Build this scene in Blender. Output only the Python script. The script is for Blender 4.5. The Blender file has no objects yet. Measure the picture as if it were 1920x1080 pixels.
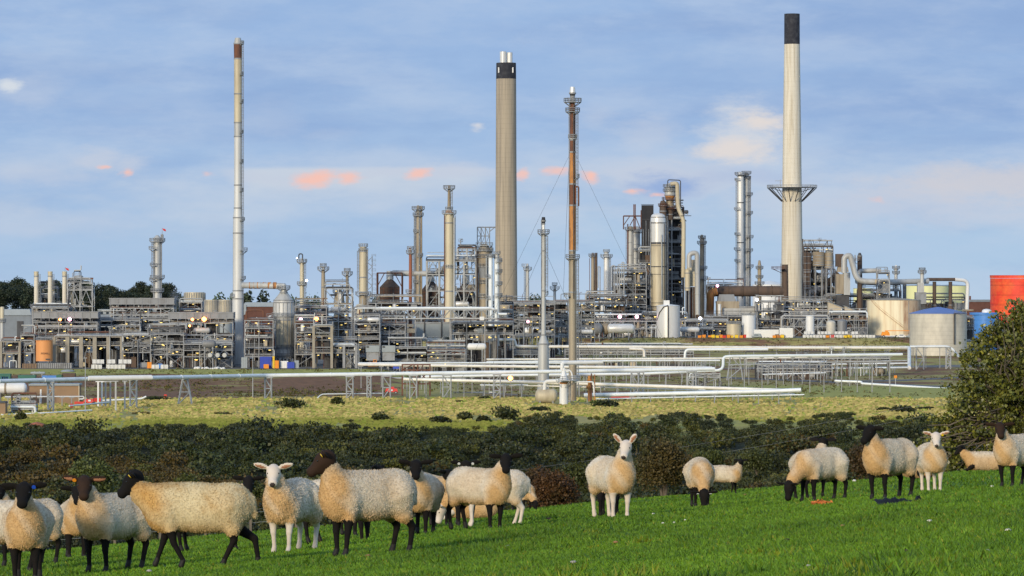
import bpy, math, random
import numpy as np
R = math.radians
scene = bpy.context.scene
# ---------------------------------------------------------------- camera
cam = bpy.data.objects.new("camera", bpy.data.cameras.new("camera"))
scene.collection.objects.link(cam)
cam.rotation_euler = (R(90), 0, 0)
cam.data.sensor_width = 36; cam.data.lens = 135; cam.data.shift_y = -20/1920
cam.data.clip_start = 0.5; cam.data.clip_end = 40000
scene.camera = cam
# ---------------------------------------------------------------- sky, clouds, sun
SUN_EL, SUN_AZ = 14.0, 204.0          # compass-like: direction the light comes from (0 = +Y, clockwise)
EXPO = .50
w = bpy.data.worlds.new("World"); scene.world = w; w.use_nodes = True
nt = w.node_tree; nt.nodes.clear()
def N(t, **k):
    n = nt.nodes.new(t)
    for a, b in k.items():
        if isinstance(a, str) and a.startswith('i_'): n.inputs[int(a[2:])].default_value = b
        else: setattr(n, a, b)
    return n
def L(a, b): nt.links.new(a, b)
def srgb(r, g, b): return tuple(((c/255)/12.92 if c/255 <= .04045 else ((c/255+.055)/1.055)**2.4) for c in (r, g, b)) + (1,)
sky = N('ShaderNodeTexSky', sky_type='NISHITA', sun_disc=False, sun_elevation=R(SUN_EL), sun_rotation=R(SUN_AZ))
bg1 = N('ShaderNodeBackground', i_1=0.14); L(sky.outputs[0], bg1.inputs[0])
tc = N('ShaderNodeTexCoord'); sx = N('ShaderNodeSeparateXYZ'); L(tc.outputs['Generated'], sx.inputs[0])
def M(op, a, b=None, c=None):
    n = N('ShaderNodeMath', operation=op)
    for i, v in enumerate((a, b, c)):
        if v is None: continue
        if isinstance(v, (int, float)): n.inputs[i].default_value = v
        else: L(v, n.inputs[i])
    return n.outputs[0]
ay = M('MAXIMUM', M('ABSOLUTE', sx.outputs[1]), 0.05)
U = M('DIVIDE', sx.outputs[0], ay); V = M('DIVIDE', sx.outputs[2], ay)
cb = N('ShaderNodeCombineXYZ'); L(U, cb.inputs[0]); L(V, cb.inputs[1])
def noise(scale, sxy, detail=5, rough=.55, off=0.0):
    mp = N('ShaderNodeMapping'); mp.inputs['Scale'].default_value = (sxy[0], sxy[1], 1); mp.inputs['Location'].default_value = (off, off*.7, off)
    L(cb.outputs[0], mp.inputs[0])
    n = N('ShaderNodeTexNoise'); n.inputs['Scale'].default_value = scale; n.inputs['Detail'].default_value = detail; n.inputs['Roughness'].default_value = rough
    L(mp.outputs[0], n.inputs[0]); return n
def ramp(v, a, b):
    n = N('ShaderNodeMapRange', interpolation_type='SMOOTHSTEP'); L(v, n.inputs[0])
    n.inputs[1].default_value = a; n.inputs[2].default_value = b; return n.outputs[0]
def mixc(f, a, b):
    n = N('ShaderNodeMix', data_type='RGBA')
    if isinstance(f, (int, float)): n.inputs[0].default_value = f
    else: L(f, n.inputs[0])
    for i, v in ((6, a), (7, b)):
        if isinstance(v, tuple): n.inputs[i].default_value = v
        else: L(v, n.inputs[i])
    return n.outputs[2]
warp = noise(40, (1, 2.2), 5, .6, 3.1); wc = N('ShaderNodeSeparateColor'); L(warp.outputs['Color'], wc.inputs[0])
Uw = M('MULTIPLY_ADD', M('SUBTRACT', wc.outputs[0], .5), .016, U); Vw = M('MULTIPLY_ADD', M('SUBTRACT', wc.outputs[1], .5), .007, V)
rag = noise(75, (1, 2.6), 6, .68, 1.7).outputs['Fac']
def blob(px, py, rx, ry, soft=.6):
    u, v = (px-960)/7200, (520-py)/7200
    du = M('DIVIDE', M('SUBTRACT', Uw, u), rx/7200); dv = M('DIVIDE', M('SUBTRACT', Vw, v), ry/7200)
    q = M('SQRT', M('ADD', M('MULTIPLY', du, du), M('MULTIPLY', dv, dv)))
    return ramp(M('ADD', q, M('MULTIPLY', M('SUBTRACT', rag, .5), 1.9)), 1.3, .12)
streak = noise(7, (1, 7), 6, .55, .4).outputs['Fac']; fine = noise(22, (1, 3.2), 6, .6, 9.).outputs['Fac']
broad = noise(9, (1, 3), 3, .5, 5.5).outputs['Fac']
C_top, C_dark, C_mid, C_low, C_pale, C_hor = srgb(154,184,224), srgb(146,175,217), srgb(160,189,225), srgb(173,200,227), srgb(206,214,224), srgb(182,205,227)
col = mixc(ramp(V, .006, .03), C_low, C_mid)
col = mixc(ramp(V, .03, .068), col, C_top)
col = mixc(ramp(V, .006, -.004), col, C_hor)
col = mixc(M('MULTIPLY', ramp(streak, .40, .66), ramp(V, .022, .034)), col, C_dark)
col = mixc(M('MULTIPLY', ramp(fine, .44, .70), .55), col, srgb(184,203,229))
mott = noise(24, (1, 3.4), 7, .62, 6.3).outputs['Fac']
col = mixc(M('MULTIPLY', ramp(mott, .42, .72), .34), col, srgb(190,206,228)); col = mixc(M('MULTIPLY', ramp(mott, .50, .32), .20), col, srgb(136,164,208))
col = mixc(M('MULTIPLY', ramp(broad, .45, .7), .25), col, C_dark)
band = M('MULTIPLY', M('MULTIPLY', ramp(Vw, .018, .026), ramp(V, .0292, .0278)), M('MULTIPLY', M('MULTIPLY', ramp(U, -.076, -.066), ramp(U, .0, -.012)), ramp(streak, .70, .35)))
col = mixc(M('MULTIPLY', band, .75), col, C_pale)
col = mixc(M('MULTIPLY', M('MULTIPLY', ramp(V, .006, .018), ramp(V, .040, .024)), M('MULTIPLY', ramp(fine, .30, .62), .42)), col, C_pale)
def addb(c, b, k):
    global col
    col = mixc(M('MULTIPLY', b, k), col, c)
PALE, WARM, PINK, DK = srgb(196,205,222), srgb(226,218,214), srgb(246,196,182), srgb(144,172,218)
for (x, y, rx, ry, c, k) in [(1740,372,320,62,PALE,.75),(1860,345,220,38,srgb(208,206,212),.7),(1230,335,190,44,PALE,.75),(1330,330,120,40,PALE,.55),(820,325,170,14,PALE,.8),(520,330,120,18,PALE,.55),
    (1395,250,95,62,srgb(206,213,224),.9),(1425,232,62,26,WARM,.95),(1375,286,85,24,WARM,.9),(1215,250,70,40,PALE,.5),(1120,215,50,22,PALE,.35),(180,296,50,24,PALE,.75),(235,308,30,18,PALE,.6),(12,160,26,12,srgb(222,228,232),.9),(60,170,90,30,PALE,.3),
    (900,241,20,9,srgb(214,216,222),.85),(1250,350,80,26,DK,.85),(1400,330,150,20,DK,.25),(620,250,60,14,PALE,.2),(500,215,70,40,PALE,.2),(100,420,200,30,PALE,.3),(60,330,120,24,PALE,.45),
    (592,330,44,18,PINK,.95),(658,333,26,13,PINK,.8),(772,329,22,10,PINK,.85),(190,308,14,6,PINK,.8),(228,322,13,9,PINK,.8),(384,332,13,6,PINK,.4),(1042,324,26,8,PINK,.75),(980,327,14,9,PINK,.8),(1106,333,24,11,PINK,.95),(1190,358,26,8,PINK,.9),(1232,366,14,6,PINK,.7),(1650,370,14,7,PINK,.3)]:
    addb(c, blob(x, y, rx, ry), k)
# clouds high overhead: broken pale cover
hi = noise(1.6, (1, 1), 6, .6, 2.).outputs['Fac']
bg2 = N('ShaderNodeBackground'); L(col, bg2.inputs[0])
L(M('MULTIPLY_ADD', ramp(V, .10, .6), .62, 2**-EXPO), bg2.inputs[1])      # the cloud layer is brighter overhead than near the horizon
cover = ramp(V, .9, .12)      # low sky is a full cloud layer, overhead it breaks up into the clear sky
cover = M('MAXIMUM', cover, M('MULTIPLY', ramp(hi, .42, .62), .75))
ms = N('ShaderNodeMixShader'); L(cover, ms.inputs[0]); L(bg1.outputs[0], ms.inputs[1]); L(bg2.outputs[0], ms.inputs[2])
out = N('ShaderNodeOutputWorld'); L(ms.outputs[0], out.inputs[0])
sun = bpy.data.lights.new("sun", 'SUN'); sun.energy = 2.1; sun.angle = R(9.0); sun.color = (1.0, .84, .60)
so = bpy.data.objects.new("sun", sun); scene.collection.objects.link(so)
so.rotation_euler = (R(90-SUN_EL), 0, R(180-SUN_AZ)+math.pi*0)
# light arrives FROM azimuth SUN_AZ: lamp's -Z must point away from there
from mathutils import Vector
sd = Vector((math.sin(R(SUN_AZ))*math.cos(R(SUN_EL)), math.cos(R(SUN_AZ))*math.cos(R(SUN_EL)), math.sin(R(SUN_EL))))
so.rotation_euler = sd.to_track_quat('Z', 'Y').to_euler()
vs = scene.view_settings; vs.view_transform = 'Standard'; vs.look = 'None'; vs.exposure = EXPO; vs.gamma = 1
scene.cycles.max_bounces = 6; scene.cycles.transparent_max_bounces = 6

# ---------------------------------------------------------------- helpers
F = 7200.0
def PX(px, d): return (px-960)/F*d
def PZ(py, d): return (520-py)/F*d
rng = np.random.default_rng(7); rnd = random.Random(5)
MATS = {}
def mat(name, c, rough=.6, metal=0.0, c2=None, scale=.3, amt=.5, stretch=(1, 1, 1), bump=0.0, bscale=1.0, emit=0.0, spec=.4, attr=None, lines=None, fine=None):
    m = bpy.data.materials.new(name); m.use_nodes = True; t = m.node_tree; n = t.nodes; b = n['Principled BSDF']
    b.inputs['Roughness'].default_value = rough; b.inputs['Metallic'].default_value = metal; b.inputs['Specular IOR Level'].default_value = spec
    c = tuple(c[:3])+(1,)
    tcn = n.new('ShaderNodeTexCoord'); mp = n.new('ShaderNodeMapping'); mp.inputs['Scale'].default_value = stretch; t.links.new(tcn.outputs['Object'], mp.inputs[0])
    nz = n.new('ShaderNodeTexNoise'); nz.inputs['Scale'].default_value = scale; nz.inputs['Detail'].default_value = 6; nz.inputs['Roughness'].default_value = .65
    t.links.new(mp.outputs[0], nz.inputs[0])
    rp = n.new('ShaderNodeMapRange'); rp.interpolation_type = 'SMOOTHSTEP'; rp.inputs[1].default_value = .42; rp.inputs[2].default_value = .66; rp.inputs[4].default_value = amt
    t.links.new(nz.outputs['Fac'], rp.inputs[0])
    mx = n.new('ShaderNodeMix'); mx.data_type = 'RGBA'; t.links.new(rp.outputs[0], mx.inputs[0])
    mx.inputs[6].default_value = c; c2 = tuple((c2 or tuple(x*.6 for x in c[:3]))[:3])+(1,); mx.inputs[7].default_value = c2
    o = mx.outputs[2]
    if fine:      # second, finer speckle: (scale, dark factor)
        n2 = n.new('ShaderNodeTexNoise'); n2.inputs['Scale'].default_value = fine[0]; n2.inputs['Detail'].default_value = 4; t.links.new(mp.outputs[0], n2.inputs[0])
        r2 = n.new('ShaderNodeMapRange'); r2.inputs[1].default_value = .3; r2.inputs[2].default_value = .7; r2.inputs[3].default_value = fine[1]; r2.inputs[4].default_value = 2-fine[1]
        t.links.new(n2.outputs['Fac'], r2.inputs[0])
        vm = n.new('ShaderNodeVectorMath'); vm.operation = 'SCALE'; t.links.new(o, vm.inputs[0]); t.links.new(r2.outputs[0], vm.inputs['Scale']); o = vm.outputs[0]
    if lines:     # plate / panel joints: horizontal every lines[0] m
        wv = n.new('ShaderNodeTexWave'); wv.bands_direction = 'Z'; wv.inputs['Scale'].default_value = .314/lines[0]; wv.inputs['Distortion'].default_value = 0; t.links.new(tcn.outputs['Object'], wv.inputs[0])
        r3 = n.new('ShaderNodeMapRange'); r3.inputs[1].default_value = .0; r3.inputs[2].default_value = .05; r3.inputs[3].default_value = lines[1]; r3.inputs[4].default_value = 1; t.links.new(wv.outputs['Fac'], r3.inputs[0])
        vm = n.new('ShaderNodeVectorMath'); vm.operation = 'SCALE'; t.links.new(o, vm.inputs[0]); t.links.new(r3.outputs[0], vm.inputs['Scale']); o = vm.outputs[0]
    if attr:
        at = n.new('ShaderNodeAttribute'); at.attribute_name = attr
        mm = n.new('ShaderNodeMix'); mm.data_type = 'RGBA'; mm.blend_type = 'MULTIPLY'; mm.inputs[0].default_value = 1
        t.links.new(o, mm.inputs[6]); t.links.new(at.outputs['Color'], mm.inputs[7]); o = mm.outputs[2]
    t.links.new(o, b.inputs['Base Color'])
    if bump:
        bn = n.new('ShaderNodeTexNoise'); bn.inputs['Scale'].default_value = bscale; bn.inputs['Detail'].default_value = 6; t.links.new(tcn.outputs['Object'], bn.inputs[0])
        bp = n.new('ShaderNodeBump'); bp.inputs['Strength'].default_value = 1; bp.inputs['Distance'].default_value = bump; t.links.new(bn.outputs['Fac'], bp.inputs['Height']); t.links.new(bp.outputs[0], b.inputs['Normal'])
    if emit:
        b.inputs['Emission Color'].default_value = c; b.inputs['Emission Strength'].default_value = emit
    MATS[name] = m; return m
V3 = (1, 1, .12)
mat('chim_tan', (.39,.335,.255), .9, c2=(.25,.22,.18), scale=.8, amt=.8, stretch=(1,1,.03), lines=(2.4,.90), fine=(1.2,.93))
mat('chim_white', (.68,.635,.53), .9, c2=(.47,.41,.30), scale=.9, amt=.7, stretch=(1,1,.035), lines=(2.6,.93), fine=(1.0,.95))
mat('chim_black', (.022,.024,.034), .8, c2=(.075,.08,.09), scale=.35, amt=.55)
mat('alu', (.46,.47,.46), .5, .12, c2=(.27,.26,.24), scale=.35, amt=.45, stretch=V3)
mat('alu_pale', (.60,.61,.60), .5, .1, c2=(.40,.40,.38), scale=.35, amt=.55, stretch=V3, fine=(.7,.9))
mat('brown_dark', (.075,.055,.047), .9, c2=(.14,.10,.075), scale=.5, amt=.6, stretch=(1,1,.4))
mat('alu_bright', (.70,.70,.68), .36, .2, c2=(.48,.47,.43), scale=.3, amt=.35, stretch=V3)
mat('alu_cream', (.56,.50,.36), .55, .08, c2=(.36,.30,.21), scale=.35, amt=.6, stretch=V3)
mat('clad_tan', (.36,.31,.23), .65, .2, c2=(.20,.15,.10), scale=.4, amt=.7, stretch=V3)
mat('steel', (.29,.305,.32), .65, .1, c2=(.17,.165,.155), scale=.4, amt=.6)
mat('steel_light', (.40,.42,.43), .6, .1, c2=(.26,.255,.24), scale=.4, amt=.5)
mat('steel_dark', (.075,.078,.085), .7, .1, c2=(.04,.035,.035), scale=.4, amt=.6)
mat('grey', (.25,.265,.28), .6, .15, c2=(.15,.145,.14), scale=.3, amt=.6, stretch=V3)
mat('rust', (.17,.075,.045), .85, 0, c2=(.085,.05,.045), scale=.5, amt=.8, stretch=(1,1,.4))
mat('rust_orange', (.50,.23,.07), .8, 0, c2=(.17,.085,.06), scale=.6, amt=.85, stretch=(1,1,.25))
mat('rust_red', (.34,.12,.07), .8, 0, c2=(.20,.10,.07), scale=.6, amt=.7, stretch=(1,1,.3))
mat('brown_clad', (.12,.083,.062), .85, 0, c2=(.06,.05,.045), scale=.3, amt=.7, stretch=(1,1,.3))
mat('black', (.02,.021,.026), .7, c2=(.035,.035,.04), scale=.4)
mat('concrete', (.34,.31,.25), .9, c2=(.23,.20,.16), scale=.3, amt=.6)
mat('white', (.74,.75,.74), .45, c2=(.60,.58,.53), scale=.25, amt=.35, stretch=V3)
mat('pipe_white', (.76,.81,.83), .42, .05, c2=(.60,.63,.64), scale=.25, amt=.5)
mat('pipe_cream', (.82,.80,.73), .42, .05, c2=(.56,.53,.46), scale=.25, amt=.5)
mat('tank_rusty', (.84,.76,.54), .7, c2=(.52,.27,.12), scale=.42, amt=.42, stretch=(1,1,.07), fine=(.12,.9))
mat('tank_rusty2', (.55,.42,.28), .75, c2=(.34,.18,.10), scale=.55, amt=.8, stretch=(1,1,.25))
mat('tank_grey', (.56,.53,.45), .6, .1, c2=(.44,.42,.37), scale=.35, amt=.5, stretch=(1,1,.5), lines=(1.9,.86), fine=(.5,.92))
mat('tank_green', (.72,.73,.38), .6, c2=(.52,.56,.32), scale=.2, amt=.4, stretch=V3)
mat('tank_red', (.76,.05,.02), .55, c2=(.82,.20,.04), scale=.11, amt=.45, fine=(.5,.88), lines=(6.,.72))
mat('tank_blue', (.07,.24,.62), .5, c2=(.05,.17,.45), scale=.3, amt=.4)
mat('roof_blue', (.13,.21,.48), .6, c2=(.10,.16,.36), scale=.2)
mat('tank_orange', (.70,.31,.11), .6, c2=(.60,.25,.09), scale=.3, amt=.4, stretch=V3)
mat('orange', (.80,.28,.02), .5); mat('blue', (.02,.06,.42), .5, c2=(.02,.04,.3)); mat('red', (.62,.04,.03), .5); mat('yellow', (.80,.55,.03), .5); mat('green', (.04,.16,.12), .6)
mat('cream_wall', (.52,.45,.33), .8, c2=(.42,.36,.27)); mat('roof_grey', (.30,.34,.36), .6, c2=(.24,.27,.28)); mat('tan_wall', (.30,.20,.12), .85, c2=(.22,.15,.10), scale=.3)
mat('shed', (.20,.23,.26), .7, c2=(.15,.17,.19), scale=.3); mat('brick', (.13,.06,.045), .9); mat('glass', (.03,.04,.05), .15, spec=.6)
mat('lamp_y', (1,.70,.16), emit=1.5); mat('lamp_w', (1,.93,.75), emit=5.0); mat('lamp_o', (1,.28,.06), emit=9.0); mat('lamp_p', (1,.40,.55), emit=9.0); mat('lamp_b', (.80,.85,1), emit=8.0)
mat('bark', (.13,.105,.08), .9, c2=(.07,.06,.05), scale=4, amt=.6, bump=.02, bscale=8)
mat('wood', (.16,.13,.10), .9, c2=(.09,.08,.07), scale=3)

def link(o): scene.collection.objects.link(o); return o
class MB:
    def __init__(s): s.v = []; s.f = []; s.m = []; s.sm = []; s.n = 0; s.mats = []; s.cur = 0
    def use(s, m):
        if m not in s.mats: s.mats.append(m)
        s.cur = s.mats.index(m); return s
    def add(s, vs, fs, smooth=False):
        o = s.n; s.v.extend(vs); s.n += len(vs)
        for f in fs: s.f.append(tuple(i+o for i in f)); s.m.append(s.cur); s.sm.append(smooth)
        return s
    def box(s, x0, x1, y0, y1, z0, z1, rz=0, top=1.0):
        vs = []
        cx, cy = (x0+x1)/2, (y0+y1)/2; c_, s_ = math.cos(rz), math.sin(rz)
        for z, k in ((z0, 1), (z1, top)):
            for x, y in ((x0, y0), (x1, y0), (x1, y1), (x0, y1)):
                dx, dy = (x-cx)*k, (y-cy)*k; vs.append((cx+dx*c_-dy*s_, cy+dx*s_+dy*c_, z))
        return s.add(vs, [(3,2,1,0),(4,5,6,7),(0,1,5,4),(1,2,6,5),(2,3,7,6),(3,0,4,7)])
    def tube(s, pts, r, n=8, r2=None, cap=True, bend=0):
        P = [Vector(p) for p in pts]
        if bend and len(P) > 2:
            Q = [P[0]]
            for i in range(1, len(P)-1):
                a, b, c = P[i-1], P[i], P[i+1]; k = min(bend, (b-a).length*.45, (c-b).length*.45)
                p, q = b+(a-b).normalized()*k, b+(c-b).normalized()*k
                for j in range(5):
                    t = j/4; Q.append(p*(1-t)**2+b*2*t*(1-t)+q*t*t)
            Q.append(P[-1]); P = Q
        r2 = r if r2 is None else r2; rings = []; up = None
        for i, p in enumerate(P):
            d = (P[min(i+1, len(P)-1)]-P[max(i-1, 0)])
            if d.length < 1e-9: d = Vector((0,0,1))
            d.normalize()
            if up is None: up = Vector((0,0,1)) if abs(d.z) < .9 else Vector((1,0,0))
            u = d.cross(up)
            if u.length < 1e-4: up = Vector((1,0,0)) if abs(d.x) < .9 else Vector((0,1,0)); u = d.cross(up)
            u.normalize(); vv = u.cross(d); vv.normalize(); up = vv
            rr = r+(r2-r)*i/(len(P)-1)
            rings.append([tuple(p+(u*math.cos(2*math.pi*k/n)+vv*math.sin(2*math.pi*k/n))*rr) for k in range(n)])
        vs = [v for g in rings for v in g]
        fs = [(i*n+k, i*n+(k+1)%n, (i+1)*n+(k+1)%n, (i+1)*n+k) for i in range(len(P)-1) for k in range(n)]
        s.add(vs, fs, n > 4)
        if cap: s.add(rings[0], [tuple(range(n))[::-1]]); s.add(rings[-1], [tuple(range(n))])
        return s
    def bar(s, a, b, w): return s.tube([a, b], w*.7071, 4)
    def lathe(s, prof, cx=0, cy=0, n=20, cap=True):
        seg = []; cur = [prof[0]]
        for i in range(1, len(prof)):
            cur.append(prof[i])
            if i < len(prof)-1:
                a = math.atan2(prof[i][1]-prof[i-1][1], prof[i][0]-prof[i-1][0]); b = math.atan2(prof[i+1][1]-prof[i][1], prof[i+1][0]-prof[i][0])
                if abs((a-b+math.pi) % (2*math.pi)-math.pi) > .5: seg.append(cur); cur = [prof[i]]
        seg.append(cur)
        for g in seg:
            vs = [(cx+r*math.cos(2*math.pi*k/n), cy+r*math.sin(2*math.pi*k/n), z) for r, z in g for k in range(n)]
            s.add(vs, [(i*n+k, i*n+(k+1)%n, (i+1)*n+(k+1)%n, (i+1)*n+k) for i in range(len(g)-1) for k in range(n)], True)
        if cap:
            for (r, z), fl in ((prof[0], 1), (prof[-1], 0)):
                if r > 1e-3:
                    ids = tuple(range(n)); s.add([(cx+r*math.cos(2*math.pi*k/n), cy+r*math.sin(2*math.pi*k/n), z) for k in range(n)], [ids[::-1] if fl else ids])
        return s
    def build(s, name, parent=None, loc=None):
        me = bpy.data.meshes.new(name); me.from_pydata(s.v, [], s.f)
        for m in (s.mats or ['steel']): me.materials.append(MATS[m])
        me.polygons.foreach_set('material_index', s.m); me.polygons.foreach_set('use_smooth', s.sm); me.update()
        o = bpy.data.objects.new(name, me); link(o)
        if parent is not None: o.parent = parent
        if loc is not None: o.location = loc
        return o
def mb(m='steel'): return MB().use(m)
def tag(o, label=None, cat=None, group=None, kind=None):
    for k, v in (('label', label), ('category', cat), ('group', group), ('kind', kind)):
        if v: o[k] = v
    return o
def thing(name, label, cat, loc, group=None, rz=0):
    o = link(bpy.data.objects.new(name, None)); o.empty_display_size = .1; o.location = loc; o.rotation_euler = (0, 0, rz)
    return tag(o, label, cat, group)
def clone(o, loc, label=None, rz=None):
    def cp(a, par):
        c = a.copy(); link(c)
        if par is not None: c.parent = par
        for ch in list(a.children): cp(ch, c)
        return c
    c = cp(o, None); c.location = loc
    if label: c['label'] = label
    if rz is not None: c.rotation_euler = (0, 0, rz)
    return c
def npmesh(name, verts, faces, mats, col=None, mi=None, smooth=False, parent=None):
    me = bpy.data.meshes.new(name); k = faces.shape[1]
    me.vertices.add(len(verts)); me.vertices.foreach_set('co', np.asarray(verts, np.float32).ravel())
    me.loops.add(faces.size); me.loops.foreach_set('vertex_index', faces.astype(np.int32).ravel())
    me.polygons.add(len(faces)); me.polygons.foreach_set('loop_start', np.arange(0, faces.size, k, dtype=np.int32))
    me.polygons.foreach_set('loop_total', np.full(len(faces), k, np.int32))
    for m in mats: me.materials.append(MATS[m] if isinstance(m, str) else m)
    if mi is not None: me.polygons.foreach_set('material_index', mi.astype(np.int32))
    if smooth: me.polygons.foreach_set('use_smooth', np.ones(len(faces), bool))
    me.update(calc_edges=True)
    if col is not None:
        a = me.color_attributes.new('tint', 'FLOAT_COLOR', 'POINT' if len(col) == len(verts) else 'CORNER')
        c = col if len(col) == len(verts) else np.repeat(col, k, axis=0)
        a.data.foreach_set('color', np.hstack([c, np.ones((len(c), 1))]).astype(np.float32).ravel())
    o = link(bpy.data.objects.new(name, me))
    if parent is not None: o.parent = parent
    return o
def sstep(x, a, b):
    t = np.clip((np.asarray(x, float)-a)/(b-a), 0, 1); return t*t*(3-2*t)
def vnoise(x, y, s=0):     # cheap smooth noise, numpy
    x = np.asarray(x, float); y = np.asarray(y, float); o = 0
    for i, (fx, fy, ph) in enumerate([(1,.37,.3),(-.61,1.13,1.9),(1.71,-1.3,4.1),(2.9,2.3,2.2),(-3.7,4.4,.7)]):
        o = o+np.sin(x*fx+y*fy+ph+s*1.7+1.3*np.sin(x*fy*.7-y*fx*.6+s))/(1+i*.7)
    return o/2.6
# ---------------------------------------------------------------- terrain
# sheep: px, feet py, distance, heading deg (0 = +X, -90 = towards us), options
SHEEP = [
 dict(px=52,fy=1056,d=48,yaw=-128,hy=20,label='black-faced sheep standing behind the one with the blue ear tag'),
 dict(px=50,fy=1102,d=39,yaw=-86,hy=-4,tag='blue',label='black-faced sheep with a blue ear tag, facing us'),
 dict(px=-8,fy=1070,d=43,yaw=-178,hy=0,label='sheep cut off by the picture edge, only its cream rump in view'),
 dict(px=143,fy=1046,d=53,yaw=-82,hy=0,label='pinkish cream sheep with black legs peeping from behind the orange-eared sheep'),
 dict(px=214,fy=1076,d=40.5,yaw=-122,hy=34,tag='orange',brown=1,label='brown-faced sheep with an orange ear, chest to us, touching noses with the walking sheep'),
 dict(px=372,fy=1064,d=37.5,yaw=180,hy=8,walk=1,low=1,tag='yellow',wool=1,label='large yellowish sheep with a black head walking across the field'),
 dict(px=400,fy=1034,d=52,yaw=-14,hy=-72,bald=1,label='sheep hidden behind the walking yellowish sheep, black head with drooping ears showing over its rump'),
 dict(px=548,fy=1035,d=44.5,yaw=-112,hy=20,white=1,shag=1,label='white-faced sheep with shaggy fleece and pale legs, facing us beside the large black-faced ewe'),
 dict(px=640,fy=1022,d=50,yaw=-18,hy=0,label='sheep standing behind the large ewe, its head hidden by her neck'),
 dict(px=690,fy=1041,d=37,yaw=-142,hy=-36,tag='yellow',wool=1,brown=1,label='largest ewe with a dark brown head held high, looking past the white-faced sheep'),
 dict(px=668,fy=1003,d=58,yaw=-70,hy=0,label='black-eared sheep whose head just shows above the back of the largest ewe'),
 dict(px=790,fy=1008,d=51,yaw=-97,hy=8,label='black-faced sheep looking at us from behind the rump of the largest ewe'),
 dict(px=812,fy=984,d=62,yaw=-66,hy=25,low=1,label='cream sheep with lowered black head in the gap between two groups'),
 dict(px=898,fy=993,d=51,yaw=-44,hy=-44,label='black-faced sheep standing side on with its head turned to us, a white-legged sheep behind it'),
 dict(px=872,fy=984,d=59,yaw=-88,hy=0,tag='white',label='black-faced sheep with white ear tags looking over the back of the side-on sheep'),
 dict(px=922,fy=982,d=56,yaw=182,hy=20,white=1,graze=1,label='white-legged sheep almost hidden behind the side-on black-faced sheep'),
 dict(px=882,fy=976,d=70,yaw=175,hy=0,lie=1,white=1,label='white sheep lying down, seen under the belly of the side-on sheep'),
 dict(px=979,fy=958,d=112,yaw=-60,hy=0,graze=1,label='small far sheep grazing at the foot of the reddish bush'),
 dict(px=1148,fy=972,d=52,yaw=-70,hy=-32,white=1,tall=1,label='tall white-faced sheep with upright ears in front of the round brown bush'),
 dict(px=1142,fy=962,d=57,yaw=86,hy=0,graze=1,label='black-legged sheep hidden behind the tall white-faced sheep'),
 dict(px=1313,fy=952,d=64,yaw=-88,hy=0,graze=1,tag='white',label='round sheep grazing head-on, its black face in the grass'),
 dict(px=1358,fy=927,d=112,yaw=-20,hy=95,label='far sheep with a black head looking away across the valley'),
 dict(px=1540,fy=941,d=60,yaw=-136,hy=0,graze=1,label='sheep grazing beside the orange clump, black face in the grass'),
 dict(px=1520,fy=936,d=66,yaw=60,hy=20,label='sheep with its rump to us and black ears showing behind the grazing sheep'),
 dict(px=1668,fy=936,d=53,yaw=-128,hy=-4,wool=0,label='black-headed sheep standing just behind the black plastic sheeting'),
 dict(px=1747,fy=928,d=65,yaw=-88,hy=-4,white=1,tag='yellow',fat=1,label='round white-faced sheep with a yellow ear tag, facing us'),
 dict(px=1716,fy=898,d=82,yaw=-60,hy=0,lie=1,label='sheep lying down behind the round white-faced sheep, only an edge of it showing'),
 dict(px=1848,fy=884,d=100,yaw=175,hy=0,lie=1,low=1,label='fluffy cream sheep lying at the brow by the fence post'),
 dict(px=1906,fy=916,d=60,yaw=-128,hy=36,brown=1,label='black-faced sheep with a brown poll standing in front of the broad tree'),
]
A0, B0, C0, DC = -.44, .0865, -.0573, 128.0
def fplane(X, d): return A0+B0*X+C0*d
res = []
for s in SHEEP:
    X = PX(s['px'], s['d']); res.append((X, s['d'], PZ(s['fy'], s['d'])-fplane(X, s['d'])))
RS = np.array(res)
def field_z(X, d):
    X = np.asarray(X, float); d = np.asarray(d, float)
    z = fplane(X, d)
    num = np.zeros_like(z); den = np.full_like(z, .25)
    for x, y, r in RS:
        wgt = np.exp(-(((X-x)/1.6)**2+((d-y)/(3+.05*y))**2)); num = num+wgt*r; den = den+wgt
    z = z+num/den*np.where(d < DC*1.05, 1, 0)*sstep(d, 8, 20)*sstep(np.abs(X), 60, 30)
    z = z+.03*vnoise(X*.35, d*.25)*sstep(d, 20, 40)
    ex = np.maximum(d-DC, 0); return z-np.where(ex < 90, .0016*ex**2, .0016*8100+.288*(ex-90))
def edge_d(px):      # where the scrub meets the rough grass
    return 1012+85*sstep(px, 900, 1060)+8*vnoise(px*.011, 8)-25*sstep(px, 1330, 1450)+18*vnoise(px*.02, 0)+12*vnoise(px*.07, 3)
def ground_z(X, d):
    X = np.asarray(X, float); d = np.asarray(d, float); px = 960+F*X/d
    ed = edge_d(px)
    zv = -40.2-11.5*sstep(ed-d, -20, 420)-.7*vnoise(X*.05, d*.04)*sstep(ed-d, -10, 120)
    r = sstep(px, 700, 830)
    zl = -40.2+5.2*sstep(d, 1345, 1460)+5*sstep(d, 1700, 1950)
    zr = -40.2+4.2*sstep(d, 1560, 1840)+6.2*sstep(d, 1853, 1878)+1*sstep(d, 1900, 2300)
    zp = zl*(1-r)+zr*r
    z = np.where(d < ed, zv, zp)
    return z+.25*vnoise(X*.04, d*.03)*sstep(d, 1000, 1040)*sstep(d, 1500, 1400)
def gz(px, d): return float(ground_z(PX(px, d), d))
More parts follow.
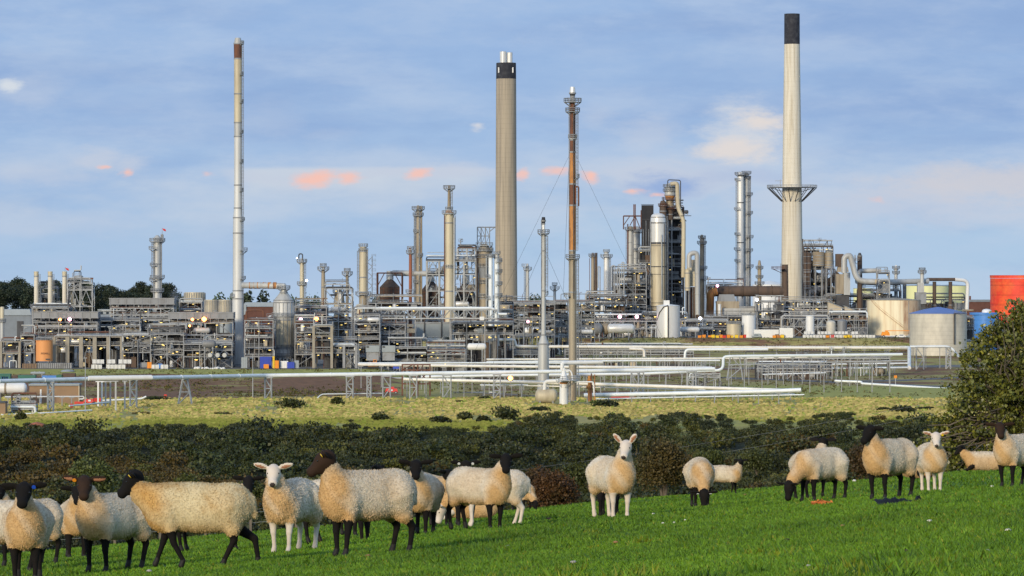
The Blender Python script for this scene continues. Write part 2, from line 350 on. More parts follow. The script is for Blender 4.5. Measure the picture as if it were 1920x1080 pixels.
def grid_mesh(name, xs, ys, zf, polar=False):
    nx, ny = len(xs), len(ys); A, D = np.meshgrid(xs, ys)
    X = A*D if polar else A
    Z = zf(X, D); v = np.stack([X, D, Z], -1).reshape(-1, 3)
    i = np.arange(nx-1)[None]+np.arange(ny-1)[:, None]*nx; f = np.stack([i, i+1, i+nx+1, i+nx], -1).reshape(-1, 4)
    return v, f
# ground materials
def ground_mat(name, cols, scale, attr=None, bump=.1, bscale=1., rough=.95, fine=(4., .8), stretch=(1, 1, 1)):
    m = bpy.data.materials.new(name); m.use_nodes = True; t = m.node_tree; n = t.nodes; b = n['Principled BSDF']; b.inputs['Roughness'].default_value = rough; b.inputs['Specular IOR Level'].default_value = .15
    tcn = n.new('ShaderNodeTexCoord'); mp = n.new('ShaderNodeMapping'); mp.inputs['Scale'].default_value = stretch; t.links.new(tcn.outputs['Object'], mp.inputs[0])
    nz = n.new('ShaderNodeTexNoise'); nz.inputs['Scale'].default_value = scale; nz.inputs['Detail'].default_value = 8; nz.inputs['Roughness'].default_value = .68; t.links.new(mp.outputs[0], nz.inputs[0])
    cr = n.new('ShaderNodeValToRGB'); e = cr.color_ramp.elements
    while len(e) < len(cols): e.new(.5)
    for k, c in enumerate(cols): e[k].position = .34+.32*k/(len(cols)-1); e[k].color = tuple(c)+(1,)
    t.links.new(nz.outputs['Fac'], cr.inputs[0]); o = cr.outputs[0]
    n2 = n.new('ShaderNodeTexNoise'); n2.inputs['Scale'].default_value = fine[0]; n2.inputs['Detail'].default_value = 4; t.links.new(mp.outputs[0], n2.inputs[0])
    r2 = n.new('ShaderNodeMapRange'); r2.inputs[1].default_value = .3; r2.inputs[2].default_value = .7; r2.inputs[3].default_value = fine[1]; r2.inputs[4].default_value = 2-fine[1]; t.links.new(n2.outputs['Fac'], r2.inputs[0])
    if attr:      # colour attribute: r = soil, g = green sward, b = gravel / asphalt
        at = n.new('ShaderNodeAttribute'); at.attribute_name = 'tint'; sp = n.new('ShaderNodeSeparateColor'); t.links.new(at.outputs['Color'], sp.inputs[0])
        for k, c in enumerate(attr):
            ad = n.new('ShaderNodeMath'); ad.operation = 'MULTIPLY_ADD'; t.links.new(nz.outputs['Fac'], ad.inputs[0]); ad.inputs[1].default_value = 1.6; t.links.new(sp.outputs[k], ad.inputs[2])
            mr = n.new('ShaderNodeMapRange'); mr.interpolation_type = 'SMOOTHSTEP'; mr.inputs[1].default_value = 1.22; mr.inputs[2].default_value = 1.42; t.links.new(ad.outputs[0], mr.inputs[0])
            mx = n.new('ShaderNodeMix'); mx.data_type = 'RGBA'; t.links.new(mr.outputs[0], mx.inputs[0]); t.links.new(o, mx.inputs[6]); mx.inputs[7].default_value = tuple(c)+(1,); o = mx.outputs[2]
    vm = n.new('ShaderNodeVectorMath'); vm.operation = 'SCALE'; t.links.new(o, vm.inputs[0]); t.links.new(r2.outputs[0], vm.inputs['Scale'])
    t.links.new(vm.outputs[0], b.inputs['Base Color'])
    bp = n.new('ShaderNodeBump'); bp.inputs['Distance'].default_value = bump; bn = n.new('ShaderNodeTexNoise'); bn.inputs['Scale'].default_value = bscale; bn.inputs['Detail'].default_value = 6; t.links.new(tcn.outputs['Object'], bn.inputs[0])
    t.links.new(bn.outputs['Fac'], bp.inputs['Height']); t.links.new(bp.outputs[0], b.inputs['Normal']); return m
m_field = ground_mat('field', [(.05,.10,.010), (.075,.16,.014), (.10,.20,.020)], .5, bump=.03, bscale=14, fine=(30., .6))
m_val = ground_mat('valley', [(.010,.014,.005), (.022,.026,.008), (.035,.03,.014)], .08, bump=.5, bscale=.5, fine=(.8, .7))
m_plain = ground_mat('plain', [(.22,.22,.06), (.34,.30,.105), (.40,.34,.14), (.29,.28,.085)], .06, attr=[(.20,.112,.066), (.35,.34,.10), (.20,.195,.185)], bump=.7, bscale=.4, fine=(.45, .74), stretch=(.5, 1.4, 1))
# near field (rectangular sheet reaching behind the photographer)
xs = np.concatenate([np.linspace(-140, -32, 28), np.linspace(-30, 30, 121), np.linspace(32, 140, 28)])
ys = np.concatenate([np.linspace(-60, 8, 18), np.linspace(9, 140, 190), np.linspace(144, 290, 40)])
v, f = grid_mesh('field', xs, ys, field_z); tag(npmesh('field', v, f, [m_field], smooth=True), kind='structure')
ang = np.concatenate([np.linspace(-3, -.26, 40), np.linspace(-.25, .25, 260), np.linspace(.26, 3, 40)])
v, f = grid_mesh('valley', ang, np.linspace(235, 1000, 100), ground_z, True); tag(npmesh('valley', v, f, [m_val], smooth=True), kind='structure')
ys = np.concatenate([np.linspace(1000, 1600, 200), np.linspace(1604, 1820, 40), np.linspace(1823, 1890, 40), np.linspace(1900, 3000, 40), np.array([3600, 5000, 8000, 14000, 30000.])])
v, f = grid_mesh('plain', ang, ys, ground_z, True)
X, D = v[:, 0], v[:, 1]; px = 960+F*X/D; rr = sstep(px, 700, 830)
nn = vnoise(X*.03, D*.012)
soilL = sstep(D, 1262, 1285)*sstep(D, 1450, 1436)*sstep(px, 900, 700)+.9*sstep(D, 1150, 1170)*sstep(D, 1330, 1260)*sstep(px, 280, 170)
soilR = sstep(D, 1255, 1275)*sstep(px, 760, 900)*(1-sstep(px, 1330, 1480)*sstep(D, 1450, 1400))
soilR = np.maximum(soilR*(1-.0*nn), sstep(D, 1845, 1856)*rr*sstep(D, 1890, 1876))
soil = np.clip(np.maximum(soilL, soilR), 0, 1)*np.clip(.66+.20*vnoise(X*.09, D*.05)-.18*rr, .15, .9)
green = .85*np.clip(.6+.5*nn, 0, 1)*sstep(D, 1140, 1070)+.35*rr*sstep(D, 1270, 1290)*sstep(D, 1600, 1550)*np.clip(.5+vnoise(X*.05, D*.03), 0, 1)+.85*sstep(px, 1330, 1480)*sstep(D, 1440, 1400)*sstep(D, 1200, 1250)+.8*sstep(D,1415,1436)*sstep(D,1464,1456)*(px < 760)
z_ = v[:, 2]; v[:, 2] = np.where(D > 2750, z_-(D-2750)*.0125, z_)   # the land falls away to the estuary beyond the works
grav = np.where(px < 760, sstep(D, 1468, 1474), sstep(D, 1884, 1892))
grav = np.clip(grav+.8*np.exp(-((D-(1660+.05*(px-1500)))/12)**2)*sstep(px, 1300, 1400), 0, 1)
tag(npmesh('plain', v, f, [m_plain], col=np.stack([soil, green, grav], 1), smooth=True), kind='structure')
def strip(name, pts, wd, m, dz=.06):      # a road laid 6 cm over the ground
    b = mb(m); rows = []
    for i in range(len(pts)-1):
        for k in range(12):
            t = k/12; rows.append([pts[i][j]*(1-t)+pts[i+1][j]*t for j in (0, 1)])
    rows.append(pts[-1]); vs = []
    for pxx, d in rows:
        for s_ in (-1, -.33, .33, 1): dd = d+s_*wd; vs.append((PX(pxx, dd), dd, gz(pxx, dd)+dz))
    b.add(vs, [(i*4+j, i*4+j+1, i*4+5+j, i*4+4+j) for i in range(len(rows)-1) for j in range(3)], True)
    return tag(b.build(name), kind='structure')
mat('asphalt', (.13,.13,.135), .9, c2=(.10,.10,.10)); mat('gravel', (.20,.17,.15), .95, c2=(.15,.12,.10))
strip('road', [(1330, 1545), (1560, 1475), (1700, 1500), (1850, 1560)], 11, 'asphalt')
strip('access_road', [(1600, 1470), (1740, 1425), (2000, 1380)], 8, 'asphalt')
strip('works_road', [(-200, 1473), (300, 1473), (690, 1473)], 5, 'asphalt')
strip('bank_road', [(900, 1846), (1300, 1846), (1700, 1846)], 5, 'gravel')
strip('path', [(850, 1345), (960, 1322), (1045, 1288)], 5, 'gravel')
# ---------------------------------------------------------------- refinery builders
def ring(b, cx, cy, z, r, t, n=16): return b.tube([(cx+r*math.cos(2*math.pi*k/n), cy+r*math.sin(2*math.pi*k/n), z) for k in range(n+1)], t, 4, cap=False)
def rail_line(b, pts, h=1.15, t=.06, every=2.2):
    for i in range(len(pts)-1):
        a, c = Vector(pts[i]), Vector(pts[i+1]); n = max(1, int((c-a).length/every))
        for k in range(n+1):
            p = a+(c-a)*k/n; b.tube([p, p+Vector((0,0,h))], t*.8, 4, cap=False)
        for q in (h, h*.5): b.tube([a+Vector((0,0,q)), c+Vector((0,0,q))], t, 4, cap=False)
def platform(par, r, R_, z, m='steel_light', a0=0, a1=360, name='platform'):
    b = mb(m); n = max(6, int((a1-a0)/24)); P = []
    for k in range(n+1):
        a = R(a0+(a1-a0)*k/n); P.append((math.cos(a), math.sin(a)))
    for k in range(n):
        (c0, s0), (c1, s1) = P[k], P[k+1]
        v = [(c0*r, s0*r, z), (c0*R_, s0*R_, z), (c1*R_, s1*R_, z), (c1*r, s1*r, z)]; v += [(x, y, z-.22) for x, y, _ in v]
        b.add(v, [(0,1,2,3),(7,6,5,4),(1,5,6,2),(3,7,4,0)])
        if k % 2 == 0: b.bar((c0*R_*.95, s0*R_*.95, z-.2), (c0*r, s0*r, z-1.6*min(1.5, (R_-r)/2)), .14)
    rail_line(b, [(c*R_, s*R_, z) for c, s in P], t=.10)
    return b.build(name, par)
def ladder(par, x, y, z0, z1, m='steel', cage=True):
    b = mb(m); b.tube([(x-.3, y, z0), (x-.3, y, z1)], .09, 4); b.tube([(x+.3, y, z0), (x+.3, y, z1)], .09, 4)
    z = z0+2.2
    while z < z1:
        if cage: b.tube([(x-.42, y, z), (x-.42, y-.6, z), (x+.42, y-.6, z), (x+.42, y, z)], .05, 4, cap=False)
        z += 1.4
    if cage:
        for q in (-.42, 0, .42): b.tube([(x+q, y-.6, z0+2.2), (x+q, y-.6, z1)], .035, 4)
    z = z0
    while z < z1: b.tube([(x-.3, y, z), (x+.3, y, z)], .04, 4, cap=False); z += .9
    return b.build('ladder', par)
def lampbox(par, x, y, z, m='lamp_y', s=1.0, name='lamp'):
    b = mb('steel'); b.box(x-.5*s, x+.5*s, y-.14, y+.14, z+.1*s, z+.24*s); b.use(m).box(x-.42*s, x+.42*s, y-.22, y+.10, z-.08*s, z+.09*s)
    return b.build(name, par)
def bulb(par, x, y, z, m, r=.45, name='floodlight'):
    b = mb('steel_dark').box(x-r, x+r, y+.2, y+.5, z-r, z+r); b.use(m).lathe([(.01, z-r), (r*.8, z-r*.5), (r, z), (r*.8, z+r*.5), (.01, z+r)], x, y, 10, False)
    return b.build(name, par)
# one tower: segs = [(py, width_px, material of the piece below)], from the top down
def tower(name, cat, label, px, d, segs, base=None, plats=(), lad=None, rings=0, pipes=(), flange='steel', group=None, cap='dome', lamps=(), off=0, nz=()):
    g = gz(px, d); t = thing(name, label, cat, (PX(px, d), d, g), group); k = d/F
    H = lambda py: PZ(py, d)-g
    segs = list(segs); zb = 0 if base is None else H(base)
    b = MB()
    for i, (py, wd, m) in enumerate(segs):
        z1 = H(py); r1 = wd*k/2; last = i == len(segs)-1
        z0 = zb if last else H(segs[i+1][0]); r0 = r1 if last else segs[i+1][1]*k/2
        if m is None: continue
        b.use(m); prof = [(r0, z0), (r1, z1)]
        if i == 0 and cap == 'dome': prof = [(r0, z0), (r1, z1-r1*.5), (r1*.85, z1-r1*.2), (r1*.5, z1), (.02, z1+.03)]
        b.lathe(prof, 0, 0, 20 if r1 > 2 else 12, True)
        if flange and i: b.use(flange).lathe([(r1+.12, z1-.25), (r1+.12, z1+.25)], 0, 0, 16)
    rad = lambda z: np.interp(z, [zb]+[H(s[0]) for s in segs[::-1]], [segs[-1][1]*k/2]+[s[1]*k/2 for s in segs[::-1]])
    if rings:
        b.use(flange or 'steel'); zz = np.linspace(zb+2, H(segs[0][0])-2, rings)
        for z in zz: r = float(rad(z)); b.lathe([(r+.10, z-.14), (r+.10, z+.14)], 0, 0, 16)
    if base is not None and zb > .5:
        b.use('steel'); r0 = segs[-1][1]*k/2
        for a in range(4): b.bar((r0*.8*math.cos(a*1.57+.78), r0*.8*math.sin(a*1.57+.78), 0), (r0*.8*math.cos(a*1.57+.78), r0*.8*math.sin(a*1.57+.78), zb), .5)
    b.build('shell', t)
    for p in plats:
        py, wd = p[0], p[1]; a = p[2] if len(p) > 2 else (0, 360); mm = p[3] if len(p) > 3 else 'steel_light'
        z = H(py); platform(t, float(rad(z))*.98, wd*k/2 if a[1]-a[0] > 300 else float(rad(z))+wd*k, z, mm, a[0], a[1])
    if lad:
        for (sd, y0, y1) in lad:
            z0, z1 = (H(y0) if y0 else .2), H(y1); r = float(rad((z0+z1)/2)); ladder(t, sd*(r+.45), -.3, z0, z1)
    for (dx, y0, y1, rp, m, *arc) in pipes:     # dx in px from the axis, standing in front when small
        x = dx*k; r = float(rad(H(y0))); yy = -math.sqrt(max(0, (r+rp+.15)**2-x*x)) if abs(x) < r+rp else -.2
        z0, z1 = (0.1 if y1 is None else H(y1)), H(y0); pts = [(x, yy, z0), (x, yy, z1)]
        if arc: pts += [(x+arc[0]*k, yy, z1), (x+arc[0]*k, yy, z1-(arc[1] if len(arc) > 1 else 2))]
        b = mb(m); b.tube(pts, rp, 8, bend=1.6)
        b.build('pipe', t)
    for (dx, py, m) in lamps: bulb(t, dx*k, -float(rad(H(py)))-1, H(py), m, .3, 'lamp')
    for (dx, py, h, tt, m) in nz: mb(m).tube([(dx*k, 0, H(py)), (dx*k, 0, H(py)+h*k)], tt, 6).build('vent', t)
    return t
PM = ['steel_light', 'steel_light', 'alu', 'grey', 'grey', 'pipe_white', 'steel', 'steel', 'steel_dark', 'steel_dark', 'rust', 'clad_tan']
def vessel_h(b, x0, x1, y, z, r, m='alu'):
    b.use(m); n = 14; vs = []; prof = [(x0, .02), (x0+r*.12, r*.6), (x0+r*.4, r*.92), (x0+r*.6, r), (x1-r*.6, r), (x1-r*.4, r*.92), (x1-r*.12, r*.6), (x1, .02)]
    vs = [(x, y+q*math.cos(2*math.pi*k/n), z+q*math.sin(2*math.pi*k/n)) for x, q in prof for k in range(n)]
    b.add(vs, [(i*n+k, i*n+(k+1)%n, (i+1)*n+(k+1)%n, (i+1)*n+k) for i in range(len(prof)-1) for k in range(n)], True)
    b.use('steel')
    for q in (.22, .78): x = x0+(x1-x0)*q; b.box(x-.25, x+.25, y-r*.7, y+r*.7, z-r*1.35, z-r*.55); b.box(x-.12, x+.12, y-r*1.03, y+r*1.03, z-r*.5, z+r*.5) if False else None
    return b
def rack(label, px0, px1, d, dep, tops, seed, m='steel', cool=False, lamps=.5, dens=1.0, dark=True, name='process_structure', cat='pipe rack', brace=.4, colw=.34, drop=1.0, lo=0.0):
    dens *= 1.35; brace *= .8
    g = min(gz(px0, d), gz(px1, d)); k = d/F; W = (px1-px0)*k; r = random.Random(seed)
    t = thing(name, label, cat, (PX(px0, d), d, g))
    Hs = sorted(PZ(p, d)-g for p in tops); n = max(1, round(W/(4.6+3.5*r.random()))); xs_ = [W*i/n for i in range(n+1)]
    b = mb(m)
    for x in xs_:
        for y in (0, dep): b.box(x-colw/2, x+colw/2, y-colw/2, y+colw/2, lo, Hs[-1])
    for h in Hs:
        for y in (0, dep): b.box(-.2, W+.2, y-.14, y+.14, h-.36, h-.02)
        for x in xs_: b.box(x-.13, x+.13, .16, dep-.16, h-.40, h-.03)
    b.build('frame', t)
    b = mb(m if m != 'concrete' else 'steel'); zs = [lo]+Hs; any_ = False
    for i in range(n):
        for j in range(len(zs)-1):
            if r.random() < brace:
                any_ = True; y = -.05; a, c = (xs_[i], y, zs[j]), (xs_[i+1], y, zs[j+1]-.3); e, f_ = (xs_[i+1], y, zs[j]), (xs_[i], y, zs[j+1]-.3)
                q = r.random(); mid = ((xs_[i]+xs_[i+1])/2, y, zs[j+1]-.3)
                if q < .4: b.bar(a, mid, .22); b.bar(e, mid, .22)
                elif q < .7: b.bar(a, c, .2); b.bar((e[0], -.12, e[2]), (f_[0], -.12, f_[2]), .2)
                else: b.bar(*((a, c) if r.random() < .5 else (e, f_)), .22)
    if any_: b.build('bracing', t)
    # decks, rails, pipes, equipment
    for j, h in enumerate(Hs):
        bd = mb('steel_dark' if r.random() < .4 else 'steel'); s0 = r.choice([0, 0, .3]); s1 = r.choice([1, 1, .7])
        if r.random() < .75 and s1 > s0:
            bd.box(W*s0, W*s1, .3, dep-.3, h+.01, h+.10); bd.use('steel_light'); rail_line(bd, [(W*s0, -.05, h), (W*s1, -.05, h)], every=3); bd.build('deck', t)
        nxt = (Hs[j+1] if j+1 < len(Hs) else h+5)-h
        for q in range(int(r.randint(3, 6)*dens)):
            rp = r.choice([.12, .16, .2, .28, .42]); y = r.uniform(0, dep); z = h+rp+.05+(0 if r.random() < .6 else r.uniform(0, max(.2, nxt-1.5))); a = r.choice([-.3, 0, W*.2*r.random()]); c = r.choice([W, W, W*(.6+.4*r.random())])
            pts = [(a, y, z), (c, y, z)]
            if r.random() < .5*drop: pts = [(a, y, max(.2, z-r.uniform(2, 9)))]+pts
            if r.random() < .4*drop: pts = pts+[(c, y, max(.2, z-r.uniform(1, 8)))]
            if r.random() < .25: pts = pts+[(c+.01, y, z+r.uniform(1, 4))] if len(pts) == 2 else pts
            mb(r.choice(PM)).tube(pts, rp, 6, bend=rp*3).build('pipe', t)
    # risers and pumps in front of or inside the frame
    b = mb('steel')
    for q in range(int(W/1.5*dens*drop)):
        b.use(r.choice(PM)); x = r.uniform(0, W); y = r.uniform(-.6, dep*.6); z1 = r.uniform(2, Hs[-1]); rp = r.choice([.07, .1, .14, .2])
        x2 = x+r.uniform(-3, 3); b.tube([(x, y, r.choice([lo, lo, max(lo, z1*.4)])), (x, y, z1), (x2, y, z1), (x2, y, z1-r.uniform(.5, 3))], rp, 5, bend=.5)
    if b.n: b.build('riser_pipes', t)
    for j, h in enumerate([lo]+Hs[:-1]):
        nx_ = Hs[j]; room = nx_-h
        for q in range(int(W/9*dens)):
            x = r.uniform(0, W-3); y = r.uniform(0, dep*.8); ty = r.random(); b = mb()
            if ty < .3 and room > 2.5:
                rr_ = min(room*.28, r.uniform(.6, 1.4)); vessel_h(b, x, min(W, x+r.uniform(3, 7)), y, h+rr_*1.5, rr_, r.choice(['alu', 'grey', 'white', 'clad_tan', 'alu_bright'])); b.build('horizontal_vessel', t)
            elif ty < .6:
                rr_ = r.uniform(.4, 1.0); hh = min(room*.85, r.uniform(1.8, 5)); b.use(r.choice(['alu_bright', 'white', 'grey', 'alu_cream', 'clad_tan'])).lathe([(rr_, h+.3), (rr_, h+hh-.3), (rr_*.6, h+hh), (.02, h+hh+.05)], x, y, 12); b.build('drum', t)
            else:
                b.use(r.choice(['grey', 'steel_dark', 'brown_clad', 'steel', 'cream_wall', 'roof_grey'])); w_ = r.uniform(1, 3.2); hh = min(room*.8, r.uniform(1, 2.6)); b.box(x, x+w_, y, y+1.6, h+.12, h+hh); b.use('steel_light').tube([(x+w_*.5, y, h+hh), (x+w_*.5, y, h+hh+.8), (x+w_*.5+1.5, y, h+hh+.8)], .12, 5, bend=.3); b.build('equipment_box', t)
    if dark:     # dark boxes added inside the frame, their colour standing in for interior shade
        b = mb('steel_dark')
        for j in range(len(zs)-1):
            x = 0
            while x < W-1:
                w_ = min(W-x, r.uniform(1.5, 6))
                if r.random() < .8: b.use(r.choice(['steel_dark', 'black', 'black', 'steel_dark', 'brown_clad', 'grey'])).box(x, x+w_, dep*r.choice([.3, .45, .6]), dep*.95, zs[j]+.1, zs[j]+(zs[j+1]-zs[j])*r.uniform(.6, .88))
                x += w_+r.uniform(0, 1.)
        b.build('shade_boxes', t)
    for j, h in enumerate(Hs):
        for q in range(int(W/7*lamps+r.random())):
            lampbox(t, r.uniform(.6, W-.6), -.5, h-r.uniform(.9, 1.6), 'lamp_y', r.uniform(.7, 1.05))
    for q in range(int(W/5)):     # vents and masts above the top deck
        x = r.uniform(0, W); y = r.uniform(0, dep*.6); hh = r.uniform(1, 4.5); b = mb(r.choice(PM)); b.tube([(x, y, Hs[-1]), (x, y, Hs[-1]+hh)]+([(x+r.uniform(.6, 1.6), y, Hs[-1]+hh)] if r.random() < .4 else []), r.choice([.1, .14, .2, .3]), 6, bend=.4)
        if r.random() < .3: b.use('steel').lathe([(.9, Hs[-1]+hh*.7), (.9, Hs[-1]+hh*.7+.25)], x, y, 8); rail_line(b, [(x-.9, y-.9, Hs[-1]+hh*.7+.2), (x+.9, y-.9, Hs[-1]+hh*.7+.2)], t=.07)
        b.build('vent', t)
    if cool:     # fin-fan cooler bank on the top
        h = Hs[-1]; b = mb('grey'); b.box(-.4, W+.4, -.6, dep*.8, h+1.4, h+3.9); b.use('steel').box(-.6, W+.6, -.75, -.62, h+3.6, h+3.95); b.box(-.6, W+.6, -.75, -.62, h+1.3, h+1.6)
        x = 0
        while x < W: b.box(x-.1, x+.1, -.78, -.63, h+.1, h+4); x += 3.2
        b.use('steel_dark'); x = 2
        while x < W-1: b.lathe([(1.2, h+.7), (1.45, h+1.38)], x, 2.5, 12); x += 3.6
        b.build('air_cooler', t)
    return t
def tank(name, label, px, d, py0, wpx, m, base=None, roof='cone', rm=None, rh=.12, stair=None, cat='storage tank', rimrail=False, ring_m=None, nring=0):
    g = gz(px, d); t = thing(name, label, cat, (PX(px, d), d, g)); k = d/F; r = wpx*k/2; h = PZ(py0, d)-g; zb = 0 if base is None else PZ(base, d)-g
    b = mb(m); b.lathe([(r, zb), (r, h)], 0, 0, 40); b.use(ring_m or m)
    for i in range(nring): z = zb+(h-zb)*(i+1)/(nring+.15); b.lathe([(r+.18, z-.12), (r+.18, z+.12)], 0, 0, 40)
    b.build('shell', t)
    if roof: mb(rm or m).lathe([(r+.15, h+.01), (r+.15, h+.2), (r*.5, h+r*rh*1.25), (.02, h+r*rh*2)] if roof == 'cone' else [(r*1.0, h+.01), (r*.9, h+r*rh), (r*.6, h+r*rh*2), (.02, h+r*rh*2.5)], 0, 0, 40).build('roof', t)
    if rimrail: b = mb('steel_light'); rail_line(b, [((r+.1)*math.cos(a*.26), (r+.1)*math.sin(a*.26), h+.1) for a in range(25)], t=.06); b.build('handrail', t)
    if stair:
        b = mb(stair if isinstance(stair, str) else 'steel'); n = 26; P = []
        for i in range(n+1): a = R(-150+95*i/n); P.append(((r+.5)*math.cos(a), (r+.5)*math.sin(a), zb+(h-zb)*(1-i/n)))
        b.tube(P, .22, 4); b.tube([(x, y, z+1.1) for x, y, z in P], .09, 4); b.build('stair', t)
    return t
def gonpipe(label, pts, rpx, m='pipe_white', group=None, name='pipeline', n=10, bend=2.5, flange=0):
    """pts = (px, py, d)"""
    P = [(PX(a, d), d, PZ(b_, d)) for a, b_, d in pts]; k = pts[0][2]/F; o = P[0]; loc = (o[0], o[1], o[2]); Q = [(x-o[0], y-o[1], z-o[2]) for x, y, z in P]
    b = mb(m).tube(Q, rpx*k/2, n, bend=bend)
    if flange:
        for i in range(len(Q)-1):
            A_, B_ = Vector(Q[i]), Vector(Q[i+1]); nn = int((B_-A_).length/flange)
            for j in range(1, nn): c = A_+(B_-A_)*j/nn; dd = (B_-A_).normalized()*.12; b.tube([c-dd, c+dd], rpx*k/2*1.18, n)
    o_ = b.build(name, None, loc); tag(o_, label, 'pipe', group); return o_
def ipl(pts, px):
    for a, b_ in zip(pts, pts[1:]):
        if a[0] <= px <= b_[0]: t = (px-a[0])/max(1e-6, b_[0]-a[0]); return a[1]+(b_[1]-a[1])*t, a[2]+(b_[2]-a[2])*t
    return pts[-1][1], pts[-1][2]
def tpost(label, group, px, d, py, m='steel', wd=1.6, th=.3):
    g = gz(px, d); h = PZ(py, d)-g; b = mb(m); b.box(-th/2, th/2, -th/2, th/2, 0, h-.25); b.box(-wd/2, wd/2, -.2, .2, h-.25, h); b.box(-th, th, -th, th, 0, .15)
    return tag(b.build('pipe_support', None, (PX(px, d), d, g)), label, 'pipe support', group)
def lattice(label, group, px, d, py, wpx, m='steel_light', taper=1.0, th=.28, dep=2.2):
    g = gz(px, d); h = PZ(py, d)-g; k = d/F; w2 = wpx*k/2; b = mb(m); w1 = w2*taper
    for sx_ in (-1, 1):
        for y in (-dep/2, dep/2): b.tube([(sx_*w2, y*(1 if taper == 1 else 1.3), 0), (sx_*w1, y, h)], th*.7, 4)
    n = max(2, round(h/(w2*2+.8))) ; n = min(n, 5)
    for i in range(n):
        z0, z1 = h*i/n, h*(i+1)/n; a0 = w2+(w1-w2)*i/n; a1 = w2+(w1-w2)*(i+1)/n
        for y in (-dep/2, dep/2): s_ = 1 if i % 2 else -1; b.bar((s_*a0, y, z0), (-s_*a1, y, z1), th*.7); b.bar((-a1, y, z1), (a1, y, z1), th*.7)
    b.box(-w1-.4, w1+.4, -dep/2-.2, dep/2+.2, h-.05, h+.2)
    return tag(b.build('pipe_trestle', None, (PX(px, d), d, g)), label, 'trestle', group)
def supports(pts, step, label, group, x0=None, x1=None, rpx=4, m='steel', th=.26):
    a = x0 or pts[0][0]+8; e = x1 or pts[-1][0]-5; i = 0
    while a < e:
        py, d = ipl(pts, a); tpost(label, group, a, d, py+rpx/2, m, th=th); a += step*(1+.12*math.sin(i*2.3)); i += 1
# ---------------------------------------------------------------- refinery: tall things
OR, RIGHT, LEFT = (0, 360), (-100, 80), (100, 260)
T = tower
# chimneys
c1 = T('chimney', 'chimney', 'tan concrete chimney with a black band and two steel flues at its top', 949, 1900, [(118, 37, 'chim_black'), (148, 37.6, 'chim_tan'), (330, 39, 'chim_tan'), (620, 43, 'chim_tan')], cap=None, flange=None)
k = 1900/F
for s_, x, top, wd in ((0, -5.5, 97, 12.5), (1, 6.5, 98.5, 11)):
    b = mb('alu_bright').lathe([(wd*k/2, PZ(125, 1900)-gz(949, 1900)), (wd*k/2, PZ(top, 1900)-gz(949, 1900))], x*k, -.5+s_, 16); b.use('black').lathe([(wd*k*.42, PZ(top, 1900)-gz(949, 1900)+.01), (wd*k*.42, PZ(top, 1900)-gz(949, 1900)+.05)], x*k, -.5+s_, 16); b.build('flue', c1)
for x in (-14, 12.5): mb('white').box(x*k-.3, x*k+.3, -math.sqrt(max(1, 4.9**2-(x*k)**2))-.25, -math.sqrt(max(1, 4.9**2-(x*k)**2))+.6, PZ(137, 1900)-gz(949, 1900), PZ(127, 1900)-gz(949, 1900)).build('louvre', c1)
c2 = T('chimney', 'chimney', 'tall pale cream chimney with a black top and a railed gallery at mid height', 1485, 2080, [(26, 29, 'chim_black'), (83, 29.4, 'chim_white'), (330, 36, 'chim_white'), (600, 42.5, 'chim_white')], cap=None, flange=None, base=None)
k = 2080/F; zg = PZ(351, 2080)-gz(1485, 2080); platform(c2, 36.6*k/2, 47*k, zg, 'steel_light', name='gallery')
b = mb('steel_dark')
for a in range(14): a = a/14*6.283; b.bar((46*k*math.cos(a), 46*k*math.sin(a), zg-.3), (19*k*math.cos(a), 19*k*math.sin(a), zg-27*k), .34)
b.build('gallery_struts', c2)
b = mb('steel_light').tube([(-4*k, -18*k, 2), (-4*k+1, -15.3*k, zg+120*k)], .10, 4); b.build('cable_run', c2)
b = mb('steel_light').tube([(-22*k, 0, zg), (-22*k, 0, zg+14*k)], .15, 4); b.tube([(-32*k, 0, zg+12*k), (-17*k, 0, zg+12*k)], .12, 4); b.build('davit', c2)
# tall steel stack
t = T('steel_stack', 'stack', 'tallest slim steel stack, silver below and rusty at its tip', 446, 1530,
  [(71, 11, 'alu'), (82, 15.5, 'rust'), (110, 14.5, 'alu_cream'), (176, 14, 'alu_cream'), (230, 14, 'alu'), (256, 14, 'alu_pale'), (347, 14, 'alu_pale'), (390, 14.5, 'alu_pale'), (408, 17.5, 'alu_pale'), (437, 18.5, 'alu_pale'), (545, 19, 'alu_pale'), (560, 21, 'alu_pale'), (684, 22, 'alu_pale')], cap=None, flange='steel',
  plats=[(82, 3.5, (-50, 60)), (140, 3.5, (-60, 60)), (192, 3.5, (-60, 60)), (249, 3.5, (-60, 60)), (304, 3.5, (-60, 60)), (358, 3.5, (-60, 60)), (413, 4, (-60, 60)), (470, 9, (-60, 50)), (523, 5, (-60, 60)), (556, 4, (120, 240))], lad=[(1, 660, 76)], nz=[])
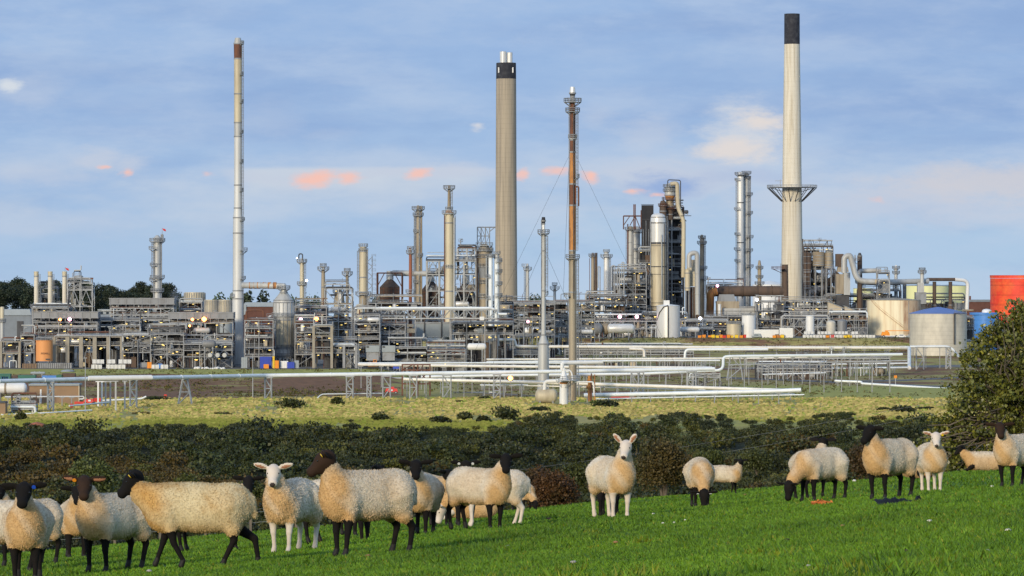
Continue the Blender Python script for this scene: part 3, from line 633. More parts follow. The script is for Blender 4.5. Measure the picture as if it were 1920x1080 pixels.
# rusty guyed flare and its smaller neighbour
t = T('flare_stack', 'flare', 'tall rusty guyed flare stack rising from the white pipelines beside the tan chimney', 1073.5, 1240,
  [(163, 9, 'alu_bright'), (175, 12, 'black'), (181, 8, 'steel'), (190, 10.5, 'rust'), (262, 10.5, 'rust'), (285, 10.5, 'rust_orange'), (345, 11.5, 'rust'), (385, 12, 'rust_orange'), (470, 12, 'clad_tan'), (548, 13, 'clad_tan'), (752, 14, 'clad_tan')], cap=None,
  plats=[(191, 33, OR, 'steel'), (209, 27, OR, 'steel'), (259, 16, OR), (333, 7, (-60, 60)), (484, 26, OR, 'steel'), (556, 9, (120, 240))], lad=[(1, 470, 212), (1, 740, 486)],
  pipes=[(-6.5, 195, 740, .14, 'steel'), (5.5, 350, 382, .22, 'rust', 6, 6.3), (2, 210, 560, .15, 'steel_dark')])
t = T('flare_stack', 'flare', 'slender silver flare with a bottle-shaped lower part, between the tan chimney and the rusty flare', 1019, 1300,
  [(407, 6, 'black'), (414, 8, 'black'), (420, 5.5, 'alu_bright'), (440, 7, 'alu'), (470, 7.4, 'alu'), (545, 7.6, 'alu'), (628, 9, 'alu'), (645, 20, 'alu'), (745, 21, 'alu')], cap=None, plats=[(437, 22, OR, 'steel'), (552, 5, (-60, 60))], lad=[(1, 548, 442)], pipes=[(-4, 412, 600, .12, 'steel')])
def wire(label, px0, py0, d0, px1, py1, d1, th=.045, group='guy wires of the flares', name='guy_wire', sag=0, m='steel_dark'):
    a = Vector((PX(px0, d0), d0, PZ(py0, d0))); b_ = Vector((PX(px1, d1), d1, PZ(py1, d1))); n = 14 if sag else 1
    pts = [tuple((b_-a)*i/n-Vector((0, 0, sag*4*(i/n)*(1-i/n)))) for i in range(n+1)]
    return tag(mb(m).tube(pts, th, 4).build(name, None, a), label, 'wire', group)
def wire_g(label, px0, py0, d0, px1, d1, **k): g = gz(px1, d1); return wire(label, px0, py0, d0, px1, 520-g*F/d1, d1, **k)
wire_g('guy wire of the rusty flare slanting down across the tan chimney', 1067, 292, 1240, 850, 1300)
wire_g('guy wire of the rusty flare slanting down towards the big silver column', 1080, 292, 1240, 1295, 1290)
wire_g('steep guy wire just beside the rusty flare', 1067, 300, 1240, 1050, 1640)
wire_g('guy wire from the silver flare down to the foot of the tan chimney', 1016, 470, 1300, 905, 1400)
wire_g('guy wire from the silver flare passing behind the rusty flare', 1022, 470, 1300, 1135, 1400)
# left area
for px, label in ((68, 'first pale green-white stack, the one nearest the edge of the plant'), (94, 'middle one of the three pale green-white stacks'), (121, 'third pale green-white stack, against the lattice tower')):
    T('vent_stack', 'stack', label, px, 1560, [(509, 9.4, 'alu_cream'), (518, 8.2, 'chim_white'), (575, 8.6, 'chim_white')], base=612, cap=None, plats=[(576, 22, OR, 'steel')], group='three pale stacks', lad=[(1, 576, 514)])
T('column', 'column', 'pale yellow column inside the lattice tower', 136, 1562, [(520, 6, 'alu_cream'), (600, 6.5, 'alu_cream')], base=612, plats=[(528, 12)])
T('column', 'column', 'short silver drum standing at the edge of the picture before the blue shed', 4, 1520, [(575, 8.5, 'alu_cream'), (602, 8, 'alu')], plats=[(603, 14)])
T('distillation_column', 'column', 'grey column with three wide railed galleries and a hooped top, before the dark wood', 295, 1580, [(441, 8, 'alu'), (447, 16, 'alu'), (449, 14, 'alu'), (495, 13.5, 'alu'), (520, 13.5, 'alu'), (545, 15, 'alu'), (560, 16, 'alu')], plats=[(452, 29), (467, 9, LEFT), (498, 7, LEFT), (521, 27), (546, 25), (526, 8, LEFT)], lad=[(-1, 545, 452)], pipes=[(7.5, 440, 560, .3, 'steel', 3, 3), (-5.5, 470, 560, .2, 'steel')])
T('column', 'column', 'slim white column with a gooseneck vent and two railed platforms', 566, 1600, [(484, 5, 'alu'), (492, 7.5, 'alu_cream'), (600, 8.5, 'alu_cream')], plats=[(491, 19), (533, 18)], lad=[(1, 590, 492)], pipes=[(1.5, 476, 488, .25, 'steel_dark', -7, 2)], lamps=[(-9, 484, 'lamp_w'), (9, 527, 'lamp_w')])
T('column', 'column', 'slim column with a broad crown platform, third short one from the tallest slim stack', 606, 1640, [(499, 4, 'alu'), (506, 6.5, 'clad_tan'), (538, 8, 'clad_tan'), (600, 8, 'clad_tan')], plats=[(505, 22), (499, 12)])
T('column', 'column', 'small column with a crown platform rising behind the lattice-framed reactor', 651, 1640, [(507, 4, 'alu'), (514, 5.5, 'clad_tan'), (600, 6, 'clad_tan')], plats=[(514, 20), (508, 12)])
T('distillation_column', 'column', 'stout cream column with a stair cage on its side, near the dark hooded furnace', 681, 1610, [(462, 13, 'alu_cream'), (470, 14.5, 'alu_cream'), (520, 15, 'alu_cream'), (548, 15.5, 'clad_tan'), (620, 16, 'clad_tan')], plats=[(471, 18), (462, 17), (552, 30)], pipes=[(8, 468, 600, .3, 'steel')], lad=[(-1, 550, 470)])
g_ = gz(693, 1605); t = thing('stair_tower', 'lattice stair tower leaning against the stout cream column', 'stair tower', (PX(693, 1605), 1605, g_)); b = mb('steel')
for x in (-1.1, 1.1): b.bar((x, 0, PZ(620, 1605)-g_), (x, 0, PZ(480, 1605)-g_), .2)
b.build('frame', t)
for i, py in enumerate(range(482, 616, 9)): bb = mb('steel'); z = PZ(py, 1605)-g_; s_ = 1 if i % 2 else -1; bb.bar((-1.1*s_, 0, z), (1.1*s_, 0, z-9*1605/F), .18); bb.box(s_*1.1-.2, s_*1.1+1.2*(s_ > 0)+.2, -.6, .6, z-.1, z); rail_line(bb, [(.9, -.6, z), (2.6, -.6, z)], t=.06); bb.build('landing', t)
T('column', 'drum', 'white insulated drum with a grey lower half in front of the stout cream column', 675, 1530, [(570, 16, 'alu_cream'), (594, 16, 'alu'), (600, 14, 'alu'), (640, 14, 'alu')], base=655, plats=[(642, 20)], pipes=[(5, 560, 650, .2, 'steel_light')])
T('column', 'column', 'rust-red slim column with a small crown platform', 769.5, 1620, [(464, 5, 'rust_red'), (474, 5.5, 'rust_red'), (600, 6.5, 'rust_red')], plats=[(474, 16), (467, 12), (548, 18)], lad=[(1, 546, 474)])
T('distillation_column', 'column', 'tall thin twin-pipe column with cluttered crown next to the rust-red one', 784, 1640, [(385, 6, 'clad_tan'), (396, 7.5, 'clad_tan'), (580, 9, 'clad_tan')], plats=[(392, 24, OR, 'steel'), (404, 20, OR, 'steel'), (435, 5, LEFT), (480, 5, RIGHT), (530, 5, LEFT)], pipes=[(6, 386, 575, .42, 'clad_tan'), (-6, 400, 575, .18, 'steel'), (2, 390, 575, .18, 'steel_light')], lad=[(-1, 575, 404)])
T('distillation_column', 'column', 'tallest cream column with a thin mast above its rusty crown', 842, 1590, [(348, 4.5, 'clad_tan'), (355, 4.6, 'clad_tan'), (392, 6.5, 'rust_orange'), (400, 17, 'alu_cream'), (418, 16.5, 'alu_cream'), (500, 17, 'alu_cream'), (546, 18, 'alu_cream'), (620, 18.5, 'alu')], plats=[(353, 22, OR, 'steel'), (393, 14), (400, 27), (502, 20)], pipes=[(9.5, 408, 610, .35, 'alu'), (-8.5, 404, 610, .2, 'rust')], lad=[(1, 590, 404), (1, 392, 355)], cap=None)
T('reactor_column', 'column', 'fat grubby reactor column ringed with many platforms beside the tan chimney', 908, 1612, [(458, 18, 'clad_tan'), (470, 25, 'clad_tan'), (500, 26, 'grey'), (520, 20, 'clad_tan'), (560, 20, 'clad_tan'), (640, 22, 'clad_tan')], plats=[(460, 32), (470, 34, OR, 'steel'), (482, 33, OR, 'steel'), (500, 30, OR, 'steel'), (530, 28, OR, 'steel'), (556, 28)], pipes=[(13, 462, 620, .5, 'steel'), (-13, 470, 620, .4, 'brown_clad'), (4, 480, 600, .3, 'steel_light')], lad=[(-1, 600, 462)])
g_ = gz(908, 1612); t = thing('lifting_gantry', 'open lifting frame on top of the fat grubby reactor column', 'steel frame', (PX(908, 1612), 1612, g_)); b = mb('steel'); k = 1612/F; z0, z1 = PZ(459, 1612)-g_, PZ(426, 1612)-g_
for x in (-13, -6, 2, 10): b.bar((x*k, 0, z0), (x*k, 0, z1), .28)
b.bar((-13*k, 0, z1), (21*k, 0, z1), .35); b.bar((-13*k, 0, (z0+z1)/2), (10*k, 0, (z0+z1)/2), .25)
for x in (-13, -6, 2): b.bar((x*k, 0, z0), ((x+7)*k, 0, (z0+z1)/2), .18); b.bar(((x+7)*k, 0, (z0+z1)/2), (x*k, 0, z1), .18)
b.bar((10*k, 0, z1-8*k), (20*k, 0, z1), .25); b.build('frame', t)
T('column', 'column', 'silver column, first of the close pair before the foot of the tan chimney', 920, 1600, [(476, 7.5, 'alu'), (482, 8, 'pipe_white'), (620, 9, 'alu')], plats=[(482, 12), (520, 5, LEFT), (560, 5, LEFT)], group='pair of silver columns')
T('column', 'column', 'silver column with side platforms, touching the outline of the tan chimney', 931, 1602, [(474, 9, 'alu'), (483, 9.5, 'pipe_white'), (620, 10, 'alu')], plats=[(476, 14), (490, 6, RIGHT), (510, 6, RIGHT), (533, 6, RIGHT), (555, 6, RIGHT)], lad=[(1, 600, 480)], group='pair of silver columns')
T('column', 'column', 'small column with an off-centre platform between tan chimney and silver flare', 989, 1950, [(494, 4, 'alu'), (500, 6, 'alu'), (600, 7, 'alu_cream')], plats=[(505, 16), (499, 8, LEFT)], lad=[(-1, 590, 505)])
T('column', 'column', 'low vent column with a broad crown close beside the rusty flare', 1040, 1950, [(534, 4, 'alu'), (545, 5, 'alu'), (600, 6, 'clad_tan')], plats=[(541, 18), (534, 10)])
T('column', 'column', 'brown twin-barrelled column just after the rusty flare', 1111.5, 1960, [(474, 5, 'brown_clad'), (480, 6, 'clad_tan'), (600, 7, 'alu_cream')], plats=[(480, 16, OR, 'steel')], pipes=[(6, 474, 560, .75, 'brown_clad'), (-6, 484, 590, .15, 'rust')])
T('column', 'column', 'short silver column with a wide basket-like crown platform', 1137, 1960, [(471, 8, 'alu'), (478, 10, 'alu_bright'), (600, 10.5, 'alu')], plats=[(481, 23), (472, 12)], pipes=[(7, 500, 560, .2, 'steel', 6)], lad=[(1, 560, 480)])
# big conversion unit
T('reactor_column', 'column', 'grubby silver column at the outer edge of the tall dark unit, inside a lifting frame', 1182, 1995, [(424, 9, 'clad_tan'), (432, 10, 'alu'), (520, 11, 'alu_cream'), (640, 12, 'alu_cream')], plats=[(430, 22, OR, 'steel')], pipes=[(-5, 420, 600, .3, 'rust'), (5, 440, 620, .35, 'steel')], lad=[(-1, 600, 430)], rings=9)
T('reactor_column', 'column', 'silver column with dark bands between the lifting frame and the black slab tower', 1192, 2010, [(424, 15, 'alu'), (436, 17, 'alu'), (500, 17, 'alu_cream'), (640, 18, 'alu')], plats=[(434, 26, OR, 'steel'), (470, 24, OR, 'steel'), (500, 24, OR, 'steel'), (530, 24, OR, 'steel')], rings=8)
g_ = gz(1185, 1990); k = 1990/F; t = thing('lifting_gantry', 'rusty lifting frame with upright posts over the two grubby columns of the tall dark unit', 'steel frame', (PX(1185, 1990), 1990, g_)); b = mb('rust')
z0, z1, z2 = PZ(430, 1990)-g_, PZ(405, 1990)-g_, PZ(383, 1990)-g_
for x, zz in ((-16, z1), (3.5, z2), (6, z2), (17, z1+3)): b.bar((x*k, 0, z0), (x*k, 0, zz), .4)
for x in (-16,): b.bar((x*k, 0, z1), (17*k, 0, z1), .5); b.bar((-16*k, 0, z0+2), (-4*k, 0, z1), .3); b.bar((-4*k, 0, z0+2), (6*k, 0, z1), .3); b.bar((6*k, 0, z1), (16*k, 0, z0), .3)
b.build('frame', t)
g_ = gz(1214, 2040); k = 2040/F; t = thing('lift_tower', 'black windowless slab tower standing in the tall dark unit', 'tower', (PX(1214, 2040), 2040, g_))
mb('black').box(-11*k, 11*k, -3, 3, 0, PZ(385, 2040)-g_).build('wall', t); b = mb('steel_dark').box(-11.6*k, 11.6*k, -3.2, 3.2, PZ(412, 2040)-g_, PZ(411, 2040)-g_); b.build('trim', t); mb('steel_dark').box(-11.6*k, 11.6*k, -3.2, 3.2, PZ(384, 2040)-g_, PZ(383.4, 2040)-g_).build('parapet', t)
b = mb('steel'); [b.bar((x*k, -3.4, 0), (x*k, -3.4, PZ(y, 2040)-g_), .3) for x, y in ((-8, 430), (-3, 414), (2, 430))]; b.build('risers', t)
T('regenerator', 'reactor vessel', 'widest shining silver vessel with a yellowed lower half, in the tall dark unit', 1234, 1970, [(400, 28, 'alu_bright'), (418, 29, 'alu_bright'), (455, 29, 'alu_bright'), (457, 29.5, 'alu_cream'), (500, 29.5, 'alu_cream'), (575, 29.5, 'alu_cream'), (584, 24, 'clad_tan'), (640, 16, 'steel')], rings=5, pipes=[(-14.5, 415, 590, .3, 'steel'), (6, 440, 560, .28, 'steel_light'), (12, 420, 580, .22, 'steel_dark')], flange='steel_dark', lad=[(1, 560, 405)])
T('reactor_vessel', 'vessel', 'black core added to darken the inside of the reactor tower behind the widest silver vessel', 1266, 2000, [(392, 20, 'steel_dark'), (402, 24, 'black'), (620, 25, 'steel_dark')], rings=8)  # dark filler core, added so the gaps in the tower read as dark
for x_, y_, x2_, lb_ in ((1153, 498, 1147, 'thin looped riser among the upright pipes, nearest the short silver columns'), (1162, 503, 1157, 'thin looped riser in the middle of the upright pipes by the dark unit'), (1170, 492, 1166, 'thin looped riser closest to the lifting frame of the dark unit'), (1125, 500, 1121, 'thin looped riser between the brown twin column and the basket-crowned one')):
    gonpipe(lb_, [(x_, 585, 1950), (x_, y_, 1950), (x2_, y_, 1950), (x2_, y_+40, 1950)], 2.2, 'steel_light', name='riser_pipe', bend=1.2, n=8)
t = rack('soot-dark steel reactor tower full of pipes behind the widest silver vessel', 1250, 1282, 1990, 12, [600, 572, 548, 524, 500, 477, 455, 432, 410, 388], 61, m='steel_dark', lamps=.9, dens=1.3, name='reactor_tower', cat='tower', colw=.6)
T('cyclone_vessel', 'vessel', 'rust-streaked dome vessel with platforms crowning the soot-dark reactor tower', 1256, 1990, [(343, 12, 'alu'), (352, 18, 'alu'), (366, 20, 'rust_orange'), (374, 14, 'clad_tan'), (388, 16, 'brown_clad'), (402, 12, 'brown_clad')], base=412, plats=[(350, 26, OR, 'steel'), (358, 26, OR, 'steel'), (374, 30, OR, 'rust'), (391, 26, OR, 'rust')], lad=[(1, 391, 345)], cap='dome')
T('cyclone_vessel', 'vessel', 'brown round-topped vessel tucked against the crown of the reactor tower', 1243, 1986, [(376, 10, 'brown_clad'), (386, 13, 'brown_clad'), (396, 13, 'brown_clad')], base=412, cap='dome', plats=[(386, 18, OR, 'rust')])
gonpipe('thick grey overhead pipe curling down the side of the reactor tower', [(1257, 345, 1984), (1270, 343, 1984), (1271, 390, 1984), (1282, 412, 1984), (1281, 520, 1984)], 8, 'alu_cream', name='overhead_pipe', bend=6, n=12, flange=9)
g_ = gz(1281, 1984); b = mb('steel'); k = 1984/F
gonpipe('thin dark davit pipe arching over the very top of the reactor tower', [(1252, 350, 1984), (1252, 337, 1984), (1276, 338, 1984), (1276, 395, 1984)], 2, 'steel_dark', name='vent_pipe', bend=1)
t = thing('platform', 'long cantilevered platform with a dark drum sticking out of the reactor tower', 'platform', (PX(1285, 1984), 1984, PZ(404, 1984))); b = mb('steel_dark').box(-9*k, 11*k, -1.5, 1.5, -.3, 0); b.bar((-8*k, 0, -.3), (2*k, 0, -3), .3); b.build('deck', t); b = mb(); vessel_h(b, -3*k, 6*k, 0, 1.8, 1, 'steel_dark'); b.build('drum', t)
t = thing('settler_hopper', 'pale ribbed hopper box with an arched roof under the big looped pipe', 'hopper', (PX(1300, 1975), 1975, gz(1300, 1975))); g_ = gz(1300, 1975); k = 1975/F
b = mb('alu_cream').box(-11*k, 11*k, 0, 6, PZ(537, 1975)-g_, PZ(500, 1975)-g_); b.use('steel'); [b.box(-11.2*k, 11.2*k, -.1, 0, PZ(y, 1975)-g_, PZ(y, 1975)-g_+.15) for y in (506, 513, 520, 527)]; [b.box(x*k-.1, x*k+.1, -.12, 0, PZ(537, 1975)-g_, PZ(500, 1975)-g_) for x in (-8, -2, 4, 10)]; b.build('body', t)
mb('clad_tan').box(-11*k, 11*k, .3, 5.7, PZ(500, 1975)-g_+.02, PZ(487, 1975)-g_, top=.5).build('roof', t)
mb('rust').box(-12*k, -1*k, 0, 6, 0, PZ(538, 1975)-g_).build('rusty_casing', t); mb('brown_clad').box(-.9*k, 11*k, .3, 6, 0, PZ(538, 1975)-g_).build('dark_casing', t); b = mb('steel'); [b.box(x*k-.15, x*k+.15, -.3, -.02, 0, PZ(538, 1975)-g_) for x in (-12, -6, -1, 4, 11)]; b.build('ribs', t)
T('column', 'vessel', 'cream drum clinging to the pale ribbed hopper', 1289, 1972, [(504, 9, 'alu_cream'), (512, 10.5, 'alu_cream'), (540, 10.5, 'alu_cream')], base=545)
gonpipe('big grey pipe looped like a swan neck over the hopper', [(1292, 502, 1968), (1292, 476, 1968), (1307, 473, 1968), (1308, 590, 1968)], 9.5, 'alu', name='looped_pipe', bend=5, n=14, flange=8)
T('column', 'column', 'slim column with a three-tier crown right after the looped pipe', 1316, 2020, [(440, 5, 'clad_tan'), (450, 7, 'clad_tan'), (500, 8, 'clad_tan'), (620, 9, 'clad_tan')], plats=[(446, 14, OR, 'steel'), (456, 18, OR, 'steel'), (503, 20, OR, 'steel'), (522, 22, OR, 'steel')], lad=[(1, 600, 446)], pipes=[(4, 445, 600, .3, 'steel')])
T('distillation_column', 'column', 'brightest tall silver column, one of a pair before the pale cream chimney', 1388.5, 2060, [(322, 9, 'alu_bright'), (330, 12, 'alu_bright'), (380, 12.2, 'alu_bright'), (455, 12.4, 'alu_bright'), (522, 12.6, 'alu_bright'), (620, 13, 'alu')], plats=[(327, 22, OR, 'steel'), (338, 5, LEFT), (393, 6, LEFT), (440, 5, LEFT), (468, 6, LEFT), (490, 5, LEFT)], lad=[(-1, 600, 335)], group='pair of tall silver columns', flange='steel_dark')
T('distillation_column', 'column', 'duller silver column laced with pipes, partner of the brightest one', 1399.5, 2064, [(324, 9, 'alu'), (335, 10, 'alu'), (620, 11, 'alu')], plats=[(325, 18, OR, 'steel'), (334, 17, OR, 'steel'), (365, 7, RIGHT, 'steel'), (400, 7, RIGHT, 'steel'), (445, 8, RIGHT, 'steel'), (470, 7, RIGHT, 'steel'), (500, 8, RIGHT, 'steel')], pipes=[(6.5, 330, 600, .25, 'steel'), (4, 440, 600, .4, 'steel_light')], lad=[(1, 600, 330)], rings=7, group='pair of tall silver columns')
T('column', 'column', 'small brown column with ragged platforms at the foot of the pale cream chimney', 1424, 2060, [(488, 4, 'clad_tan'), (498, 7, 'clad_tan'), (600, 8, 'clad_tan')], plats=[(503, 14, OR, 'steel'), (520, 14, OR, 'steel'), (532, 18, OR, 'steel')])
gonpipe('huge rust-brown flue duct lying across to the pale cream chimney', [(1338, 546, 2000), (1474, 546, 2000)], 20, 'brown_clad', name='flue_duct', bend=3, n=18, flange=7)
T('vent_stack', 'stack', 'square rusty breeching box with a ladder at the end of the huge brown duct', 1472, 1999, [(496, 11, 'brown_clad'), (560, 13, 'brown_clad')], base=600, cap=None, plats=[(504, 20, LEFT, 'rust')], lad=[(-1, 556, 494)])
gonpipe('orange-rusted elbow where the huge brown duct turns down', [(1345, 546, 1994), (1332, 549, 1994), (1331, 592, 1994)], 15, 'rust_orange', name='duct_elbow', bend=5, n=14)
def furnace(label, px, d, pts, name='furnace', cat='furnace'):
    g = gz(px, d); t = thing(name, label, cat, (PX(px, d), d, g)); k = d/F
    for (nm, m, x0, x1, yt, yb, y0, y1, tp) in pts: mb(m).box(x0*k, x1*k, y0, y1, (0 if yb is None else PZ(yb, d)-g), PZ(yt, d)-g, top=tp).build(nm, t)
    return t
t = furnace('grey flat-topped furnace block with a sloping rusty edge under the brown duct', 1380, 1985, [('body', 'clad_tan', -36, 6, 565, None, 0, 10, 1), ('hood', 'grey', -34, 0, 552, 565, .5, 9.5, .8), ('duct_box', 'alu', -26, 36, 578, 590, -3, -.2, 1), ('casing', 'grey', 6, 36, 574, None, 0, 9, 1), ('lower_casing', 'steel_dark', -10, 34, 590, 612, -2.5, -.2, 1)])
T('column', 'column', 'white round stub stack in front of the grey flat-topped furnace', 1349, 1978, [(570, 6, 'white'), (600, 6, 'white')], cap=None)
# heater with skirt (left) and hooded furnaces
t = T('heater', 'heater', 'round silver heater with a conical hood beside the tallest slim stack', 532, 1512, [(545, 12, 'alu'), (549, 15, 'alu'), (563, 38, 'alu_pale'), (567, 38.5, 'alu_pale'), (592, 38.5, 'alu_pale'), (594, 40, 'alu'), (600, 37, 'alu_cream'), (652, 38, 'alu_pale'), (668, 38, 'alu_pale')], base=672, cap=None, plats=[(592, 45), (652, 44, OR, 'steel'), (668, 44, OR, 'steel')], lad=[(1, 668, 590)])
k = 1512/F; b = mb('steel'); g_ = gz(532, 1512)
for a in range(16): a = a/16*6.283; b.box(19.6*k*math.cos(a)-.1, 19.6*k*math.cos(a)+.1, 19.6*k*math.sin(a)-.1, 19.6*k*math.sin(a)+.1, 2, PZ(566, 1512)-g_)
b.build('buckstays', t)
T('vent_stack', 'duct', 'short vertical duct with a small platform above the conical hood', 532, 1511, [(532, 10, 'alu'), (548, 11, 'alu')], base=550, cap='dome', plats=[(541, 24, OR, 'steel')])
gonpipe('horizontal duct with rusty rings joining the tallest slim stack to the conical hood', [(456, 535, 1520), (490, 535, 1515), (534, 537, 1512)], 12, 'alu', name='flue_duct', bend=4, n=14)
b = mb('rust_orange')
for i, x in enumerate((470, 478, 485, 496, 505, 515)): dd = 1518-i; o = (PX(x, dd), dd, PZ(535.3, dd)); b.tube([(o[0]-PX(470, 1518)-.6, o[1]-1518, o[2]-PZ(535.3, 1518)), (o[0]-PX(470, 1518)+.7, o[1]-1518, o[2]-PZ(535.3, 1518))], 6.4*1518/F, 14)
tag(b.build('insulation_bands', None, (PX(470, 1518), 1518, PZ(535.3, 1518))), 'orange rusted bands around the horizontal duct', 'bands')
def hooded(label, px, d, w0, pyt, pye, pyb, frame=True, m='brown_dark'):
    g = gz(px, d); t = thing('furnace', label, 'furnace', (PX(px, d), d, g)); k = d/F; H = lambda p: PZ(p, d)-g; a = w0*k/2
    mb(m).box(-a, a, -a, a, H(pyb+50), H(pye)).build('body', t); mb(m).box(-a, a, -a, a, H(pye)+.01, H(pyt), top=.3).build('hood', t)
    mb('alu').lathe([(7*k, H(pyt)), (6*k, H(pyt-16))], 0, 0, 14).build('stack', t)
    b = mb('rust')
    if frame:
        for x in (-a-1.2, a+1.2):
            for y in (-a-1, a+1): b.bar((x, y, H(pyb+50)), (x, y, H(pyt-12)), .4)
            b.bar((x, -a-1, H(pyt-12)), (x, a+1, H(pyt-12)), .35); b.bar((x, -a-1, H(pye)), (x*.4, -a-1, H(pyt-12)), .25)
        b.bar((-a-1.2, -a-1, H(pyt-12)), (a+1.2, -a-1, H(pyt-12)), .4)
    for i in range(5): z = H(pye+4+i*6); b.box(-a-.15, a+.15, -a-.15, -a-.02, z, z+.2)
    for i in range(6): x = -a+2*a*i/5; b.box(x-.1, x+.1, -a-.2, -a-.03, H(pyb+40), H(pye))
    b.build('frame', t); return t
hooded('dark rusty furnace with a pyramid hood, next to the stout cream column', 731, 1640, 36, 524, 538, 562)
hooded('second dark pyramid-hooded furnace, half hidden behind the twin-pipe column', 808, 1655, 36, 528, 545, 570, frame=False)
hooded('third dark hooded furnace, inside the big frame before the tan chimney', 873, 1650, 44, 532, 560, 585, frame=False)
gonpipe('long grey crossover duct linking the hooded furnaces', [(736, 512, 1640), (742, 512, 1640), (800, 513, 1640), (845, 513, 1640)], 11, 'alu', name='crossover_duct', n=14, flange=12)
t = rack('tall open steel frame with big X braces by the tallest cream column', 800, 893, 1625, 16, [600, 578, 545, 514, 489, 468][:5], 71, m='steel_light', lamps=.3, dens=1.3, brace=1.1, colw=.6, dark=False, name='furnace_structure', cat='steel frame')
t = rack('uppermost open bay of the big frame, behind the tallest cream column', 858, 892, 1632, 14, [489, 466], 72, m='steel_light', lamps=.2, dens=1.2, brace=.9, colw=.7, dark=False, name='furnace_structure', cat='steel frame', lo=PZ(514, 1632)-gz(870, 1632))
t = rack('small railed platforms stacked between the first and second pale stacks', 77, 107, 1564, 7, [588, 574, 556, 540], 35, lamps=.3, dens=1.2, brace=.3, dark=False, name='platform_tower', cat='steel tower', lo=PZ(620, 1564)-gz(92, 1564))
# lattice tower and framed reactor of the left area
t = rack('pale lattice tower with two yellow columns rising above the three pale stacks', 127, 173, 1558, 8, [612, 596, 574, 543, 530], 31, m='steel_light', lamps=.2, dens=.8, brace=.95, dark=False, name='lattice_tower', cat='lattice tower', lo=PZ(640, 1558)-gz(150, 1558))
t = rack('slim upper frame with a vent on top of the pale lattice tower', 139, 152, 1558, 6, [530, 518], 32, m='steel', lamps=.1, dens=.8, brace=.9, dark=False, name='lattice_tower', cat='lattice tower', lo=PZ(543, 1558)-gz(150, 1558))
T('reactor_vessel', 'vessel', 'tan domed reactor standing inside the tall lattice frame', 636, 1560, [(543, 10, 'clad_tan'), (548, 16, 'clad_tan'), (566, 20, 'alu_cream'), (610, 20, 'clad_tan'), (660, 20, 'clad_tan')], plats=[(548, 24, OR, 'steel')])
t = rack('tall lattice frame around the tan domed reactor', 609, 660, 1552, 12, [682, 660, 638, 617, 602, 586, 570, 541], 33, m='steel_light', lamps=.8, dens=1.1, brace=.7, dark=False, name='reactor_structure', cat='steel frame')
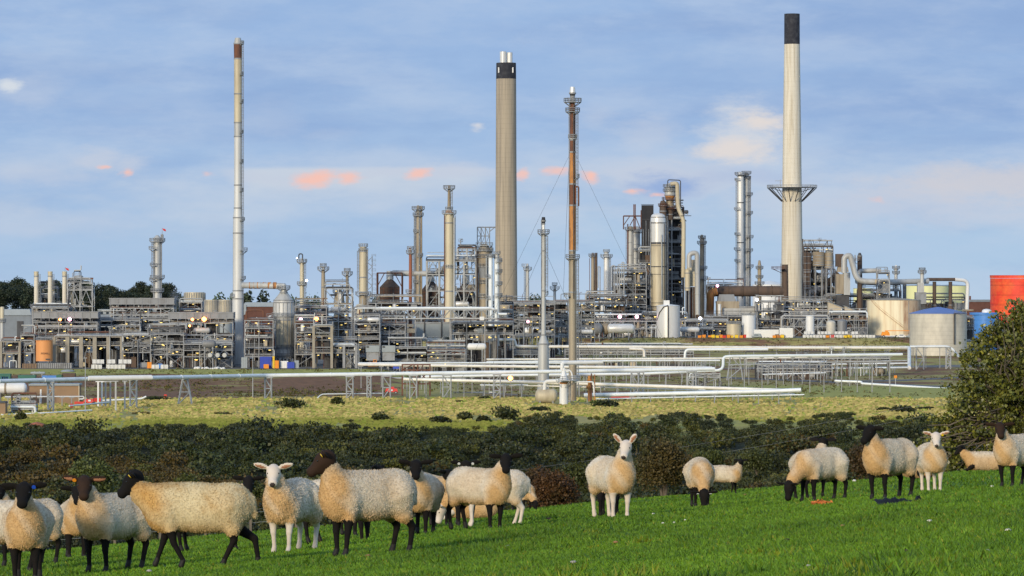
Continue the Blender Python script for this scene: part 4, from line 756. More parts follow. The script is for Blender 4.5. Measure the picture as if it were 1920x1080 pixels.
# ---------------------------------------------------------------- refinery: racks (px0, px1, d, depth, level pys)
RK = [
 ('concrete-framed rack with lamps at the edge of the picture beside the orange tank', 2, 37, 1482, 12, [662, 640], 1, dict(m='concrete', lamps=1.6, brace=.8, colw=.8)),
 ('low rack with an X brace squeezed against the orange tank', 39, 64, 1484, 10, [660, 642, 628], 2, dict(m='steel', brace=.9, lamps=.8)),
 ('big dark concrete portal frame with rows of lamps beside the orange tank', 101, 229, 1488, 16, [647, 631], 3, dict(m='concrete', lamps=1.6, brace=.12, colw=1.5, dens=.8)),
 ('grey cooler bank carried on slim legs above the concrete portal frame', 62, 182, 1500, 12, [631, 614, 603], 4, dict(cool=True, lamps=.6, brace=.1, lo=9)),
 ('cluttered pipe deck beneath the three pale stacks', 60, 128, 1545, 12, [600, 588, 577], 5, dict(lamps=.5, dens=1.3, lo=4)),
 ('low steel frame with slanting braces next to the concrete portal frame', 229, 282, 1484, 12, [660, 648, 628], 6, dict(brace=.9, lamps=.9)),
 ('tangle of pipes and rust-brown lines on two decks below the wide-galleried grey column', 282, 344, 1486, 14, [664, 655, 640, 626], 7, dict(lamps=1.0, brace=.4, dens=1.4)),
 ('long trussed cooler deck reaching across behind the wide-galleried grey column', 207, 325, 1550, 12, [600, 590, 577], 8, dict(cool=True, lamps=.2, brace=.8, m='steel_light', lo=3)),
 ('middle pipe deck full of small white fittings behind the low steel frame', 182, 262, 1512, 12, [640, 624, 610, 600], 9, dict(lamps=.6, dens=1.5, lo=1)),
 ('pipe deck between the wide-galleried grey column and the orange floodlights', 262, 334, 1518, 12, [640, 626, 613, 598], 10, dict(lamps=.6, dens=1.4, lo=1)),
 ('cooler bank with the brightest orange floodlight below it', 318, 436, 1506, 12, [640, 628, 604], 11, dict(cool=True, lamps=.5, brace=.2, lo=1)),
 ('open pipe tower in front of the grey cooling towers', 336, 378, 1570, 10, [592, 580, 566], 12, dict(lamps=.4, dens=1.2, brace=.7)),
 ('ground-level rack with round exchanger ends just before the tallest slim stack', 344, 435, 1484, 14, [668, 656, 645], 13, dict(lamps=1.2, dens=1.4, brace=.4)),
 ('pipe rack between the tallest slim stack and the round silver heater', 459, 512, 1490, 14, [668, 650, 632, 615, 600], 14, dict(lamps=.7, dens=1.4, brace=.3)),
 ('pipe rack on the far side of the round silver heater', 553, 590, 1500, 14, [664, 640, 622, 606], 15, dict(lamps=.7, dens=1.4, brace=.3)),
 ('upper deck with a strong orange floodlight behind the concrete trestle', 552, 612, 1530, 14, [612, 600, 588, 576], 16, dict(lamps=.6, dens=1.3, lo=2)),
 ('weathered concrete trestle with two big X braces and a lattice girder on top', 588, 622, 1478, 10, [661, 629, 611], 17, dict(m='concrete', lamps=.3, brace=1, colw=1.0, dens=.8)),
 ('dark ground-level bay beside the foot of the tall lattice frame', 622, 668, 1480, 12, [661, 648], 18, dict(lamps=1.0, colw=1.0, dens=1.1)),
 ('pipe tower behind the two grey cabinets', 664, 712, 1500, 14, [668, 648, 635, 622, 606, 590], 19, dict(lamps=.7, dens=1.3)),
 ('mid rack with ribbed pipe loops under the lattice bridge, before the hooded furnace', 700, 760, 1510, 14, [660, 638, 625, 608], 20, dict(lamps=.6, dens=1.3, brace=.5)),
 ('pipe rack at the foot of the rust-red column behind the lattice bridge', 690, 790, 1600, 14, [592, 578, 568], 21, dict(lamps=.4, dens=1.3)),
 ('low pipe rack carrying lamps, end on to the white drum', 728, 800, 1482, 12, [678, 662, 652], 22, dict(lamps=1.2, dens=1.3, brace=.2)),
 ('forest of thin uprights and pipes before the pale panel wall', 800, 872, 1482, 12, [676, 664, 656], 23, dict(lamps=.7, dens=1.6, brace=.2)),
 ('dark lamp-lit pump hall with arched pipes beside the pale panel wall', 846, 962, 1560, 16, [626, 606], 24, dict(lamps=1.8, dens=1.5, brace=.1)),
 ('pipe deck at the foot of the fat reactor column', 860, 962, 1640, 14, [600, 585, 570], 25, dict(lamps=.5, dens=1.3)),
 ('pipe rack before the foot of the tan chimney', 955, 1040, 1760, 14, [628, 612, 598, 584, 568], 26, dict(lamps=.8, dens=1.5)),
 ('pipe rack crossing behind the rusty flare', 1040, 1115, 1790, 14, [628, 612, 598, 582, 566], 27, dict(lamps=.7, dens=1.5, m='steel')),
 ('grey cooler bank behind the silver flare', 962, 1060, 1900, 12, [600, 588, 578], 28, dict(lamps=.4, cool=True, lo=2)),
 ('dark many-tiered unit with glowing lamps beneath the short silver columns', 1100, 1172, 1930, 16, [612, 598, 584, 570, 556], 29, dict(lamps=1.6, dens=1.6, m='steel_dark')),
 ('tangle of upright pipes against the tall dark unit', 1150, 1212, 1960, 14, [606, 588, 570, 552, 530, 508], 30, dict(lamps=1.0, dens=1.5, m='steel')),
 ('pipe tower between the black slab tower and the widest silver vessel', 1198, 1222, 1985, 10, [598, 576, 556, 536, 516, 492, 470], 34, dict(lamps=.8, dens=1.2, m='steel', brace=.6)),
 ('dark base deck with lamps under the widest silver vessel', 1205, 1290, 1950, 14, [602, 590], 35, dict(lamps=1.6, dens=1.4, m='steel_dark')),
 ('long white-railed pipe rack in front of the tall dark unit', 1100, 1234, 1905, 8, [616, 602], 36, dict(lamps=.3, dens=1.6, dark=False, m='steel_light', brace=.05)),
 ('slim pipe rack with yellow lamps between white-roofed tank and brown furnace block', 1278, 1365, 1935, 12, [616, 602], 37, dict(lamps=1.4, dens=1.4, m='steel', brace=.2)),
 ('dark multi-deck rack under the grey furnace block', 1322, 1420, 1965, 12, [622, 608, 595], 38, dict(lamps=1.0, dens=1.2, m='steel_dark')),
 ('small deck with railings on top of the huge brown duct', 1326, 1395, 2010, 8, [545, 536], 39, dict(lamps=.5, dens=1.3, m='steel', lo=20)),
 ('black rusty tower frame below the end of the huge brown duct', 1418, 1470, 1970, 12, [616, 600, 584, 566], 40, dict(lamps=.9, dens=1.1, m='steel_dark', brace=.8)),
 ('grey rack of X braces behind the white upright tank', 1466, 1556, 1935, 10, [612, 596], 41, dict(lamps=.5, dens=1.2, m='steel_light', brace=1)),
 ('low pipe rack between the greenish drums and the streaked cream tank', 1556, 1626, 1945, 10, [614, 600, 590], 42, dict(lamps=.5, dens=1.3, m='steel')),
 ('deck of pumps and pipes at the foot of the pale cream chimney', 1455, 1560, 1985, 12, [590, 576, 564], 43, dict(lamps=.8, dens=1.4, m='steel')),
 ('black bay of pipes behind the two little cream buildings', 1550, 1640, 2020, 14, [600, 580, 556], 44, dict(lamps=.5, dens=1.3, m='steel_dark')),
 ('lattice-legged rust frame carrying the brown drums behind the pale cream chimney', 1508, 1566, 2040, 12, [590, 560, 528, 505], 45, dict(lamps=.5, dens=1.9, m='steel_dark', brace=.9, colw=.6)),
 ('pale pipe rack under the long duct above the streaked cream tank', 1610, 1690, 2030, 10, [560, 545], 46, dict(lamps=.3, dens=1.4, m='steel')),
 ('dark pump structure between the two large cream and grey tanks', 1728, 1812, 2060, 12, [598, 580, 562], 47, dict(lamps=.3, dens=1.2, m='steel')),
 ('fine pipe frame leaning on the far edge of the blue-domed tank', 1806, 1826, 1800, 8, [640, 616, 596], 48, dict(lamps=.3, dens=1.2, m='steel')),
]
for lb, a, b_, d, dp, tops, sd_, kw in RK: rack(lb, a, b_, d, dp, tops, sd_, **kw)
# upper rear silhouettes
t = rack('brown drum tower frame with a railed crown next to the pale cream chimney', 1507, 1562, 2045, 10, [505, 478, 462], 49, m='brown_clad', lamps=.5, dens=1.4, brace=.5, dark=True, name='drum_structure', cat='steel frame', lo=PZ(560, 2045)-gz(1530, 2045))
for i, (px, w_, y0, y1, m) in enumerate([(1514, 15, 474, 510, 'brown_clad'), (1535, 22, 472, 496, 'clad_tan'), (1554, 16, 474, 500, 'clad_tan'), (1514, 14, 512, 540, 'brown_clad')]):
    T('rusty_drum', 'drum', ('grimy brown drum against the edge of the pale cream chimney', 'widest mottled drum on the railed frame by the pale cream chimney', 'outer mottled drum on the railed frame by the pale cream chimney', 'lower dark drum below the grimy brown one by the chimney')[i], px, 2038, [(y0, w_, m), (y1, w_, m)], base=y1+3, cap=None, rings=3)
gonpipe('slim black pole standing between the pale cream chimney and the brown drums', [(1505, 448, 2030), (1505, 560, 2030)], 2.4, 'steel_dark', name='vent_pipe')
for i, (a, y0, b_, y1) in enumerate([(1512, 465, 1508, 450), (1520, 465, 1518, 450), (1524, 466, 1520, 450), (1524, 450, 1529, 466), (1543, 466, 1551, 452), (1556, 466, 1560, 451)]):
    gonpipe('thin hoist strut leaning on the railed crown beside the pale cream chimney', [(a, y0, 2036), (b_, y1, 2036)], 1, 'steel_dark', name='strut', group='hoist struts over the brown drums', n=4)
t = furnace('tan and grey heater block with a rusty foot below the big bent duct', 1582, 2010, [('tan_panel', 'clad_tan', -14, 0, 514, 551, 0, 8, 1), ('grey_panel', 'alu', .3, 12, 511, 553, -.3, 8, 1), ('cap', 'brown_clad', -14, 0, 476, 500, 1, 7, 1), ('neck', 'clad_tan', -12, 10, 500, 510, 1, 7, .8), ('leg_bay', 'steel_dark', -13, 11, 553, None, 1, 7, 1)])
gonpipe('big grey duct bending over and plunging down behind the heater block', [(1583, 512, 2000), (1583, 482, 2000), (1594, 478, 2000), (1607, 527, 2000), (1640, 528, 2000)], 11, 'alu', name='bent_duct', bend=5, n=14, flange=9)
gonpipe('thick rust-stained chute slanting behind the brown drums', [(1543, 540, 2042), (1572, 512, 2042)], 12, 'brown_clad', name='chute')
T('vent_stack', 'stack', 'dark stub stack with a cage beside the big bent duct', 1612, 2020, [(474, 4, 'steel_dark'), (480, 9, 'brown_clad'), (522, 9.5, 'brown_clad')], base=600, plats=[(488, 10, LEFT, 'steel')], pipes=[(-9, 478, 500, .3, 'steel')], cap=None)
gonpipe('short thick grey duct ahead of the dark stub stack', [(1608, 520, 2015), (1612, 508, 2015), (1652, 507, 2015)], 9, 'alu', name='duct', n=14, bend=3)
t = furnace('grey equipment box on a deck above the streaked cream tank', 1659, 2010, [('body', 'steel', -11, 9, 526, 546, 0, 6, 1), ('roof', 'roof_grey', -12, 9, 510, 514, 0, 6, 1), ('side_box', 'cream_wall', -20, -11.3, 524, 532, 0, 5, 1)])
t = rack('open frame with a lamp carrying the grey equipment box', 1646, 1668, 2005, 8, [548, 526, 511], 50, m='steel', lamps=.6, dens=.8, dark=False, name='equipment_structure', cat='steel frame', lo=10)
gonpipe('long thick grey duct running level above the two big tanks', [(1606, 527, 2020), (1668, 529, 2030), (1740, 527, 2040)], 10.5, 'alu', name='long_duct', n=14, flange=14)
gonpipe('dark-wrapped pipe continuing the long duct towards the red tank', [(1738, 524, 2041), (1790, 524, 2046)], 6.5, 'brown_clad', name='wrapped_pipe')
gonpipe('white end of the long duct bending down beside the pale green tanks', [(1790, 524, 2046), (1815, 526, 2048), (1813, 580, 2048)], 7, 'white', name='duct_end', bend=3)
for px, m, lb in ((1696, 'grey', 'grey leg under the long duct above the streaked cream tank'), (1752, 'brown_clad', 'rusty leg under the long duct, first before the pale green tank'), (1782, 'brown_clad', 'dark flared leg under the long duct, second before the pale green tank')):
    T('duct_support', 'duct support', lb, px, 2044, [(528, 7, m), (572, 7, m), (584, 16, 'steel_dark'), (612, 17, 'steel_dark')], cap=None)
T('column', 'column', 'small white column with a round crown platform over the streaked cream tank', 1680, 2035, [(497, 4, 'white'), (504, 6, 'alu'), (560, 7, 'alu_cream')], plats=[(503, 14, OR, 'steel'), (512, 14, OR, 'steel'), (545, 10)])
T('column', 'column', 'small column with a ragged crown standing on the long duct line', 1729, 2035, [(505, 7, 'alu'), (560, 8, 'alu')], plats=[(511, 16, OR, 'steel'), (506, 12, OR, 'steel')])
t = furnace('blocky dark-footed heater under the end of the long duct', 1727, 2030, [('body', 'steel', -10, 10, 548, 570, 0, 7, 1), ('neck', 'alu', -6, 6, 530, 548, 1, 5, 1), ('foot', 'steel_dark', -8, 8, 570, None, 1, 6, 1)])
# lattice bridge
g_ = gz(800, 1545); t = thing('pipe_bridge', 'long grey lattice girder bridge crossing in front of the cream and rust-red columns', 'bridge', (PX(700, 1545), 1545, g_)); k = 1545/F; z1, z0 = PZ(580, 1545)-g_, PZ(596, 1545)-g_
b = mb('steel_light'); W_ = 232*k
for y in (0, 5):
    b.box(0, W_, y-.2, y+.2, z1-.4, z1); b.box(0, W_, y-.2, y+.2, z0-.5, z0)
    for i in range(17):
        x = W_*i/16; b.bar((x, y, z0), (x, y, z1), .26)
        if i < 16: b.bar((x, y, z0 if i % 2 else z1), (x+W_/16, y, z1 if i % 2 else z0), .26)
b.build('truss', t); b = mb('pipe_white').tube([(-4, 1, z0+1), (-4, 1, z1+.5), (W_*.97, 1, z1+.5), (W_, 1, z0+1.5), (W_+18*k, 1, z0+1.5)], .5, 8, bend=1.5); b.build('pipe', t); mb('alu').tube([(2, 3, z1+.4), (W_-3, 3, z1+.4)], .35, 8).build('pipe', t)
for x in (.06, .34, .62, .9): mb('steel').box(W_*x-.3, W_*x+.3, 1, 4, 0, z0-.5).build('leg', t)
mb('white').box(W_*.86, W_*.86+1.8, -.4, -.3, z0-.9, z0+.5).build('sign', t)
t = furnace('pale panel wall of a windowless grey building under the lattice bridge', 812, 1580, [('wall', 'roof_grey', -34, 34, 607, 632, 0, 8, 1), ('parapet', 'steel', -35, 35, 604, 607, -.2, 8.2, 1)], name='building', cat='building')
b = mb('steel_dark'); k = 1580/F; [b.box(x*k-.25, x*k+.25, -.5, -.2, PZ(634, 1580)-gz(812, 1580), PZ(600, 1580)-gz(812, 1580)) for x in (-16, 16)]; b.build('column', t)
t = furnace('small cream cabin in front of the pale panel wall', 766, 1570, [('wall', 'cream_wall', -6, 9, 608, 613, 0, 5, 1), ('lower_wall', 'cream_wall', -6, 12, 616, 624, -1, 5, 1)], name='cabin', cat='cabin')
for px, lb in ((698, 'grey cabinet with a dark vent, nearer the orange digger'), (728, 'grey cabinet with a dark vent, nearer the white drum')):
    furnace(lb, px, 1478, [('body', 'roof_grey', -12, 13, 648, 660, 0, 4, 1), ('vent', 'steel_dark', -11, -6, 649, 652, -.1, .2, 1), ('legs', 'steel', -11, 12, 660, 676, .5, 3, 1)], name='cabinet', cat='cabinet')
def hvessel(label, px0, px1, py, d, hpx, m='white', name='storage_drum', legs=True, tilt=0):
    g = gz(px0, d); k = d/F; t = thing(name, label, 'drum', (PX(px0, d), d, g), rz=tilt); b = mb(); z = PZ(py, d)-g; r_ = hpx*k/2; vessel_h(b, 0, (px1-px0)*k, 0, z, r_, m); b.build('body', t)
    b = mb('steel'); W_ = (px1-px0)*k
    for q in (.22, .78): b.box(W_*q-.2, W_*q+.2, -r_*.6, r_*.6, 0, max(.1, z-r_*1.2))
    b.build('saddle', t)
    for q in (.3, .6): mb('steel_light').tube([(W_*q, 0, z+r_*.9), (W_*q, 0, z+r_*1.5)], .15, 6).build('nozzle', t)
    return t
hvessel('white horizontal drum in a pipe frame near the white trestle', 876, 912, 650, 1476, 13, 'white')
hvessel('grey-white horizontal drum beside the orange-lit cooler bank', 378, 405, 645, 1478, 15, 'grey')
hvessel('white horizontal drum with the red and white barrier before it', 982, 1014, 621, 1860, 14, 'white')
hvessel('dull grey horizontal drum, one of two end to end behind the barrier', 1102, 1130, 617, 1870, 23, 'grey')
hvessel('silver horizontal drum with a brown band, behind the white-railed rack', 1127, 1146, 616, 1874, 23, 'clad_tan')
hvessel('long silver insulated drum lying behind the pipelines', 1138, 1190, 616, 1872, 18, 'alu_bright')
hvessel('silver horizontal pipe drum joined to the white-roofed tank', 1275, 1312, 618, 1900, 10, 'alu_bright')
for j, (px, y, w_) in enumerate([(1052, 612, 13), (1052, 623, 13), (1068, 612, 13), (1068, 623, 13), (1092, 622, 12)]):
    d = 1868; g = gz(px, d); k = d/F; t = thing('heat_exchanger', 'dark round-ended exchanger, one of the stacked ones beside the rusty flare', 'heat exchanger', (PX(px, d), d, g), 'stacked heat exchangers by the rusty flare')
    z = PZ(y, d)-g; mb('grey').tube([(0, 0, z), (0, 7, z)], w_*k*.42, 14).build('body', t); mb('steel_dark').tube([(0, -.3, z), (0, -.02, z)], w_*k*.36, 14).build('end_plate', t); mb('alu').tube([(0, -.5, z), (0, -.32, z)], w_*k*.2, 10).build('cover', t)
for j, px in enumerate((394, 408, 421)):
    d = 1476; g = gz(px, d); k = d/F; t = thing('heat_exchanger', 'pale round-ended exchanger, one of three at the foot of the tallest slim stack', 'heat exchanger', (PX(px, d), d, g), 'three exchangers by the stack'); z = PZ(666, d)-g
    mb('grey').tube([(0, 0, z), (0, 5, z)], 4.5*k, 14).build('body', t); mb('alu').tube([(0, -.3, z), (0, -.02, z)], 4*k, 14).build('end_plate', t)
for sp in ((1108, 602, 1860, 'lamp_p'),):
    pass
# storage tanks
TK = tank
TK('orange_tank', 'orange cylindrical tank with faint dark lettering, standing before the grey racks', 83, 1478, 639, 31.5, 'tank_orange', base=677, roof='cone', rh=.04, rimrail=True)
t = thing('tank_plinth', 'low ribbed container-like plinth wall under the orange tank', 'wall', (PX(95, 1474), 1474, gz(95, 1474))); k = 1474/F; b = mb('tan_wall').box(-53*k, -27*k, 0, 3, 0, 9*k); b.use('steel').box(-26.7*k, 39*k, .4, 6, 0, 10*k); b.build('wall', t); b = mb('steel_dark'); [b.box(x*k-.1, x*k+.1, -.12, -.0, .1, 8.8*k) for x in range(-51, -28, 3)]; [b.box(x*k-.1, x*k+.1, .25, .38, .1, 9.8*k) for x in range(-25, 38, 4)]; b.build('ribs', t)
ot = bpy.data.objects['orange_tank']
def letters(par, txt, size, m, x, y, z, name='lettering'):
    fc = bpy.data.curves.new('lettering', 'FONT'); fc.body = txt; fc.size = size; fc.align_x = 'CENTER'; fc.extrude = .02
    o = link(bpy.data.objects.new('lettering_source', fc)); dg = bpy.context.evaluated_depsgraph_get(); me = bpy.data.meshes.new_from_object(o.evaluated_get(dg)); bpy.data.objects.remove(o); bpy.data.curves.remove(fc)
    me.materials.clear(); me.materials.append(MATS[m]); o = link(bpy.data.objects.new(name, me)); o.parent = par; o.rotation_euler = (R(90), 0, 0); o.location = (x, y, z); return o
letters(ot, 'nova', 1.5, 'rust', .5, -3.36, PZ(664, 1478)-gz(83, 1478))
mb('steel_dark').box(.9, 2.5, -3.2, -2.8, PZ(674.5, 1478)-gz(83, 1478), PZ(672, 1478)-gz(83, 1478)).build('sign', ot)
# ---------------------------------------------------------------- tanks, pipelines, yard things, background
t = TK('rusty_tank', 'big cream tank streaked with rust and a diagonal mark, behind the orange boom lift', 1676, 1975, 563, 100, 'tank_rusty', rh=.05, rm='clad_tan', stair='tank_rusty2')
k = 1975/F; r_ = 50*k; g_ = gz(1676, 1975); b = mb('tank_rusty2'); P = [R(-100+6*i) for i in range(15)]; h0, h1 = .5, PZ(563.5, 1975)-g_
b.add([((r_+.06)*math.cos(a+R(25)), (r_+.06)*math.sin(a+R(25)), z) for z in (h0, h1) for a in P], [(i, i+1, i+16, i+15) for i in range(14)], True); b.build('weathered_plates', t)
b = mb('steel'); b.box((23)*k-.12, 23*k+.12, -math.sqrt(r_**2-(23*k)**2)-.3, -math.sqrt(r_**2-(23*k)**2), 0, h1); b.build('down_pipe', t)
t = TK('grey_tank', 'large pale grey panelled tank with a blue conical roof', 1759, 1790, 588, 107, 'tank_grey', rh=.12, rm='roof_blue')
k = 1790/F; r_ = 53.5*k; g_ = gz(1759, 1790); xx = 25*k; yy = -math.sqrt(r_**2-xx**2); h1 = PZ(588, 1790)-g_
b = mb('steel_dark').box(xx-.35, xx+.35, yy-.6, yy-.05, PZ(645, 1790)-g_, h1+.3); b.box(xx, xx+26*k*.8, yy-.3, yy+.2, h1+.2, h1+.4); b.build('ladder_casing', t)
b = mb('steel'); rail_line(b, [(xx+i*2, -math.sqrt(max(0, r_**2-(xx+i*2)**2)), h1) for i in range(4)], t=.07); b.build('handrail', t)
TK('blue_tank', 'blue cylindrical tank with a white dome lid, half behind the broad tree', 1848, 1850, 590, 50, 'tank_blue', roof=None, nring=1, ring_m='tank_blue')
t = TK('tank_lid', 'round blue rim plate on top of the blue tank', 1846, 1850.5, 586, 56, 'tank_blue', base=590, roof=None, cat='lid'); 
TK('white_dome', 'small white dome on the blue tank', 1850, 1851, 583, 18, 'white', base=586, roof='dome', rh=.18, cat='dome')
TK('red_tank', 'bright red tank rising above the broad tree', 1915, 2350, 522, 116, 'tank_red', base=None, roof=None, nring=2, ring_m='tank_red')
TK('red_tank_rim', 'projecting rim round the top of the bright red tank', 1915, 2350.5, 516, 117.5, 'tank_red', base=521.5, roof=None, cat='rim')
TK('green_tank', 'pale yellow-green tank, first behind the long dark duct', 1738, 2560, 536, 84, 'tank_green', rh=.04, rm='roof_grey', ring_m='tank_green')
TK('green_tank', 'pale yellow-green tank touching the clear sky on its far side', 1784, 2620, 536, 66, 'tank_green', rh=.04, rm='roof_grey')
TK('green_tank', 'distant pale green tank glimpsed under the big bent duct', 1618, 2600, 541, 36, 'tank_green', rh=.04, rm='roof_grey')
TK('distant_tank', 'distant bluish-white tank roof just beside the foot of the pale cream chimney', 1442, 2700, 534, 62, 'white', rh=.13)
t = TK('white_tank', 'bright silver-white tank with a square hut on its roof before the widest silver vessel', 1253, 1890, 574, 44, 'alu_bright', rh=.10, rm='white')
k = 1890/F; g_ = gz(1253, 1890); h1 = PZ(574, 1890)-g_; mb('white').box(-9*k, 2*k, -3, 1, h1+.2, PZ(563, 1890)-g_).build('roof_hut', t); b = mb('steel_dark'); b.box(-1*k-.3, -1*k+.3, -22*k-.35, -22*k, 0, h1); b.build('ladder_casing', t)
b = mb('steel_dark').tube([(-21*k, -6*k, h1*.55), (-17*k, -15*k, h1*.8), (-9*k, -21*k, h1*.98), (-1*k, -22.3*k, h1+.3)], .3, 6); b.build('stair', t)
TK('cream_tank', 'squat cream tank beside the taller cream one', 1376, 1895, 608, 27, 'alu_cream', rh=.05, rimrail=True)
TK('cream_tank', 'taller cream tank with a side pipe, in front of the black rusty tower frame', 1404, 1900, 592, 26, 'white', rh=.05, rimrail=True)
TK('white_upright_tank', 'slim white upright tank in front of the grey X-braced rack', 1519, 1896, 593, 15.5, 'white', rh=.1)
TK('greenish_tank', 'dull green-grey tank nearer the white upright tank', 1558, 1898, 605, 18, 'tank_grey', rh=.2, roof='dome')
TK('greenish_tank', 'dull green-grey tank nearer the streaked cream tank', 1579, 1899, 603, 18, 'grey', rh=.2, roof='dome')
for px, lb, x0 in ((1566, 'little cream building with a white lean-to roof, nearer the pale chimney', -13), (1597, 'little cream building with a white lean-to roof, nearer the streaked tank', -12)):
    d = 1960; g = gz(px, d); k = d/F; yt = 565 if px < 1580 else 573; t = thing('pump_house', lb, 'building', (PX(px, d), d, g)); h0, h1 = PZ(yt+16, d)-g, PZ(yt, d)-g; a = 13*k
    mb('cream_wall').add([(-a, 0, 0), (a, 0, 0), (a, 7, 0), (-a, 7, 0), (-a, 0, h1-.5), (a, 0, h0+1), (a, 7, h0+1), (-a, 7, h1-.5)], [(0,1,5,4),(1,2,6,5),(2,3,7,6),(3,0,4,7),(4,5,6,7)]).build('wall', t)
    mb('roof_grey').add([(-a-.3, -.6, h1-.3), (a+.4, -.6, h0+1.0), (a+.4, 7.5, h0+1.2), (-a-.3, 7.5, h1-.1), (-a-.3, -.6, h1), (a+.4, -.6, h0+1.3), (a+.4, 7.5, h0+1.5), (-a-.3, 7.5, h1+.2)], [(3,2,1,0),(4,5,6,7),(0,1,5,4),(1,2,6,5),(2,3,7,6),(3,0,4,7)]).build('roof', t)
def fold(src, dst, nm):
    s_ = bpy.data.objects[src]; d_ = bpy.data.objects[dst]
    for c in list(s_.children): c.parent = d_; c.location = s_.location-d_.location; c.name = nm
    bpy.data.objects.remove(s_)
fold('tank_lid', 'blue_tank', 'lid'); fold('white_dome', 'blue_tank', 'dome'); fold('red_tank_rim', 'red_tank', 'rim')
# buildings and cooling towers behind
furnace('brick-dark long building between the pale green tanks and the red tank', 1835, 2500, [('wall', 'brick', -24, 26, 566, None, 0, 20, 1), ('roof', 'shed', -24.5, 26.5, 562, 566, -.5, 20.5, 1), ('chimney', 'brick', -17, -13, 555, 562, 4, 7, 1)], name='building', cat='building')
furnace('grey-roofed shed behind the silver drum at the edge of the picture', 28, 1720, [('wall', 'shed', -38, 30, 591, None, 0, 18, 1), ('eaves_roof', 'roof_grey', -39, 31, 580, 591, -.5, 19, .9), ('door', 'steel_dark', 4, 16, 602, None, -.3, -.02, 1)], name='shed', cat='shed')
furnace('blue-grey site cabin between the lattice tower and the trussed cooler deck', 198, 1700, [('wall', 'roof_grey', -14, 14, 582, None, 0, 10, 1), ('roof', 'roof_grey', -15, 15, 580, 582, -.5, 10.5, 1), ('window', 'glass', -10, -5, 584, 589, -.15, -.02, 1), ('window', 'glass', 1, 6, 584, 589, -.15, -.02, 1)], name='site_cabin', cat='cabin')
furnace('low blue-grey hall below the site cabin', 200, 1640, [('wall', 'roof_grey', -20, 12, 596, None, 0, 14, 1), ('roof', 'shed', -21, 13, 592, 596, -.5, 14.5, .93)], name='hall', cat='building')
for px, w_, y0, lb in ((365, 40, 548, 'farther slatted grey cooling tower, standing higher above the racks'), (396, 26, 562, 'nearer slatted cooling tower cell, first of the low pair'), (422, 26, 562, 'nearer slatted cooling tower cell touching the tallest slim stack')):
    d = 1760 if y0 < 560 else 1700; t = T('cooling_tower', 'cooling tower', lb, px, d, [(y0, w_*.93, 'alu_cream'), (y0+14, w_, 'alu_cream'), (y0+45, w_, 'roof_grey')], cap=None, flange=None)
    k = d/F; b = mb('steel'); g_ = gz(px, d)
    for a in range(28): a = a/28*6.283; b.box(w_/2*k*1.01*math.cos(a)-.1, w_/2*k*1.01*math.cos(a)+.1, w_/2*k*1.01*math.sin(a)-.1, w_/2*k*1.01*math.sin(a)+.1, PZ(y0+44, d)-g_, PZ(y0+1, d)-g_)
    b.build('slats', t)
furnace('long low dark-walled building with a pale roof behind the conical hood', 478, 1820, [('wall', 'brick', -22, 42, 574, None, 0, 18, 1), ('roof', 'roof_grey', -24, 44, 567, 575, -.5, 18.5, .85), ('grey_wall', 'roof_grey', -23, -16, 572, 590, -.8, -.1, 1)], name='building', cat='building')
# flags
for px, py, d, lb in ((127, 507, 1560, 'red pennant flag above the third pale stack'), (309, 433, 1580, 'red pennant flag above the wide-galleried grey column')):
    t = thing('flag', lb, 'flag', (PX(px-5, d), d, PZ(py+10, d))); mb('steel').tube([(0, 0, 0), (0, 0, 3.4)], .08, 5).build('pole', t); mb('red').add([(.1, 0, 3.3), (1.4, .15, 2.9), (1.6, .1, 2.1), (.6, -.1, 2.4), (.1, .12, 3.18), (1.4, .27, 2.78), (1.6, .22, 1.98), (.6, .02, 2.28)], [(0,1,2,3),(7,6,5,4),(0,4,5,1),(2,6,7,3)]).build('cloth', t)
# floodlights that glow in the photo
for px, py, d, m, lb, r_ in ((113, 599, 1498, 'lamp_o', 'orange floodlight on the cooler bank, next to the pink one', .55), (131, 598.5, 1498, 'lamp_p', 'pink-white floodlight under the three pale stacks', .7), (361, 599, 1504, 'lamp_o', 'smaller orange floodlight beside the brightest one', .6), (356, 611, 1504, 'lamp_o', 'reddish lamp just below the pair of orange floodlights', .45), (383, 598.5, 1504, 'lamp_o', 'brightest orange floodlight on the cooler bank before the tallest slim stack', .95), (564, 598.5, 1526, 'lamp_p', 'pinkish floodlight behind the round silver heater', .65), (593, 598, 1526, 'lamp_o', 'strong orange floodlight above the concrete trestle', .95),
      (990, 603, 1755, 'lamp_p', 'violet-pink floodlight beside the silver flare', .6), (1162, 594, 1902, 'lamp_p', 'pink floodlight above the long silver drum, nearer the flare', .9), (1194, 594, 1902, 'lamp_p', 'pink floodlight above the long silver drum, nearer the white-roofed tank', .9), (1313, 597, 1930, 'lamp_b', 'cold white floodlight beside the white-roofed tank', .8), (1345, 536, 1990, 'lamp_p', 'magenta floodlight on top of the huge brown duct', .7), (1419, 562, 1960, 'lamp_b', 'bluish floodlight on a mast before the black rusty tower frame', .8), (957, 709, 1262, 'lamp_o', 'orange glowing light among the white pipelines near the silver flare', .8), (575, 526, 1598, 'lamp_b', 'bluish lamp on the slim white column with the gooseneck', .5)):
    t = thing('floodlight', lb, 'floodlight', (PX(px, d), d, PZ(py, d)), 'glowing floodlights'); bulb(t, 0, -.6, 0, m, r_, 'bulb'); mb('steel').tube([(0, .1, -3), (0, .1, 0)], .1, 5).build('bracket', t)
t = thing('light_mast', 'slim mast carrying the bluish floodlight', 'mast', (PX(1419, 1962), 1962, gz(1419, 1962))); mb('steel').tube([(0, 0, 0), (0, 0, PZ(560, 1962)-gz(1419, 1962))], .2, 6).build('pole', t)
